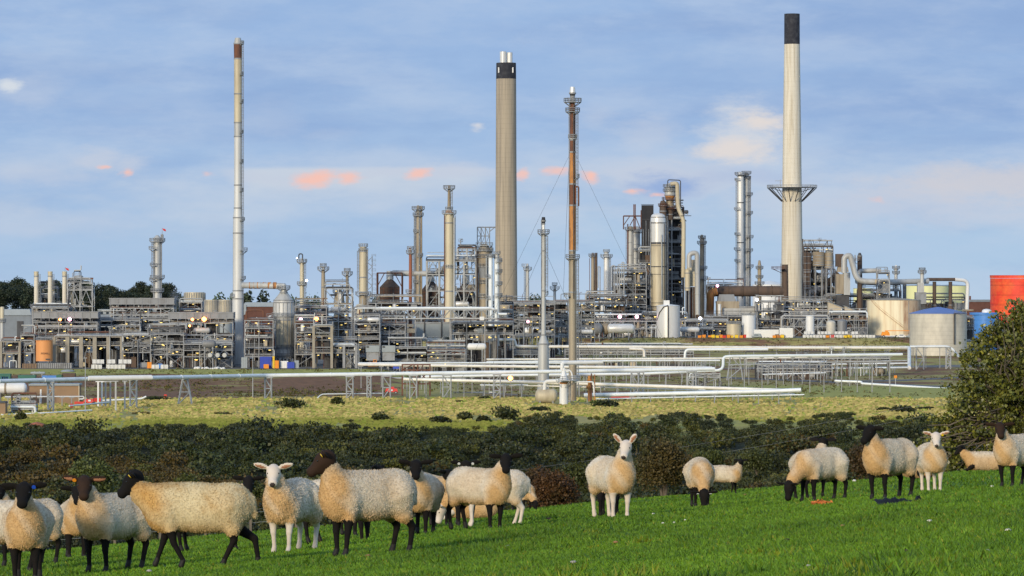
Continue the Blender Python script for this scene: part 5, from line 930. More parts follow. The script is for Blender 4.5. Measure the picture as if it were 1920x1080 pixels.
# tall lamp posts / masts in the yard
for px, y0, d, lb in ((160, 672, 1135, 'slim grey mast crossing the thick end of the long pipeline'), (206, 616, 1474, 'slim mast standing before the concrete portal frame'), (474, 665, 1275, 'slim grey mast crossing the long pipeline beyond the A-frame trestle'), (673, 618, 1460, 'slim mast at the start of the white pipeline by the grey cabinets')):
    g = gz(px, d); t = thing('lamp_post', lb, 'lamp post', (PX(px, d), d, g)); h = PZ(y0, d)-g; mb('steel_light').tube([(0, 0, 0), (0, 0, h)], .16, 8, r2=.10).build('pole', t); mb('steel').box(-.5, .5, -.2, .2, h, h+.25).build('lamp_head', t)
# ---- pipelines
P1 = [(-90, 717, 1105), (165, 710.5, 1160), (500, 704, 1262), (980, 697.5, 1268), (1340, 691.5, 1275)]
gonpipe('longest grey-blue pipeline running from the edge of the picture on tall trestles', P1, 8.2, 'pipe_white', n=14, flange=18)
gonpipe('thicker pale pipe lying against the longest pipeline above the four slim trestles', [(166, 709.3, 1158), (284, 707.6, 1166)], 9.5, 'white', n=14)
G1 = 'trestles under the longest pipeline'
for px, w_, tp, lb in ((95, 10, 1, 'straight lattice trestle by the round bush, under the longest pipeline'), (250, 12, 1, 'lattice trestle at the end of the thicker pale pipe'), (347, 26, .35, 'A-frame trestle standing alone before the brown bank'), (503, 12, 1, 'lattice trestle beyond the slim mast and the A-frame'), (656, 12, 1, 'lattice trestle beside the low bent pipe'), (692, 7, 1, 'narrow trestle next to the low bent pipe'), (725, 14, 1, 'trestle by the red machine'), (775, 13, 1, 'trestle behind the rusty square frame'), (838, 15, 1, 'trestle before the small white shed'), (932, 12, 1, 'trestle just past the small white shed'), (1190, 16, .8, 'broad lattice trestle between the flare and the bare pipe end'), (1202, 9, 1, 'second lattice trestle between the flare and the bare pipe end'), (1297, 15, 1, 'last lattice trestle at the bare end of the longest pipeline')):
    py, d = ipl(P1, px); lattice(lb, G1, px, d, py+4.5, w_, taper=tp)
for px, lb in ((184, 'round white leg under the thicker pale pipe'), (191, 'round white leg under the thicker pale pipe'), (198, 'grey post under the thicker pale pipe'), (207, 'grey post under the thicker pale pipe'), (217, 'grey post under the thicker pale pipe'), (234, 'grey post under the thicker pale pipe')):
    py, d = ipl(P1, px); tpost(lb if px > 195 else 'round white leg under the thicker pale pipe', 'legs of the thicker pale pipe' if px < 195 else 'posts of the thicker pale pipe', px, d-20 if px > 210 else d+20, py+4.5, 'white' if px < 195 else 'steel_light', th=.5)
PL = [
 ('cream pipeline starting by the grey cabinets and running to the flares', [(671, 683.5, 1370), (1000, 687.5, 1372), (1335, 690, 1375)], 5.6, 'pipe_cream', 38, 1),
 ('thin blue-white pipeline just above the cream one', [(672, 681, 1390), (900, 680.5, 1395), (1100, 681, 1400)], 3.2, 'pipe_white', 0, 1),
 ('pale pipeline crossing behind the flares at mid height', [(912, 674, 1500), (1440, 671.5, 1510), (1668, 665, 1512)], 3.6, 'pipe_cream', 42, 1),
 ('grey-white pipeline below the pale one, with an elbow after the rusty flare', [(912, 679, 1470), (1210, 676, 1475), (1350, 676, 1478)], 3.4, 'pipe_white', 45, 1),
 ('bluish pipeline that climbs beside the large trestle tower', [(790, 706.5, 1330), (940, 703.5, 1330), (1200, 701, 1330), (1356, 694, 1330), (1356, 669, 1332), (1371, 668, 1332), (1692, 664.5, 1345)], 5.4, 'pipe_white', 30, 1),
 ('cream pipeline running low past the white bottle vessel', [(757, 711, 1290), (1020, 717, 1280), (1200, 723, 1262), (1500, 733, 1240)], 6.2, 'pipe_cream', 36, 1),
 ('thin cream pipe beneath the low cream pipeline', [(940, 722, 1286), (1200, 728, 1266), (1490, 739, 1245)], 2.6, 'pipe_cream', 0, 0),
 ('lowest bright blue-white pipeline ending over the green field', [(1095, 741, 1228), (1250, 738, 1226), (1440, 733.5, 1222), (1502, 731, 1220)], 7.6, 'pipe_white', 40, 1),
 ('thin pipe under the lowest blue-white pipeline', [(1118, 748, 1238), (1508, 740, 1234)], 2.4, 'pipe_white', 0, 0),
 ('upper pipeline with a step down at the small white trestle', [(775, 637, 1620), (965, 637, 1640), (967, 649.5, 1640), (1440, 652, 1645), (1703, 652, 1650)], 5.8, 'pipe_cream', 42, 1),
 ('short cream pipe with a downward elbow above the flares pipelines', [(1180, 654, 1610), (1208, 655, 1610), (1208, 669, 1610)], 5, 'pipe_cream', 0, 0),
 ('pale pipe dropping from the upper pipeline near the trestle tower', [(1440, 655, 1608), (1285, 655.5, 1608), (1284, 672, 1608)], 5, 'pipe_white', 0, 0),
 ('thick white pipe turning straight down beside the blue-domed tank', [(1690, 652, 1648), (1705, 652, 1640), (1705, 690, 1600)], 7, 'pipe_cream', 0, 0),
 ('low pipeline joining the foot of the thick white downpipe', [(1420, 693, 1592), (1560, 691, 1594), (1704, 689, 1596)], 3.4, 'pipe_white', 28, 1),
 ('second low pipeline just over it', [(1560, 683, 1600), (1702, 681, 1602)], 2.6, 'pipe_white', 36, 0),
 ('pipe running on behind the thick downpipe towards the broad tree', [(1706, 650, 1655), (1782, 649.5, 1655), (1800, 672, 1655)], 4.2, 'pipe_white', 24, 0),
 ('long white pipe lying on the ground before the blue-domed tank', [(1565, 714, 1420), (1615, 716, 1418), (1616, 719, 1417), (1775, 729, 1400)], 4.2, 'pipe_white', 22, 0),
 ('thin pipeline low behind the trestle tower', [(1365, 684, 1440), (1700, 676, 1445)], 2.4, 'steel_light', 33, 1),
 ('thin grey pipeline nearest the road', [(1430, 702, 1500), (1548, 699, 1500)], 2.2, 'pipe_white', 24, 0),
 ('low bent handrail-like pipe on two feet in the rough grass', [(594, 748, 1262), (602, 739, 1264), (716, 737.5, 1270)], 2.0, 'pipe_white', 0, 0),
 ('white pipe with a curled end in the tan cabin yard', [(9, 744, 1185), (157, 743.5, 1195), (157, 748, 1195), (148, 748.5, 1195)], 2.6, 'white', 20, 0),
 ('thick pipe lying at the foot of the bank by the four slim trestles', [(0, 778, 1115), (90, 774, 1120), (172, 769, 1135)], 2.6, 'pipe_white', 0, 0),
 ('white pipe on the ground beyond the four slim trestles', [(130, 761, 1150), (165, 758, 1160), (205, 754, 1180)], 3.0, 'pipe_white', 0, 0),
 ('thick grey pipe resting on the bank below the round silver heater', [(505, 712, 1420), (560, 712.5, 1418), (760, 709, 1420)], 4.0, 'steel_light', 0, 0),
 ('low thin pipe in front of the white trestle', [(900, 722, 1300), (990, 722, 1300)], 2.2, 'pipe_white', 18, 0),
]
for lb, pts, rp, m, st, fl in PL:
    gonpipe(lb, pts, rp, m, flange=16 if fl else 0, n=12)
    if st:
        run = [p for i, p in enumerate(pts) if i == 0 or p[0] > pts[i-1][0]+4]
        supports(run, st, 'grey post under the '+' '.join(lb.split()[:12]), 'posts, '+lb[:50], x0=run[0][0]+6, x1=run[-1][0]-3, rpx=rp, th=.28)
for px, py, d, w_, tp, lb in ((954, 640, 1640, 12, .3, 'small white A-frame trestle where the upper pipeline steps down'), (1310, 672, 1600, 16, .5, 'lattice trestle where the pale pipe drops'), (1378, 667, 1500, 30, .55, 'big lattice trestle tower beside the climbing bluish pipe'), (1725, 651, 1640, 14, 1, 'square lattice trestle beside the thick white downpipe'), (1778, 651, 1645, 8, 1, 'thin frame trestle before the blue-domed tank')):
    lattice(lb, None, px, d, py, w_, taper=tp)
# low dense pipeways behind
PWY = [('low dense pipeway behind the flares, many thin lines', 1060, 1300, 1660, 8, [664, 659, 655], 81), ('low dense pipeway of thin white lines before the blue-domed tank', 1400, 1668, 1560, 10, [678, 671], 82), ('second low pipeway nearer the road', 1420, 1560, 1515, 8, [696, 690, 683], 83), ('pipeway of thin lines behind the white horizontal drum', 925, 1030, 1640, 8, [664, 657], 84), ('short pipeway near the foot of the trestle tower', 1300, 1350, 1400, 6, [706, 700], 86), ('ground-level pipes and valves in the corner yard below the cream container', 22, 66, 1128, 5, [766, 758], 87)]
for lb, a, b_, d, dp, tops, sd_ in PWY: rack(lb, a, b_, d, dp, tops, sd_, dark=False, lamps=.0, dens=1.3, brace=.15, colw=.3, name='pipeway', m='steel_light')
g_ = gz(780, 1330); t = thing('pipe_portal', 'dark rust-red square frame astride the pipelines', 'steel frame', (PX(754, 1300), 1300, gz(754, 1300))); k = 1300/F; g_ = gz(754, 1300); b = mb('rust'); z1 = PZ(683, 1300)-g_
for x in (0, 22, 29, 52): b.box(x*k-.2, x*k+.2, -.2, .2, 0, z1); b.box(x*k-.2, x*k+.2, 3.8, 4.2, 0, z1)
for z in (z1, z1-10*k, z1-36*k): b.box(0, 52*k, -.18, .18, z-.35, z); b.box(0, 52*k, 3.82, 4.18, z-.35, z)
b.bar((0, 0, z1-10*k), (22*k, 0, z1), .25); b.bar((29*k, 0, z1-36*k), (52*k, 0, z1-10*k), .25); b.bar((29*k, 0, z1-10*k), (52*k, 0, z1-36*k), .25); b.bar((29*k, 0, z1-4), (40*k, 0, z1), .25); b.build('frame', t)
# white bottle vessel group beside the rusty flare
t = T('knockout_vessel', 'vessel', 'white bottle-topped vessel with a rusty band standing at the edge of the scrub', 1057, 1205, [(690, 6, 'white'), (696, 7, 'white'), (711, 16, 'white'), (716, 16, 'rust_orange'), (720, 15.5, 'white'), (758, 16.5, 'chim_white')], cap=None, plats=[(712, 22, (-120, 60))], lad=[(1, 755, 712)], flange=None)
gonpipe('thick white pipe leaving the top of the bottle-topped vessel', [(1054, 694, 1205), (1054, 681, 1205), (1062, 680, 1206), (1129, 679, 1210)], 7.6, 'white', n=14, bend=2.2)
gonpipe('white pipe stepping down from the bottle-topped vessel past the rusty posts', [(1060, 694, 1204), (1068, 694, 1203), (1072, 699, 1203), (1074, 716, 1203), (1113, 716, 1203), (1114, 742, 1203)], 2.8, 'white', n=10, bend=.8)
t = hvessel('stubby cream drum with a round end, by the bottle-topped vessel', 1003, 1046, 742, 1212, 27, 'alu_cream')
gonpipe('pipe arching from the stubby cream drum into the bottle-topped vessel', [(1021, 731, 1211), (1022, 715, 1211), (1048, 714, 1208)], 7, 'white', n=12, bend=2)
for px, lb, m in ((1109, 'thin rusty post pair beside the stepping white pipe', 'rust'), (1115, 'thick rusty post beside the stepping white pipe', 'rust_orange')):
    gonpipe(lb, [(px, 702 if px > 1110 else 700, 1215), (px, 751, 1215)], 2.5, m, name='rusty_post')
t = thing('valve_wheel', 'orange valve assembly between the flare and the rusty posts', 'valve', (PX(1105, 1216), 1216, PZ(740, 1216)-0)); b = mb('rust_orange').tube([(0, 0, -2), (0, 0, 6)], .5, 8); b.tube([(-1, 0, 2.4), (1, 0, 2.4)], .55, 8); b.build('body', t); ring(mb('orange'), 0, -.6, 4.6, .8, .12).build('wheel', t)
# ---- yard things
def boxes(rows):
    for nm, cat, lb, px, d, w_, y0, m, dep, grp in rows:
        g = gz(px, d); k = d/F; h = PZ(y0, d)-g if y0 > 20 else y0; t = thing(nm, lb, cat, (PX(px, d), d, g), grp); a = w_*k/2
        mb(m).box(-a, a, 0, dep, .15, h).build('body', t); b = mb('steel_dark').box(-a+.1, a-.1, .1, dep-.1, 0, .15); n = max(2, int(a*2/.6))
        b.use(m)
        for i in range(n+1): x = -a+2*a*i/n; b.box(x-.05, x+.05, -.08, -.0, .2, h-.05)
        b.build('corrugation', t)
boxes([('skip', 'skip', 'bright blue skip at the foot of the round silver heater', 498, 1474, 21, 669, 'blue', 3, None), ('container', 'container', 'smaller bright blue box at the foot of the heater', 545, 1473, 13, 679, 'blue', 2, None), ('container', 'container', 'white box beside the smaller blue one', 533, 1474, 14, 677, 'white', 2.5, None), ('container', 'container', 'grey control cabinet at the foot of the tallest slim stack', 458, 1474, 11, 670, 'roof_grey', 2, None), ('container', 'container', 'orange small box below the bright blue skip', 499, 1470, 9, 683, 'orange', 2, None), ('barrel', 'barrel', 'yellow gas bottle next to the bright blue skip', 513, 1472, 3, 668, 'yellow', .8, None), ('barrel', 'barrel', 'red-orange gas bottle rack by the blue skip', 519, 1472, 7, 676, 'orange', .8, None),
  ('container', 'container', 'grey box behind the cones at the heater foot', 556, 1474, 8, 676, 'roof_grey', 2, None), ('container', 'container', 'small blue box under the low steel frame', 300, 1473, 8, 682, 'tank_blue', 1.5, None), ('container', 'container', 'orange compressor under the pipe tangle', 280, 1473, 8, 679, 'orange', 1.6, None),
  ('cabin', 'cabin', 'long white site cabin with two dark windows beside the cream tanks', 1437, 1886, 46, 618, 'white', 3, None), ('cabin', 'cabin', 'white cabin with a door next to the long white site cabin', 1474, 1886, 25, 615, 'white', 3, None), ('container', 'container', 'pale container lying at the foot of the brown bank by the trestle', 898, 1335, 22, 735, 'roof_grey', 3, None), ('container', 'container', 'small pale box beside the pale container', 923, 1335, 12, 735, 'white', 3, None),
  ('container', 'container', 'small white kiosk beside the spare pipe rack', 1600, 1888, 8, 628, 'white', 2, None)])
for px, lb in ((1428, 'w'), (1451, 'w')):
    pass
t = bpy.data.objects['cabin']
for x in (-10, 14): k = 1886/F; mb('black').box(x*k-.5, x*k+.5, -.2, -.09, 1.9, 2.9).build('window', t)
# white tote containers
tote = thing('tote_container', 'white caged liquid container, one of many in rows before the concrete frame', 'tote container', (0, 0, 0), 'white liquid containers before the left-hand plant'.replace('left-hand ', 'grey '))
mb('white').box(-.55, .55, 0, 1.1, .15, 1.25).build('tank', tote); b = mb('steel'); b.box(-.6, .6, -.04, 1.14, 0, .13)
for x in (-.57, -.2, .2, .57): b.box(x-.03, x+.03, -.06, -.01, .14, 1.3)
b.build('cage', tote)
def tote_at(px, d, s=1.0, lv=0, first=[True]):
    if first[0]: o = tote; first[0] = False; o.location = (PX(px, d), d, gz(px, d)+lv*1.4*s)
    else: o = clone(tote, (PX(px, d), d, gz(px, d)+lv*1.4*s))
    o.scale = (s, s, s); return o
for px in list(range(175, 193, 6))+list(range(203, 232, 7)): tote_at(px, 1466, 1.35)
for px in (177, 184, 191, 205, 212, 226, 235, 242): tote_at(px, 1470, 1.35, 1)
for px in (288, 294, 305, 311): tote_at(px, 1466, 1.35)
for o in [c for c in scene.objects if c.name.startswith('tote_container')]: o['label'] = 'white caged liquid container stacked along the works road before the grey racks'
for i in range(22):
    o = tote_at(1508+i*6.2, 1886, 1.2); o['label'] = 'pale liquid container in the long row under the white upright tank'; o['group'] = 'pale containers in the terrace yard'
for i in range(16):
    if i % 5 != 3: o = tote_at(1510+i*6.4, 1889, 1.2, 1); o['label'] = 'pale liquid container in the long row under the white upright tank'; o['group'] = 'pale containers in the terrace yard'
# white sacks along the works road
def rock(name, lb, cat, px, d, r_, m, grp=None, n=6, zoff=0, fl=.7, zf=None):
    q = np.random.default_rng(int(px*7+d)); bm_v = []; 
    nu, nv = 8, 5
    vs = [(0, 0, -r_*fl)]
    for j in range(1, nv):
        for i in range(nu): a = 2*math.pi*i/nu; e = -math.pi/2+math.pi*j/nv; rr = r_*(1+q.uniform(-.22, .22)); vs.append((rr*math.cos(e)*math.cos(a), rr*math.cos(e)*math.sin(a), rr*fl*math.sin(e)))
    vs.append((0, 0, r_*fl)); fs = [(0, 1+(i+1) % nu, 1+i) for i in range(nu)]
    for j in range(nv-2): fs += [(1+j*nu+i, 1+j*nu+(i+1) % nu, 1+(j+1)*nu+(i+1) % nu, 1+(j+1)*nu+i) for i in range(nu)]
    L_ = len(vs)-1; fs += [(L_, 1+(nv-2)*nu+i, 1+(nv-2)*nu+(i+1) % nu) for i in range(nu)]
    b = mb(m).add(vs, fs, True); z = gz(px, d) if zf is None else zf; o = b.build(name, None, (PX(px, d), d, z+r_*fl*.5+zoff)); return tag(o, lb, cat, grp)
for i in range(16): rock('sack', 'white bulk sack in the heap beside the foot of the tallest slim stack', 'sack', 366+i*3.6+rnd.uniform(-1, 1), 1467+rnd.uniform(-2, 2), rnd.uniform(.45, .9), 'white', 'white sacks by the stack')
# cones / coloured clutter in the terrace yard
cl = [('orange', 'orange bin'), ('yellow', 'yellow bin'), ('red', 'red bin'), ('white', 'white bin'), ('green', 'green bin')]
for i, px in enumerate((1312, 1320, 1331, 1337, 1345, 1352, 1358, 1366, 1372, 1381, 1390, 1396, 1452, 1457, 1462, 1467, 1552, 1561, 1585, 1590, 1594)):
    m = ('orange', 'orange', 'orange', 'yellow', 'yellow', 'orange', 'red', 'orange', 'yellow', 'yellow', 'orange', 'red', 'orange', 'rust_orange', 'orange', 'yellow', 'orange', 'red', 'yellow', 'yellow', 'yellow')[i]
    d = 1884+i % 3; k = d/F; t = thing('bin', m.replace('rust_orange', 'dark orange')+' bin in the row of coloured bins along the terrace edge', 'bin', (PX(px, d), d, gz(px, d)), 'coloured bins of one colour, '+m); mb(m).box(-.8, .8, 0, 1, .1, 1.3+.3*(i % 2), top=1.1).build('body', t); mb('steel_dark').box(-.85, .85, .0, 1.05, 1.45+.3*(i % 2), 1.55+.3*(i % 2)).build('lid', t)
# red and white barrier
for i in range(20):
    d = 1852; px = 990+i*5.9; g = gz(px, d); t = tag(mb('red' if i % 2 == 0 else 'white').box(-.75, .75, 0, .5, 0, .95, top=.92).build('barrier_block', None, (PX(px, d), d, g)), ('red' if i % 2 == 0 else 'white')+' plastic barrier block in the row beneath the round-ended drums', 'barrier', 'red barrier blocks' if i % 2 == 0 else 'white barrier blocks')
# fence of thin posts along the bank
for nm, a, b_, d in (('bank_fence', 1075, 1420, 1856), ('bank_fence', 1430, 1690, 1858)):
    t = thing('post_fence', 'row of thin pale fence posts on the brown bank, '+('by the white-roofed tank' if a < 1400 else 'below the pale containers'), 'fence', (PX(a, d), d, gz(a, d))); b = mb('steel_light'); px = a; zb = gz(a, d)
    while px < b_: z = gz(px, d)-zb; b.box(PX(px, d)-PX(a, d)-.09, PX(px, d)-PX(a, d)+.09, -.09, .09, z, z+2.6); px += 5.2
    for hh in (.9, 1.7, 2.5): b.tube([(0, 0, hh), (PX(b_, d)-PX(a, d), 0, gz(b_, d)-zb+hh)], .04, 4)
    b.build('post_row', t)
# machines
def machine(label, cat, name, px, d, m, parts):
    g = gz(px, d); t = thing(name, label, cat, (PX(px, d), d, g))
    for nm, mm, x0, x1, y0, y1, z0, z1, tp in parts: mb(mm or m).box(x0, x1, y0, y1, z0, z1, top=tp).build(nm, t)
    return t
def wheels(t, xs_, r_, w_, y):
    for x in xs_:
        for yy in y: b = mb('black').tube([(x, yy, r_), (x, yy+w_, r_)], r_, 14); wo = b.build('wheel', t); mb('steel_light').tube([(x, yy-.03, r_), (x, yy+.0, r_)], r_*.5, 10).build('rim', wo)
t = machine('orange-yellow digger parked in front of the grey cabinets', 'digger', 'digger', 702, 1466, 'orange', [('body', None, -2.5, 1.2, 0, 2.4, 1, 2.6, .95), ('cab', None, -.6, .9, .1, 1.5, 2.6, 3.6, .85), ('window', 'glass', -.4, .7, .05, .12, 2.8, 3.4, .9), ('counterweight', None, -3.2, -2.5, .1, 2.3, 1.1, 2.2, 1), ('track', 'black', -2.8, 1.6, -.2, .4, 0, .9, .9), ('track', 'black', -2.8, 1.6, 2, 2.6, 0, .9, .9)])
mb('rust_red').tube([(1.1, 1, 2), (4.5, 1, 1.6), (7.5, 1, .8)], .3, 6).build('arm', t); mb('blue').box(7, 9.5, .2, 2, .1, 1.9, top=.7).build('bucket', t)
t = machine('orange boom lift with its long arm level in front of the streaked cream tank', 'boom lift', 'boom_lift', 1662, 1886, 'orange', [('turret', None, -2.5, 1.8, 0, 2.2, 1.2, 3.0, .8), ('chassis', 'white', -2.2, 6, 0, 2.2, .8, 1.2, 1), ('hinge', None, -.6, 1, .6, 1.6, 3, 3.6, .8)]); wheels(t, (-1.4, 5), .7, .4, (-.2, 1.9)); mb('orange').box(-.5, 16, .8, 1.3, 3.4, 3.75).build('boom', t)
t = machine('red field machine with a white plate beside the tan container', 'machine', 'field_machine', 169, 1205, 'red', [('body', None, -2.2, 1.2, 0, 2, .8, 2.0, .8), ('plate', 'white', -.6, .2, -.06, -.01, 1.3, 1.8, 1), ('boom', None, -5, -2.2, .6, 1.2, .3, 1.2, 1), ('hopper', None, 1.2, 3.2, .2, 1.8, 1.2, 2.3, 1.2)]); wheels(t, (-1.5, 1), .55, .35, (-.2, 1.8)); mb('pipe_white').tube([(3, 1, 1.5), (16, 1, 2.1), (17.5, 1, 2.8)], .28, 8, bend=1).build('spout', t)
t = machine('red pick-up-sized machine on the bank behind the trestles', 'machine', 'field_machine', 734, 1322, 'red', [('body', None, -2.2, 2.2, 0, 2, .7, 1.9, .85), ('cab', None, -.6, 1, .1, 1.9, 1.9, 2.5, .8), ('plate', 'white', -.5, .4, -.08, -.02, 1.1, 1.6, 1)]); wheels(t, (-1.5, 1.5), .5, .35, (-.2, 1.8))
t = machine('long magenta-red trailer under the pipelines behind the scrub', 'trailer', 'trailer', 1165, 1250, 'red', [('body', None, -4, 4, 0, 2.4, 1, 1.9, 1), ('front_plate', 'rust_red', 4.05, 4.6, 0, 2.4, .9, 2.4, 1), ('deck', 'red', -3, 3, .2, 2.2, 1.95, 2.2, 1)]); wheels(t, (-2.5, -1.3, 2.8), .5, .35, (-.2, 2.2))
for px, d, m, lb in ((1195, 1290, 'white', 'white pick-up truck on the track below the trestle tower'), (1268, 1300, 'roof_grey', 'silver pick-up truck beside the lattice trestle'), (1312, 1310, 'white', 'white van with pink markings below the climbing pipe'), (1418, 1884.5, 'roof_grey', 'silver van by the cream tanks'), (1690, 1884, 'white', 'silver-white car in front of the streaked tank'), (1708, 1884.5, 'roof_grey', 'grey car next to the silver-white one')):
    t = machine(lb, 'vehicle', 'parked_van' if 'van' in lb else 'parked_car', px, d, m, [('body', None, -2.3, 2.3, 0, 1.8, .45, 1.15, .97), ('cabin', None, -1.2, 1.4 if 'van' not in lb else 2.2, .1, 1.7, 1.15, 1.75 if 'van' not in lb else 2.2, .82), ('window', 'glass', -.9, 1.1, .12, .2, 1.2, 1.6, .9)]); wheels(t, (-1.5, 1.5), .36, .25, (-.05, 1.6))
# yard at the picture's edge: big white drum, tan container building, stored hoppers
t = hvessel('large white horizontal tank with a tan band in the corner yard', -14, 51, 728, 1200, 21, 'white'); mb('clad_tan').tube([(PX(11, 1200)-PX(-14, 1200)-.3, 0, PZ(728, 1200)-gz(-14, 1200)), (PX(11, 1200)-PX(-14, 1200)+.3, 0, PZ(728, 1200)-gz(-14, 1200))], 1.83, 20).build('band', t)
furnace('long tan timber-clad building with a pale roof edge in the corner yard', 101, 1215, [('wall', 'tan_wall', -46, 46, 723, None, 0, 8, 1), ('roof', 'roof_grey', -47, 48, 719.5, 723, -.6, 8.5, 1), ('door', 'white', -26, -23, 730, None, -.15, -.02, 1), ('corner_post', 'cream_wall', 46.3, 48, 722, None, -.4, 0, 1)], name='building', cat='building')
furnace('dark wooden shed at the very corner below the white pipe', -4, 1120, [('wall', 'tan_wall', -10, 14, 756, None, 0, 5, 1), ('roof', 'steel_dark', -11, 14.5, 753, 756, -.3, 5.3, .95)], name='shed', cat='shed')
for px, w_, y0, m, lb in ((4, 30, 701, 'green', 'dark green bundle of stored plastic at the edge of the picture, on the brown bank'), (50, 32, 703.5, 'green', 'dark green crate in the middle of the stored row on the bank'), (9, 12, 706, 'tank_blue', 'small blue crate before the dark green bundle'), (92, 26, 704.5, 'tank_blue', 'long blue crate in the stored row on the bank'), (112, 12, 703, 'green', 'last green crate of the stored row'), (128, 24, 700, 'brown_clad', 'rust-brown scrap heap frame at the end of the stored row')):
    boxes([('crate', 'crate', lb, px, 1400, w_, y0, m, 4, None)])
t = hvessel('grey roll lying on the green crates of the stored row', 57, 85, 699.5, 1406, 5, 'roof_grey')
TK('dome_tent', 'low grey dome cover behind the stored row', 127, 1440, 696, 26, 'roof_grey', roof='dome', rh=.10, cat='cover')
for px, py, d, lb in ((134, 762, 1160, 'red two-legged fire box in the corner yard'), (310, 748, 1258, 'bright red post box on the bank by the A-frame trestle')):
    g = gz(px, d); t = thing('hydrant_box', lb, 'box', (PX(px, d), d, g)); mb('red').box(-.45, .45, 0, .6, .7, 1.9).build('body', t); b = mb('white').box(-.4, -.15, .1, .5, 0, .7); b.box(.15, .4, .1, .5, 0, .7); b.build('feet', t)
t = thing('sign_post', 'small orange sign on a grey post by the road junction', 'sign', (PX(1679, 1440), 1440, gz(1679, 1440))); mb('steel_light').box(-.12, .12, -.1, .1, 0, 2.6).build('post', t); mb('orange').box(-.55, .55, -.16, -.1, 2.5, 3.5).build('plate', t)
for i, (px, h) in enumerate(((22, 1.2), (28, 1.8), (14, 1.0))): rock('rubble', 'reddish rubble heap on the edge of the scrub near the picture corner', 'rubble heap', 42+px, 1015, h*1.3, 'rust_red', 'red rubble heaps', fl=.6)
# workers in hi-vis by the pump hall
# ---------------------------------------------------------------- vegetation
def leafmat(name, c, c2, rough=.55, spec=.35, scale=.6):
    m = mat(name, c, rough, 0, c2=c2, scale=scale, amt=1, spec=spec, attr='tint'); return m
leafmat('leaf_scrub', (.052,.056,.015), (.030,.034,.010), scale=.10)
leafmat('leaf_tree', (.125,.130,.020), (.070,.082,.014), .42, .5, scale=1.2)
leafmat('leaf_brown', (.085,.060,.018), (.045,.045,.012), .6, scale=1.0)
leafmat('leaf_far', (.030,.043,.022), (.020,.030,.017), scale=.05)
leafmat('dry_grass', (.42,.365,.15), (.33,.30,.11), .9, .1, scale=.05)
leafmat('grass_blade', (.100,.195,.010), (.068,.145,.007), .6, .25, scale=.6)
def leafquads(C, S, g, flat=.75):
    """one rhombic leaf-clump per centre; returns verts (4n) and faces"""
    n = len(C); a = g.normal(size=(n, 3)); a /= np.linalg.norm(a, axis=1)[:, None]; b = g.normal(size=(n, 3)); b -= (b*a).sum(1)[:, None]*a; b /= np.linalg.norm(b, axis=1)[:, None]
    S = np.broadcast_to(np.asarray(S, float), (n,))[:, None]; c = np.cross(a, b)*S*.18*g.normal(size=(n, 1))
    V_ = np.stack([C-a*S*.5, C+b*S*.32*flat+c, C+a*S*.5, C-b*S*.32*flat+c], 1).reshape(-1, 3)
    return V_, np.arange(4*n).reshape(-1, 4)
def crown_pts(n, rx, ry, rz, g, lobes=9, hollow=.5):
    """points in a lumpy crown made of overlapping lobes"""
    L_ = g.normal(size=(lobes, 3)); L_ /= np.linalg.norm(L_, axis=1)[:, None]; L_[:, 2] = np.abs(L_[:, 2])*.9-.15; L_ *= np.array([rx, ry, rz])*.58*g.uniform(.6, 1.15, (lobes, 1)); R0 = g.uniform(.36, .62, lobes)
    k = g.integers(0, lobes, n); d = g.normal(size=(n, 3)); d /= np.linalg.norm(d, axis=1)[:, None]; r = g.uniform(hollow**3, 1, n)**(1/3)*(1+.16*g.normal(size=n).clip(-1.5, 1.5))
    return L_[k]+d*r[:, None]*R0[k][:, None]*np.array([rx, ry, rz])
# the wooded valley side: one mass of scrub
protos = []
for i in range(14):
    g = np.random.default_rng(100+i); P = crown_pts(460, 1, 1, .85, g, lobes=9, hollow=.62); protos.append(P)
g = np.random.default_rng(3); C_, S_, T_ = [], [], []
def tintcol(k, n):     # species tints: dark evergreen, olive, grey-green willow, bracken brown
    base = np.array([(.62,.72,.75), (1.0,1.05,.9), (1.5,1.55,1.5), (1.75,1.15,.95), (1.8,1.7,.9), (.8,.95,.8)])[k]
    return base[None]*g.uniform(.72, 1.3, (n, 1))*g.uniform(.94, 1.06, (n, 3))
def bush_at(px, d, r_, k, n=None, zs=1.0):
    p = protos[g.integers(14)]; X = PX(px, d); z = float(ground_z(X, d)); a = g.uniform(0, 6.28); c, s = math.cos(a), math.sin(a)
    q = p*np.array([r_, r_, r_*.8*zs]); q = np.stack([q[:, 0]*c-q[:, 1]*s+X, q[:, 0]*s+q[:, 1]*c+d, q[:, 2]+z+r_*.42*zs], 1)
    C_.append(q); S_.append(np.full(len(q), .13+r_*.11)*g.uniform(.6, 1.25, len(q))); T_.append(tintcol(k, len(q)))
cnt = 0
for i in range(60000):
    d = g.uniform(560, 1210); px = g.uniform(-260, 2180); ed = float(edge_d(px))
    lim = ed+8*math.sin(px*.03)+(30*max(0, vnoise(px*.012, d*.02)) if px > 700 else 0)
    if d > lim: continue
    nz = float(vnoise(px*.006, d*.02)); nz2 = float(vnoise(px*.013+5, d*.03+2))
    if nz2 > .8 and g.uniform() < .4: continue
    k = 0 if nz < -.35 else (3 if nz > .30 and px < 760 else (1 if nz2 < .1 else 5))
    u = g.uniform()
    if u < .08: k = 2
    elif u < .14: k = 4
    elif u < .18: k = 3
    if ed-d < 60 and px < 700: k = 0 if g.uniform() < .5 else 1
    bush_at(px, d, g.uniform(1.5, 3.6)*(1+(.8 if ed-d > 45 else .2)*(g.uniform() < .13))*(.62 if ed-d < 45 else 1)*(.85 if px > 950 and ed-d < 120 else 1), k); cnt += 1
    if cnt > 4600: break
C = np.concatenate(C_); S = np.concatenate(S_); Tt = np.concatenate(T_); v, f = leafquads(C, S, g, 1.3)
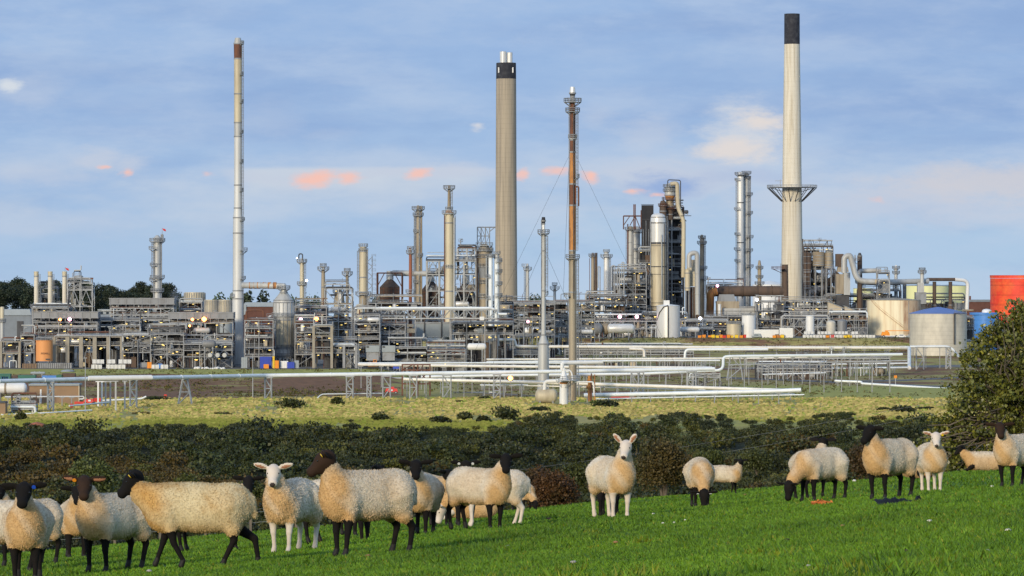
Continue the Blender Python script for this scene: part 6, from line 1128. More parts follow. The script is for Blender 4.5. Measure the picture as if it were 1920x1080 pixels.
tag(npmesh('scrub', v, f, ['leaf_scrub'], col=Tt), 'dense dark scrub of gorse, hawthorn and bracken filling the valley', kind='stuff')
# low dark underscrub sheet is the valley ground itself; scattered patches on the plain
def bush(name, label, px, d, wpx, hpx, m='leaf_scrub', tint=(1, 1, 1), n=900, leaf=None, group=None, lobes=9, stem=0, cat='bush', seed=1, z=None, deep=1.0, yoff=0, hollow=.45, sink=.0):
    k = d/F; zz = (gz(px, d) if z is None else z); t = thing(name, label, cat, (PX(px, d), d, zz), group); gg = np.random.default_rng(seed)
    rx, rz = wpx*k/2, hpx*k/2; P = crown_pts(n, rx, rx*deep, rz, gg, lobes, hollow); lo_, hi_ = P[:, 2].min(), P[:, 2].max(); P[:, 2] = (P[:, 2]-lo_)/(hi_-lo_)*(2*rz-stem)+stem-sink
    v, f = leafquads(P, (leaf or rx*.2)*gg.uniform(.6, 1.3, n), gg, 1.2); col = np.array(tint)[None]*gg.uniform(.7, 1.35, (n, 1))*np.ones((n, 3))
    npmesh('foliage', v, f, [m], col=col, parent=t)
    if stem > 0 or True:
        b = mb('bark'); q = random.Random(seed)
        for i in range(4): a = q.uniform(0, 6.28); b.tube([(0, 0, -.1), (rx*.2*math.cos(a), rx*.2*math.sin(a), stem+rz*.5), (rx*.5*math.cos(a), rx*.5*math.sin(a), stem+rz*1.2)], max(.06, rx*.06), 6, r2=.03)
        b.build('stem', t)
    return t
BUS = [(39, 1085, 26, 17, 'round dark bush beside the straight lattice trestle in the corner yard', (.9, .95, .8)), (547, 1180, 66, 22, 'widest low bush on the dry grass', (1.0, 1.1, .9)), (630, 1215, 28, 16, 'small bush on the dry grass next to the widest low one', (.8, .9, .8)), (711, 1075, 36, 19, 'lone round bush on the dry grass before the bent pipe', (1.0, 1.15, 1.0)), (657, 1070, 18, 5, 'tiny flat dark bush on the dry grass', (.9, .9, .8)),
 (826, 1060, 44, 17, 'dark bush, first of the row that ends with the tall one', (.6, .65, .6)), (872, 1085, 36, 17, 'grey-green bush between the dark one and the tall one', (1.2, 1.25, 1.0)), (945, 1080, 62, 32, 'tallest dark bush on the grass edge, before the pale container', (.75, .85, .75)), (905, 1070, 34, 14, 'dark low bush leaning on the tallest one', (.6, .65, .6)), (290, 1256, 52, 9, 'dark bramble patch at the foot of the bank by the orange marker', (.7, .9, .7)), (418, 1120, 42, 7, 'flat dark bramble patch on the grass below the A-frame trestle', (.7, .75, .5)), (265, 1130, 40, 5, 'flat brown weed patch on the grass near the lattice trestle', (1.8, 1.3, .9)),
 (1138, 1195, 56, 15, 'dark bush right behind the scrub by the rusty posts', (.6, .75, .65)), (1690, 1150, 62, 14, 'dark bush at the corner of the far green field', (.7, .75, .7)), (1655, 1160, 36, 8, 'low dark bush beside the one at the corner of the far field', (.8, .85, .7)), (1735, 1165, 40, 8, 'flat dark bush nearest the broad tree on the far field', (.7, .75, .7)), (1010, 1150, 50, 12, 'low dark bush below the stubby cream drum', (.6, .7, .6)), (860, 1230, 20, 5, 'small weedy bush before the pale container', (1., 1, .8)), (910, 1262, 26, 7, 'bush at the foot of the pale container', (.7, .8, .7))]
for i, (px, d, w_, h_, lb, tn) in enumerate(BUS): bush('bush', lb, px, d, w_, h_, tint=tn, n=700, seed=300+i, leaf=.75, sink=.3)
# rough grass tufts over the plain
g = np.random.default_rng(11); n = 60000; px = g.uniform(-150, 2100, n); d = 1000+g.uniform(0, 1, n)**1.0*275; ok = d > edge_d(px)-4; px, d = px[ok], d[ok]
ok = (vnoise(px*.02, d*.03)+g.uniform(-.7, .7, len(px))) > -.1; px, d = px[ok], d[ok]; X = PX(px, d); Z = ground_z(X, d); n = len(X); h = g.uniform(.25, .75, n); w_ = g.uniform(.3, .9, n)
v = np.stack([np.stack([X-w_, d, Z-.1], 1), np.stack([X+w_, d+g.uniform(-.3, .3, n), Z-.1], 1), np.stack([X+w_*g.uniform(.1, .9, n), d, Z+h], 1), np.stack([X-w_*g.uniform(.1, .9, n), d, Z+h*g.uniform(.6, 1.1, n)], 1)], 1).reshape(-1, 3)
tn = np.where(g.uniform(size=(n, 1)) < .2, np.array([[.6, .85, .5]]), np.array([[1., 1, 1]]))*g.uniform(.6, 1.25, (n, 1))
gsw = (sstep(d, 1110, 1060)*.8)[:, None]; tn = tn*(1-gsw)+np.array([[.42, .58, .27]])*gsw*g.uniform(.7, 1.2, (n, 1))
tag(npmesh('rough_grass', v, np.arange(4*n).reshape(-1, 4), ['dry_grass'], col=tn), 'tufted dry yellowish grass on the flat ground before the works', kind='stuff')
# weeds on the brown banks
g = np.random.default_rng(13); n = 9000; px = g.uniform(-150, 1900, n); d = np.where(px < 780, g.uniform(1290, 1462, n), np.where(g.uniform(size=n) < .5, g.uniform(1850, 1882, n), g.uniform(1280, 1560, n))); X = PX(px, d)
ok = vnoise(X*.06, d*.04)+g.uniform(-.5, .5, n) > .15; X, d = X[ok], d[ok]; n = len(X); q = 5; Z = ground_z(X, d); P = np.repeat(np.stack([X, d, Z], 1), q, 0)+g.normal(size=(n*q, 3))*np.array([.5, .5, .12])+np.array([0, 0, .22]); v, f = leafquads(P, g.uniform(.3, .8, n*q), g, 1.2)
tc_ = np.array([(1.5,1.5,1.1), (2.6,2.3,1.5), (2.2,1.4,1.2)])[g.integers(0, 3, n*q)]*g.uniform(.6, 1.3, (n*q, 1)); tag(npmesh('bank_weeds', v, f, ['leaf_scrub'], col=tc_), 'straggly weeds growing over the brown banks', kind='stuff')
# far wood behind the left plant
g = np.random.default_rng(21); C_, S_, T_ = [], [], []
for i in range(520):
    px = g.uniform(-200, 345); d = g.uniform(2150, 2330); base = -30; top = 532+6*math.sin(px*.035)+5*math.sin(px*.11+1)+(-8 if 0 < px < 60 else 0)+6*(g.uniform()-.3)
    if 200 < px: top += 4
    if px > 300: top += (px-300)*.5
    ztop = PZ(top, d); r_ = g.uniform(3.5, 6.5); lv = g.uniform(0, 1)**.6; z = base+3+(ztop-r_-base)*lv; p = protos[g.integers(14)]
    q = p*np.array([r_, r_, r_*.95])+np.array([PX(px, d), d, z]); C_.append(q); S_.append(np.full(len(q), .85)*g.uniform(.6, 1.3, len(q))); T_.append(np.ones((len(q), 3))*g.uniform(.7, 1.35))
def far_clump(px, top, d, wpx, n, z0=-29):
    for i in range(n):
        x = px+g.normal()*wpx*.35; r_ = g.uniform(3, 5.5); z = z0+(PZ(top, d)-r_-z0)*g.uniform(0, 1)**.5*(1-min(1, abs(x-px)/(wpx*.8))*.6); q = protos[g.integers(14)]*r_+np.array([PX(x, d), d+g.uniform(-5, 5), z]); C_.append(q); S_.append(np.full(len(q), 1.2)*g.uniform(.6, 1.3, len(q))); T_.append(np.ones((len(q), 3))*g.uniform(.9, 1.5))
C = np.concatenate(C_); S = np.concatenate(S_); Tt = np.concatenate(T_); v, f = leafquads(C, S, g, 1.3)
tag(npmesh('far_wood', v, f, ['leaf_far'], col=Tt), 'dark wood closing the horizon behind the three pale stacks', kind='stuff')
for i, (px, top, d, w_, h_, lb) in enumerate([(495, 544, 2250, 34, 52, 'rounded tree behind the horizontal rusty-ringed duct'), (462, 546, 2240, 26, 48, 'smaller tree between the tallest slim stack and the rounded tree'), (410, 549, 2600, 40, 40, 'hazy distant tree above the slatted cooling towers'), (440, 551, 2620, 36, 38, 'hazy distant tree just behind the tallest slim stack'), (545, 553, 2500, 40, 36, 'low tree line end beyond the conical hood'), (590, 549, 2500, 50, 40, 'tree behind the crown of the lattice frame'), (707, 549, 2600, 36, 38, 'tree behind the stair tower of the stout column'), (1003, 550, 2500, 40, 36, 'tree at the foot of the tan chimney')]):
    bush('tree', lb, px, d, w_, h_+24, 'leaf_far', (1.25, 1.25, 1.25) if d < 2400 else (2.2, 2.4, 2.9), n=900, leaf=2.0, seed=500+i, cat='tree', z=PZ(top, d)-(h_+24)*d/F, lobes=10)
tag(None, None) if False else None
# bushes and trees on the brow of the field
def fz(px, d): return float(field_z(PX(px, d), d))
bush('hawthorn', 'round olive-brown bush with bare stems at the brow behind the tall white-faced sheep', 1244, 134, 112, 132, 'leaf_brown', (1.0, 1.0, .9), n=15000, leaf=.085, lobes=16, stem=.45, seed=41, z=fz(1244, 134)-.25, hollow=.62)
bush('hawthorn', 'reddish brown bush at the brow beside the small far grazing sheep', 1028, 140, 128, 108, 'leaf_brown', (1.05, .70, .75), n=14000, leaf=.085, lobes=14, stem=.1, seed=42, z=fz(1028, 140)-.35, hollow=.62)
bush('hawthorn', 'dark brown bush rising behind the black-headed sheep by the plastic', 1640, 137, 118, 92, 'leaf_brown', (.75, .62, .7), n=12000, leaf=.085, lobes=12, stem=.1, seed=43, z=fz(1640, 137)-.1, hollow=.62)
bush('hawthorn', 'russet bush top showing between the black-headed sheep and the broad tree', 1672, 150, 60, 110, 'leaf_brown', (1.2, .55, .6), n=5000, leaf=.085, lobes=8, stem=.1, seed=44, z=fz(1672, 150)-.1, hollow=.6)
for i, (px, d, w_, h_, tn, lb) in enumerate([(170, 300, 110, 92, (1.5, 1.7, 1.5), 'grey-green willow bush above the brown-faced sheep with the orange ear'), (352, 310, 62, 52, (1.3, 1.4, 1.0), 'round yellowish-green bush above the walking yellowish sheep'), (468, 330, 50, 40, (1.3, 1.4, 1.0), 'yellowish-green bush left of the white-faced sheep'.replace('left of', 'next to')), (1110, 330, 120, 60, (1.0, 1.1, .8), 'green bush behind the tall white-faced sheep'), (1330, 380, 60, 40, (1.2, 1.35, 1.1), 'pale green bush above the far looking-away sheep'), (1420, 400, 70, 50, (1.2, 1.3, 1.1), 'pale bush between the far sheep and the grazing pair')]):
    zt = 0; k = d/F; top = {170: 850, 352: 885, 468: 895, 1110: 862, 1330: 842, 1420: 838}[px]
    bush('willow', lb, px, d, w_, h_, 'leaf_scrub', tn, n=5000, leaf=.22, lobes=14, seed=600+i, z=PZ(top+h_, d), hollow=.6, cat='bush')
# mass of dark growth just below the brow
g = np.random.default_rng(31); C_, S_, T_ = [], [], []
for i in range(900):
    d = g.uniform(150, 330); px = g.uniform(-300, 1700); z = PZ(1045-.0865*px+g.uniform(8, 50), d)
    r_ = g.uniform(.6, 1.5); zt = float(field_z(PX(px, d), d))
    q = protos[g.integers(14)]*r_+np.array([PX(px, d), d, 0]); q[:, 2] += min(z-r_, 1e9); 
    if z-r_*.5 > zt+6: continue
    C_.append(q); S_.append(np.full(len(q), .26)*g.uniform(.6, 1.3, len(q))); T_.append(tintcol(int(g.integers(0, 2)), len(q)))
# broad tree
t = thing('broad_tree', 'broad leafy tree with pale twigs at the edge of the picture', 'tree', (PX(1905, 124), 124, fz(1905, 124)))
k = 124/F; g = np.random.default_rng(77); z0 = fz(1905, 124); X0 = PX(1905, 124)
def W3(px, py, dy=0): return np.array([(px-960)*k-X0, dy, PZ(py, 124)-z0])
lobes = []
OUT = [(1925,600,50,34),(1888,612,42,30),(1955,590,50,40),(1905,660,80,50),(1862,655,44,36),(1835,690,42,34),(1990,650,80,70),(1845,735,62,44),(1925,740,90,60),(1812,748,40,30),(1798,790,46,34),(1870,800,80,44),(1960,800,80,70),(1760,822,38,28),(1745,850,30,26),(1800,840,60,36),(1870,850,70,30),(1930,690,60,60),(1780,870,46,20),(1815,720,30,26),(1905,590,26,18)]
for (px, py, rx, ry) in OUT: lobes.append((W3(px, py, g.uniform(-.6, .6)), rx*k, ry*k))
n = 30000; area = np.array([a*b for _, a, b in lobes]); kk = g.choice(len(lobes), n, p=area/area.sum())
dd = g.normal(size=(n, 3)); dd /= np.linalg.norm(dd, axis=1)[:, None]; r = g.uniform(.25, 1, n)**(1/3)
cen = np.array([l[0] for l in lobes])[kk]; rx = np.array([l[1] for l in lobes])[kk]; ry = np.array([l[2] for l in lobes])[kk]
P = cen+dd*r[:, None]*np.stack([rx, rx*1.1, ry], 1)*(1+.18*g.normal(size=(n, 1)))
# gather leaves into sprays so gaps open between them
m_ = 560; hub = P[g.choice(n, m_, replace=False)]; sp = hub[g.integers(0, m_, n)]+g.normal(size=(n, 3))*np.array([.15, .15, .09]); P = np.where(g.uniform(size=(n, 1)) < .95, sp, P)
v, f = leafquads(P, .115*g.uniform(.6, 1.3, n), g, 1.25); hv = g.uniform(.6, 1.4, n)[:, None]*np.ones((n, 3)); hv[g.uniform(size=n) < .12] *= np.array([1.9, 1.7, 1.6])
npmesh('crown', v, f, ['leaf_tree'], col=hv, parent=t)
b = mb('bark'); q = random.Random(4); b.tube([(.2, 0, -.3), (0, 0, .9), (.3, .1, 2.0), (.1, 0, 3.2)], .24, 9, r2=.10); b.tube([(0, 0, .5), (-.9, .2, 1.0), (-1.9, 0, 1.3)], .12, 7, r2=.05); b.tube([(.2, 0, 1.2), (1.0, 0, 2.0), (1.6, .2, 3.2)], .13, 7, r2=.05); b.tube([(.1, 0, 1.8), (-.8, -.2, 2.6), (-1.3, 0, 3.3)], .09, 7, r2=.04); b.build('trunk', t)
b = mb('wood')
for i in range(95):
    c, rx, ry = lobes[q.randrange(len(lobes))]; p = [np.array([q.uniform(-.3, .4), 0, q.uniform(.8, 2.4)])]
    tgt = c+np.array([q.uniform(-1.15, 1)*rx, -q.uniform(.5, 1.25)*rx, q.uniform(-1, 1.1)*ry])
    for s_ in range(1, 6): p.append(p[0]*(1-s_/5)+tgt*(s_/5)+np.array([q.uniform(-.14, .14), q.uniform(-.1, .1), q.uniform(-.1, .14)]))
    b.tube([tuple(x) for x in p], .04, 5, r2=.012)
b.build('branches', t)
# fence on the brow
t = thing('field_fence', 'post and wire fence along the brow under the broad tree', 'fence', (PX(1778, 130), 130, fz(1778, 130))); o = t.location
for px, h_ in ((1700, .75), (1739, .8), (1777, .8), (1828, 1.0), (1880, .8), (1935, .8)): z = fz(px, 129)-o.z; mb('wood').box(PX(px, 129)-o.x-.05, PX(px, 129)-o.x+.05, -1.05, -.95, z-.2, z+h_).build('post', t)
b = mb('steel'); [b.tube([(PX(1700, 129)-o.x, -1, fz(1700, 129)-o.z+h_), (PX(1828, 129)-o.x, -1, fz(1828, 129)-o.z+h_), (PX(1935, 129)-o.x, -1, fz(1935, 129)-o.z+h_)], .006, 4) for h_ in (.3, .5, .72)]; b.build('wires', t)
t = thing('field_fence', 'faint post and wire fence along the brow behind the herd on the lower side', 'fence', (PX(0, 132), 132, fz(0, 132))); o = t.location
for px in range(-40, 700, 85): z = fz(px, 132)-o.z; mb('wood').box(PX(px, 132)-o.x-.04, PX(px, 132)-o.x+.04, -.05, .05, z-.2, z+.75).build('post', t)
b = mb('steel'); [b.tube([(PX(px, 132)-o.x, 0, fz(px, 132)-o.z+h_) for px in range(-40, 700, 60)], .006, 4, cap=False) for h_ in (.35, .7)]; b.build('wires', t)
wire('upper overhead cable sagging across the valley behind the round brown bush', -100, 962, 420, 2050, 690, 420, th=.009, group=None, name='overhead_cable', sag=3.2, m='steel')
wire('lower overhead cable sagging across the valley behind the round brown bush', -100, 985, 418, 2050, 712, 418, th=.009, group=None, name='overhead_cable', sag=3.2, m='steel')
# grass blades of the field
g = np.random.default_rng(55); n = 620000
u = g.uniform(0, 1, n); d = 1/(1/13.5+(1/140-1/13.5)*u); X = g.uniform(-.155, .155, n)*d+g.uniform(-1.5, 1.5, n)
ok = vnoise(X*2.1, d*1.3)+g.uniform(-1, 1, n) > -.9; X, d = X[ok], d[ok]; n = len(X); Z = field_z(X, d)
h = .024*g.uniform(.5, 1.5, n)*(1+.5*vnoise(X*.9, d*.5))*(.9+d/90); w_ = (.0022+.00009*d)*g.uniform(.7, 1.5, n)*2.2; a = g.uniform(0, 6.28, n); lx, ly = g.normal(size=n)*h*.6, g.normal(size=n)*h*.6
v = np.stack([np.stack([X-w_*np.cos(a), d-w_*np.sin(a), Z-.004], 1), np.stack([X+w_*np.cos(a), d+w_*np.sin(a), Z-.004], 1), np.stack([X+lx, d+ly, Z+h], 1)], 1).reshape(-1, 3)
tn = g.uniform(.65, 1.35, (n, 1))*np.ones((n, 3)); yl = g.uniform(size=n) < .035; tn[yl] = np.array([2.6, 1.4, 2.5])*g.uniform(.6, 1, (yl.sum(), 1)); tn *= (1+.22*vnoise(X*.7, d*.22))[:, None]
tag(npmesh('grass', v, np.arange(3*n).reshape(-1, 3), ['grass_blade'], col=tn), 'short grazed green grass of the sheep field', kind='stuff')
# coarser tussocks and weeds in the pasture
g = np.random.default_rng(57); n = 260; u = g.uniform(0, 1, n); d = 1/(1/14+(1/135-1/14)*u); X = g.uniform(-.15, .15, n)*d; q = 26; k_ = g.uniform(.5, 1.5, n)
X2 = np.repeat(X, q)+g.normal(size=n*q)*.05*np.repeat(k_, q); D2 = np.repeat(d, q)+g.normal(size=n*q)*.09*np.repeat(k_, q); Z2 = field_z(X2, D2); hh = .045*np.repeat(k_, q)*g.uniform(.5, 1.4, n*q); ww = (.003+.0001*D2)*2; aa = g.uniform(0, 6.28, n*q)
v = np.stack([np.stack([X2-ww*np.cos(aa), D2-ww*np.sin(aa), Z2], 1), np.stack([X2+ww*np.cos(aa), D2+ww*np.sin(aa), Z2], 1), np.stack([X2+g.normal(size=n*q)*hh*.5, D2+g.normal(size=n*q)*hh*.5, Z2+hh], 1)], 1).reshape(-1, 3)
tcs = np.repeat(np.array([(.55,.62,.6), (1.3,1.25,1.0), (1.9,1.2,1.6), (.8,.85,.8)])[g.integers(0, 4, n)], q, 0)*g.uniform(.7, 1.2, (n*q, 1)); tag(npmesh('tussock_grass', v, np.arange(3*n*q).reshape(-1, 3), ['grass_blade'], col=tcs), 'coarser tussocks and dry wisps in the green field', kind='stuff')
# little things lying in the field
mat('mushroom', (.72,.68,.60), .7); mat('dung', (.045,.032,.022), .9); mat('orange_clump', (.72,.22,.06), .8, c2=(.4,.12,.04), scale=20); mat('plastic_black', (.008,.008,.010), .8, spec=.15); mat('leaf_dead', (.30,.17,.07), .8); mat('stone', (.42,.40,.37), .9, c2=(.3,.28,.25), scale=9)
def fd(px, py):
    lo_, hi_ = 13., 127.
    for _ in range(40):
        m_ = (lo_+hi_)/2
        if 520-field_z(PX(px, m_), m_)*F/m_ > py: lo_ = m_
        else: hi_ = m_
    return m_
def on_field(px, py): d = fd(px, py); return d, float(field_z(PX(px, d), d))
for px, py, s_, m, nm, lb in [(952,1030,7,'stone','stone','whitish stone in the grass before the side-on sheep'),(1743,984,8,'mushroom','mushroom','pale flat mushroom in the grass below the round white-faced sheep'),(1602,904,7,'mushroom','mushroom','pale mushroom at the brow beside the grazing pair'),(1890,1003,9,'mushroom','mushroom','flat pale mushroom low at the picture edge'),(1850,1043,8,'stone','stone','grey stone near the lower corner'),(1516,1071,7,'stone','stone','pale stone at the lower edge of the picture'),(690,1048,9,'leaf_dead','clod','tan clod by the hooves of the largest ewe'),(1397,930,5,'leaf_dead','clod','rusty clod just past the far looking-away sheep'),(1580,992,6,'leaf_dead','clod','dull brown clod below the orange clump'),(1778,988,7,'dung','dung','dark dung patch by the pale flat mushroom'),(1475,1020,8,'dung','dung','brownish dung patch in the open grass'),(1030,977,8,'dung','dung','dark patch near the tall white-faced sheep'),(1155,1023,8,'leaf_dead','clod','tan tuft in the open grass'),(1243,985,4,'mushroom','mushroom','white speck mushroom, nearer the tall white-faced sheep'),(1264,984,4,'mushroom','mushroom','white speck mushroom, middle one of three'),(1285,979,4,'mushroom','mushroom','white speck mushroom, nearest the head-on grazing sheep'),(1225,967,4,'mushroom','mushroom','tiny white mushroom above the three specks'),(1860,915,5,'mushroom','mushroom','small pale mushroom by the hooves of the sheep under the tree'),(1700,1042,7,'dung','dung','dark patch low in the open grass'),(770,1015,5,'mushroom','mushroom','small pale mushroom beside the hind leg of the largest ewe'),(1075,1062,8,'stone','stone','pale stone low in the middle of the grass'),(280,1076,8,'stone','stone','white stone under the walking yellowish sheep')]:
    d, z = on_field(px, py); rock(nm, lb, nm, px, d, s_*.5*d/F*1.35, m, fl=.5, zf=z, zoff=.022)
d, z = on_field(1541, 948); t = thing('orange_clump', 'bright orange ragged clump in the grass below the grazing sheep', 'clump', (PX(1541, d), d, z)); P = g.normal(size=(300, 3))*np.array([.05, .05, .013])+np.array([0, 0, .035]); v, f = leafquads(P, .035, g, 1.4); npmesh('pulp', v, f, ['orange_clump'], parent=t)
d, z = on_field(1685, 946); t = thing('plastic_sheet', 'crumpled strip of black plastic lying in the grass', 'plastic sheet', (PX(1685, d), d, z)); k = d/F; b = mb('plastic_black'); nx, ny = 30, 6; vs = []
for i in range(nx+1):
    for j in range(ny+1):
        x = (-45+92*i/nx)*k; e = (1-abs(2*j/ny-1)**2)*(.5+.5*math.sin(math.pi*min(1, i/nx*1.3))); vs.append((x, (-.35+.7*j/ny)*(1.2-.5*i/nx), .02+.075*e*(.6+.4*math.sin(i*1.1)*math.cos(j*1.7))+(.06 if i in (26, 27) and 1 < j < 5 else 0)))
b.add(vs, [(i*(ny+1)+j, (i+1)*(ny+1)+j, (i+1)*(ny+1)+j+1, i*(ny+1)+j+1) for i in range(nx) for j in range(ny)], True); b.build('sheet', t)
# ---------------------------------------------------------------- sheep (one implicit surface per animal, meshed by surface nets)
def smin(a, b, k):
    h = np.clip(.5+.5*(b-a)/k, 0, 1); return b*(1-h)+a*h-k*h*(1-h)
def rcone(P, a, b, r1, r2):
    a, b = np.array(a, float), np.array(b, float); ba = b-a; l2 = ba@ba; h = np.clip(((P-a)@ba)/l2, 0, 1); q = P-a-h[..., None]*ba
    return np.sqrt((q*q).sum(-1))-(r1+(r2-r1)*h)
def ell(P, c, r, rot=None):
    Q = P-np.array(c, float)
    if rot is not None: Q = Q@rot
    r = np.array(r, float); k0 = np.sqrt(((Q/r)**2).sum(-1)); k1 = np.sqrt(((Q/r**2)**2).sum(-1))+1e-9; return k0*(k0-1)/k1
def nets(D, org, h):
    """naive surface nets; returns verts, quads"""
    S = D < 0; c = [S[i:S.shape[0]-1+i, j:S.shape[1]-1+j, k:S.shape[2]-1+k] for i in (0, 1) for j in (0, 1) for k in (0, 1)]
    cnt_ = sum(x.astype(np.int8) for x in c); act = (cnt_ > 0) & (cnt_ < 8); idx = np.full(act.shape, -1, np.int64); I = np.argwhere(act); idx[act] = np.arange(len(I))
    acc = np.zeros((len(I), 3)); num = np.zeros(len(I)); cs = [np.array([(n >> 2) & 1, (n >> 1) & 1, n & 1]) for n in range(8)]
    for a in range(8):
        for b in range(a+1, 8):
            if np.abs(cs[a]-cs[b]).sum() != 1: continue
            va = D[tuple((I+cs[a]).T)]; vb = D[tuple((I+cs[b]).T)]; m = (va < 0) != (vb < 0); t = np.where(m, va/np.where(m, va-vb, 1), 0)[:, None]
            acc += np.where(m[:, None], cs[a]+(cs[b]-cs[a])*t, 0); num += m
    V_ = (I+acc/num[:, None])*h+org; Q = []
    for ax in range(3):
        o = [1, 1, 1]; o[ax] = 0; sl0 = [slice(1, -1)]*3; A_ = S[1:-1, 1:-1, 1:-1]; sh = [slice(1, -1)]*3; sh[ax] = slice(2, None); B_ = S[tuple(sh)]
        m = A_ != B_; E = np.argwhere(m)+1; u, w_ = [(1, 2), (2, 0), (0, 1)][ax]; du = np.zeros(3, int); du[u] = 1; dw = np.zeros(3, int); dw[w_] = 1
        q = np.stack([idx[tuple((E-du-dw).T)], idx[tuple((E-dw).T)], idx[tuple(E.T)], idx[tuple((E-du).T)]], 1); fl = A_[tuple((E-1).T)]; q = np.where(fl[:, None], q, q[:, ::-1]); Q.append(q)
    Q = np.concatenate(Q); return V_, Q[(Q >= 0).all(1)]
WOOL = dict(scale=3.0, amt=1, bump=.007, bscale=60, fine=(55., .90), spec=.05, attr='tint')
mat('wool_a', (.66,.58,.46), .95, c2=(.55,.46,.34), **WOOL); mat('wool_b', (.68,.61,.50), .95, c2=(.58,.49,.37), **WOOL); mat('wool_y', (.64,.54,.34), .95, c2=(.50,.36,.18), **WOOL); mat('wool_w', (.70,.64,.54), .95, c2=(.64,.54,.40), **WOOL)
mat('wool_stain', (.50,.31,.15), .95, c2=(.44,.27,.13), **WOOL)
mat('hair_black', (.010,.009,.009), .85, c2=(.018,.014,.012), scale=5, bump=.003, bscale=60, spec=.12); mat('hair_brown', (.036,.020,.013), .8, c2=(.016,.011,.009), scale=5, spec=.15); mat('hair_white', (.66,.58,.50), .85, c2=(.60,.48,.38), scale=5, spec=.15)
mat('ear_pink', (.42,.19,.11), .8); mat('nose', (.05,.035,.035), .5); mat('hoof', (.012,.010,.009), .7); mat('eye', (.01,.008,.006), .12, spec=.8); mat('tag_yellow', (.85,.60,.02), .4); mat('tag_blue', (.02,.09,.6), .4); mat('tag_white', (.8,.8,.8), .4); mat('tag_orange', (.85,.30,.02), .4)
def make_sheep(s, i):
    q = random.Random(900+i); hy = R(s.get('hy', 0)); white = s.get('white'); prim = []   # (fn, tag, k)
    fat = 1.12 if s.get('fat') else 1.0; fat *= q.uniform(.90, 1.0)
    def rc(a, b, r1, r2, tg, k=.03): prim.append((('c', a, b, r1, r2), tg, k))
    def el(c, r, tg, k=.05, rot=None): prim.append((('e', c, r, rot), tg, k))
    lie = s.get('lie'); zb = -.30 if lie else 0.0
    el((.30, 0, .585+zb), (.25, .185*fat, .23), 0, .02); el((-.02, 0, .575+zb), (.40, .205*fat, .235), 0, .10); el((-.34, 0, .595+zb), (.245, .20*fat, .228), 0, .10); el((.40, 0, .56+zb), (.14, .15*fat, .19), 0, .08)
    el((-.02, 0, .70+zb), (.45, .13, .115), 0, .08)
    rc((-.56, 0, .66+zb), (-.595, 0, .50+zb), .042, .03, 0, .05)
    if s.get('graze'):
        poll = np.array([.80, 0, .27]); rc((.42, 0, .60), (.72, 0, .36), .155, .095, 0, .08); fdir = np.array([.30, 0, -.95])
    else:
        hz = .87 if s.get('low') else (1.0 if s.get('tall') else .955); lean = .52 if not s.get('low') else .66
        hz += zb*(.85 if lie else 1); poll = np.array([lean+.02, 0, hz]); pitch = -.62 if not s.get('walk') else -.75
        base = (.40, 0, .66+zb); rc(base, (lean-.05, 0, hz-.11), .155, .092, 0, .08); rc((.43, 0, .58+zb), (lean-.03, 0, hz-.18), .11, .07, 0, .06); fdir = np.array([math.cos(pitch), 0, math.sin(pitch)])
    c, sn = math.cos(hy), math.sin(hy); rz = np.array([[c, -sn, 0], [sn, c, 0], [0, 0, 1]]); fx = rz@fdir; side = rz@np.array([0, 1., 0]); up = np.cross(fx, side); up = up if up[2] > 0 or s.get('graze') else -up
    if s.get('graze'): up = np.cross(fx, side); up = -up if up[0] < 0 else up
    H = poll; rotm = np.stack([fx, side, up], 1)
    el(tuple(H+fx*.015), (.108, .080, .082), 1, .03, rotm)                                  # skull
    rc(tuple(H+fx*.04-up*.008), tuple(H+fx*.180-up*.024), .068, .050, 1, .035)              # face
    el(tuple(H+fx*.196-up*.024), (.036, .048, .043), 1, .03, rotm)                          # muzzle
    rc(tuple(H-up*.045+fx*.01), tuple(H-up*.052+fx*.12), .056, .034, 1, .03)                # jaw
    el(tuple(H-fx*.03-up*.02), (.07, .06, .075), 1, .03, rotm)
    for sd_ in (-1, 1):                                                                      # ears
        if s.get('tall'): e = side*sd_*.62+up*.72+np.array([0, 0, .25])
        elif white: e = side*sd_*.92+up*.30
        else: e = side*sd_*.99+up*(-.06+.20*q.random())-fx*.06
        e = e/np.linalg.norm(e); ln = .150 if s.get('tall') else .155; a = H+side*sd_*.062+up*.040-fx*.015; nrm = np.cross(e, up if abs(e@up) < .8 else fx); nrm /= np.linalg.norm(nrm); w3 = np.cross(nrm, e)
        front = fx-(fx@e)*e; front /= np.linalg.norm(front); w3 = np.cross(e, front); rm = np.stack([e, w3, front], 1)
        el(tuple(a+e*ln*.55), (ln*.62, .044, .015), 1, .012, rm)
        el(tuple(a+e*ln*.60+front*.009), (ln*.42, .021, .010), 3, .003, rm)
    # legs
    bl = 1; LG = []
    if not lie:
        wk = 1 if s.get('walk') else 0
        fr = [(.31, .11), (.31, -.11)]; hd = [(-.38, .115), (-.38, -.115)]
        offs = [(.13, -.20), (.24, -.20)] if wk else [(q.uniform(-.03, .06), q.uniform(-.05, .03)), (q.uniform(-.08, .03), q.uniform(-.03, .10))]
        for j, (x, y) in enumerate(fr):
            o_ = ((-.16, .13)[j] if wk else q.uniform(-.035, .045)); kn = (x+o_*.45+.01, y*.95, .245)
            rc((x, y, .54), (x+o_*.15, y, .40), .098, .062, 0, .06); (rc((x-.02, 0, .40), (x+.07, 0, .43), .05, .06, 1, .05) if not white and j == 0 and i % 3 != 1 else None); rc((x+o_*.1, y, .43), kn, .060, .034, 1, .03); rc(kn, (x+o_, y*.92, .075), .031, .023, 1, .015); rc((x+o_, y*.92, .075), (x+o_+.022, y*.92, .028), .026, .032, 4, .012)
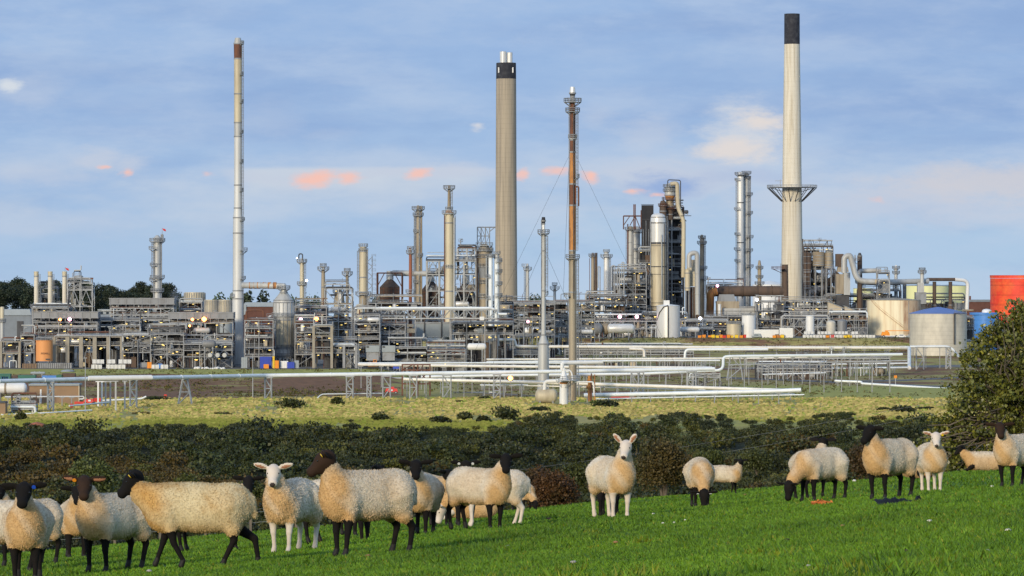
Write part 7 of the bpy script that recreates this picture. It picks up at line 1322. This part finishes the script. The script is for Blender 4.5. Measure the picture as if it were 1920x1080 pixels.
        for j, (x, y) in enumerate(hd):
            o_ = ((.14, -.20)[j] if wk else q.uniform(-.06, .05)); st = (x+.01, y, .40); hk = (x-.085+o_*.6, y*.95, .275)
            rc((x+.06, y*.9, .58), st, .165, .085, 0, .07); rc(st, hk, .066, .036, 1 if not white else 2, .04); rc(hk, (x-.04+o_, y*.95, .08), .033, .024, 1 if not white else 2, .015); rc((x-.04+o_, y*.95, .08), (x-.02+o_, y*.95, .028), .027, .033, 4, .012)
    else:
        for y in (.13, -.13): rc((.36, y, .16), (.52, y, .05), .06, .035, 1, .03)
    h = .013 if s['d'] < 58 else (.016 if s['d'] < 75 else .024)
    lo_ = np.array([-.74, -.38, -.03]); hi_ = np.array([1.0, .38, 1.24]); n3 = np.ceil((hi_-lo_)/h).astype(int)+1
    ax_ = [lo_[a]+h*np.arange(n3[a]) for a in range(3)]; D = np.full(n3, 1.0, np.float32); TG = np.zeros(n3, np.int8); best = np.full(n3, 9., np.float32)
    for sh, tg, k in prim:
        if sh[0] == 'c': mn = np.minimum(sh[1], sh[2])-max(sh[3], sh[4])-.12; mx = np.maximum(sh[1], sh[2])+max(sh[3], sh[4])+.12
        else: rr = max(sh[2]); mn = np.array(sh[1])-rr-.12; mx = np.array(sh[1])+rr+.12
        i0 = np.clip(((mn-lo_)/h).astype(int), 0, n3-1); i1 = np.clip(((mx-lo_)/h).astype(int)+2, 1, n3); sl = tuple(slice(a, b) for a, b in zip(i0, i1))
        if any(a >= b for a, b in zip(i0, i1)): continue
        P = np.stack(np.meshgrid(*[ax_[a][sl[a]] for a in range(3)], indexing='ij'), -1)
        dv = rcone(P, *sh[1:]) if sh[0] == 'c' else ell(P, sh[1], sh[2], sh[3])
        D[sl] = smin(D[sl], dv, k); bt = best[sl]; m = dv < bt; TG[sl] = np.where(m, tg, TG[sl]); best[sl] = np.minimum(bt, dv)
    # fleece lumps
    Xg, Yg, Zg = np.meshgrid(*ax_, indexing='ij'); wl = np.isin(TG, (0, 5)); shag = 2.2 if s.get('shag') else 1.0; sh_ = i*1.3
    ns = .0014*np.sin(Xg*31+2*np.sin(Zg*17+sh_))*np.sin(Yg*29+Zg*12)+.0012*np.sin(Zg*43+Xg*11+sh_)*np.sin(Xg*53+Yg*23)+.0016*np.sin(Xg*97+Zg*31)*np.sin(Zg*89+Yg*61+sh_)+.006*np.sin(Xg*9+sh_)*np.sin(Zg*8+1)
    D = D-np.where(wl, ns*shag, 0).astype(np.float32)
    v, f = nets(D, lo_, h); fc_ = v[f].mean(1); ci = np.clip(np.round((fc_-lo_)/h).astype(int), 0, n3-1); tg = TG[tuple(ci.T)].astype(int)
    if white: bald = (v[f][:, :, 0].mean(1) < 9)
    wool = 'wool_w' if white else ('wool_y' if s.get('walk') else ('wool_b' if i % 3 else 'wool_a')); face = 'hair_white' if white else ('hair_brown' if s.get('brown') else 'hair_black')
    mats_ = [wool, face, 'hair_white', 'ear_pink', 'hoof' if not white else 'hair_white', 'wool_stain', 'nose', 'hair_black']
    if not white: tg = np.where((tg == 3) & (q.random() < 2), 1, tg)
    if s.get('tag') == 'orange': tg = np.where((TG[tuple(ci.T)] == 3), 3, tg)
    if white: hc = fc_-(H+fx*.224-up*.020); tg = np.where((np.sqrt((hc**2).sum(1)) < .032) & (tg == 1), 6, tg)
    if s.get('brown') and not white: tg = np.where((tg == 1) & (fc_[:, 2] < .45), 7, tg)
    g_ = float(field_z(PX(s['px'], s['d']), s['d']))
    hd_ = R(s['yaw']); t = thing('sheep', s['label'], 'sheep', (PX(s['px'], s['d']), s['d'], g_), 'sheep grazing and standing in the field', rz=hd_); sc_ = s.get('s', 1.0); t.scale = (sc_*.93, sc_, sc_)
    # smooth a little (keeps it one continuous surface)
    st = sstep(v[:, 0], .26, .50)*sstep(v[:, 2], .98, .66)*.95*(1+.35*np.sin(v[:, 1]*23+v[:, 2]*15+sh_))+.75*sstep(v[:, 2], .50, .33)+.10+.12*np.sin(v[:, 0]*9+sh_)*np.sin(v[:, 2]*7); st = np.clip(st*q.uniform(.7, 1.15), 0, 1)[:, None]  # warm tan of chest and belly: lanolin stain plus sunlight put into colour
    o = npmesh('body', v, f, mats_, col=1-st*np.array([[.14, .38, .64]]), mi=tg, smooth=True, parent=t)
    gq = np.random.default_rng(i); wf = np.where(np.isin(tg, (0, 5)))[0]; nl = int(12000*min(1, (45/s['d'])**1.2)); pk = gq.choice(wf, nl); tv = v[f[pk]]; bw = gq.dirichlet((1, 1, 1, 1), nl)[:, :, None]; P0 = (tv*bw).sum(1)
    nr = np.cross(tv[:, 1]-tv[:, 0], tv[:, 2]-tv[:, 0]); nr /= np.linalg.norm(nr, axis=1)[:, None]+1e-9; ln_ = (.013 if not s.get('shag') else .022)*gq.uniform(.4, 1.7, nl)*max(1, s['d']/55); dr = gq.normal(size=(nl, 3))*.45+np.array([-.2, 0, -.6]); dr -= (dr*nr).sum(1)[:, None]*nr; dr = dr/np.linalg.norm(dr, axis=1)[:, None]+nr*gq.uniform(.15, .55, (nl, 1)); dr /= np.linalg.norm(dr, axis=1)[:, None]
    sd3 = np.cross(dr, nr); sd3 /= np.linalg.norm(sd3, axis=1)[:, None]+1e-9; wv_ = (.006*gq.uniform(.6, 1.4, nl)*max(1, s['d']/55))[:, None]; lk = np.stack([P0-sd3*wv_-nr*.003, P0+sd3*wv_-nr*.003, P0+dr*ln_[:, None]+nr*.004], 1).reshape(-1, 3)
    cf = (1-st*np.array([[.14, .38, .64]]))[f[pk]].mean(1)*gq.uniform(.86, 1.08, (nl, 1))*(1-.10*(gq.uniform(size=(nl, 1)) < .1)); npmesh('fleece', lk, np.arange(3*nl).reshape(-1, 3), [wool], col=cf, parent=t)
    for sd_ in (-1, 1):
        e = H+fx*.075+side*sd_*.062+up*.028; b = mb('eye').lathe([(.001, -.011), (.008, -.008), (.011, 0), (.008, .008), (.001, .011)], 0, 0, 8, False); eo = b.build('eye', t, tuple(e))
    if s.get('tag'):
        sds = (-1, 1) if s['tag'] == 'white' else ((1,) if i % 2 else (-1,))
        for sd_ in sds: a = H+side*sd_*.105+up*.05+fx*.012; bb = mb('tag_'+s['tag']); bb.tube([tuple(a), tuple(a+fx*.006)], .022, 8); bb.build('ear_tag', t)
    return t
for i, s in enumerate(SHEEP): make_sheep(s, i)
# ---------------------------------------------------------------- works people in the pump hall
mat('skin', (.45,.28,.20), .6); mat('hivis', (.25,.8,.12), .7); mat('hivis_o', (.8,.25,.03), .7); mat('trousers', (.03,.04,.09), .8); mat('helmet', (.75,.75,.72), .4)
def person(px, d, vest, label):
    h = .045; lo_ = np.array([-.45, -.3, -.02]); hi_ = np.array([.45, .3, 1.9]); n3 = np.ceil((hi_-lo_)/h).astype(int)+1; P = np.stack(np.meshgrid(*[lo_[a]+h*np.arange(n3[a]) for a in range(3)], indexing='ij'), -1)
    D = None; TG = None
    for a, b, r1, r2, tg in [((0,0,1.0),(0,0,1.42),.14,.17,0),((-.17,0,1.42),(-.26,-.02,1.12),.06,.05,0),((-.26,-.02,1.12),(-.22,-.12,.88),.05,.04,0),((.17,0,1.42),(.26,-.02,1.12),.06,.05,0),((.26,-.02,1.12),(.24,-.1,.88),.05,.04,0),((0,0,1.5),(0,0,1.6),.06,.06,1),((0,-.01,1.66),(0,-.01,1.70),.095,.10,1),((-.09,0,.95),(-.11,0,.5),.10,.075,2),((-.11,0,.5),(-.11,.02,.06),.07,.05,2),((.09,0,.95),(.11,-.05,.5),.10,.075,2),((.11,-.05,.5),(.12,.02,.06),.07,.05,2),((-.11,0,.05),(-.11,-.16,.04),.05,.04,2),((.12,0,.05),(.12,-.16,.04),.05,.04,2),((0,0,1.74),(0,0,1.78),.12,.09,3)]:
        dv = rcone(P, a, b, r1, r2)
        if D is None: D, TG, bs = dv, np.full(dv.shape, tg), dv
        else: TG = np.where(dv < bs, tg, TG); bs = np.minimum(bs, dv); D = smin(D, dv, .04)
    v, f = nets(D, lo_, h); ci = np.clip(np.round((v[f].mean(1)-lo_)/h).astype(int), 0, n3-1)
    t = thing('person', label, 'person', (PX(px, d), d, gz(px, d))); npmesh('body', v, f, [vest, 'skin', 'trousers', 'helmet'], mi=TG[tuple(ci.T)], smooth=True, parent=t)
person(971, 1700, 'hivis', 'worker in a green high-visibility jacket near the stepping pipeline'); person(765, 1467, 'blue', 'worker in blue standing between the grey cabinets')
# ---------------------------------------------------------------- steam
def steam(label, px, py, d, wpx, hpx, dens=.05, tilt=0):
    m = bpy.data.materials.new('steam'); m.use_nodes = True; t = m.node_tree; t.nodes.clear(); o = t.nodes.new('ShaderNodeOutputMaterial'); p = t.nodes.new('ShaderNodeVolumePrincipled'); p.inputs['Color'].default_value = (.95,.96,1,1)
    tc_ = t.nodes.new('ShaderNodeTexCoord'); nz = t.nodes.new('ShaderNodeTexNoise'); nz.inputs['Scale'].default_value = 2.6; nz.inputs['Detail'].default_value = 4; mp = t.nodes.new('ShaderNodeMapping'); mp.inputs['Scale'].default_value = (.3, .3, .2); t.links.new(tc_.outputs['Object'], mp.inputs[0]); t.links.new(mp.outputs[0], nz.inputs[0])
    vm = t.nodes.new('ShaderNodeVectorMath'); vm.operation = 'LENGTH'; mp2 = t.nodes.new('ShaderNodeMapping'); k = d/F; mp2.inputs['Scale'].default_value = (2/(wpx*k), 2/(wpx*k), 2/(hpx*k)); t.links.new(tc_.outputs['Object'], mp2.inputs[0]); t.links.new(mp2.outputs[0], vm.inputs[0])
    mr = t.nodes.new('ShaderNodeMapRange'); mr.inputs[1].default_value = 1; mr.inputs[2].default_value = .2; t.links.new(vm.outputs['Value'], mr.inputs[0]); m2 = t.nodes.new('ShaderNodeMapRange'); m2.inputs[1].default_value = .42; m2.inputs[2].default_value = .65; t.links.new(nz.outputs['Fac'], m2.inputs[0])
    mu = t.nodes.new('ShaderNodeMath'); mu.operation = 'MULTIPLY'; t.links.new(mr.outputs[0], mu.inputs[0]); t.links.new(m2.outputs[0], mu.inputs[1]); mv = t.nodes.new('ShaderNodeMath'); mv.operation = 'MULTIPLY'; mv.inputs[1].default_value = dens; t.links.new(mu.outputs[0], mv.inputs[0]); t.links.new(mv.outputs[0], p.inputs['Density']); t.links.new(p.outputs[0], o.inputs['Volume'])
    MATS['_st'] = m; rx, rz_ = wpx*k/2, hpx*k/2; b = mb('_st').lathe([(.01, -rz_)]+[(rx*math.cos(a), rz_*math.sin(a)) for a in np.linspace(-1.4, 1.4, 9)]+[(.01, rz_)], 0, 0, 14, False)
    ob = b.build('steam', None, (PX(px, d), d, PZ(py, d))); ob.rotation_euler = (0, tilt, 0); return tag(ob, label, 'steam', kind='stuff')
steam('white steam plume rising beside the wide-galleried grey column', 328, 562, 1600, 26, 62, .22, .15)
steam('small white steam puff at the foot of the tall silver column pair', 1398, 524, 2040, 34, 34, .20, .4)
steam('white steam drifting through the brown drum frame', 1556, 508, 2030, 60, 26, .10, -.5)
steam('steam over the foot of the pale cream chimney', 1530, 543, 2025, 50, 18, .10, -.3)
steam('faint smoke drifting from the flues of the tan chimney', 985, 72, 1900, 90, 50, .006, -.6)
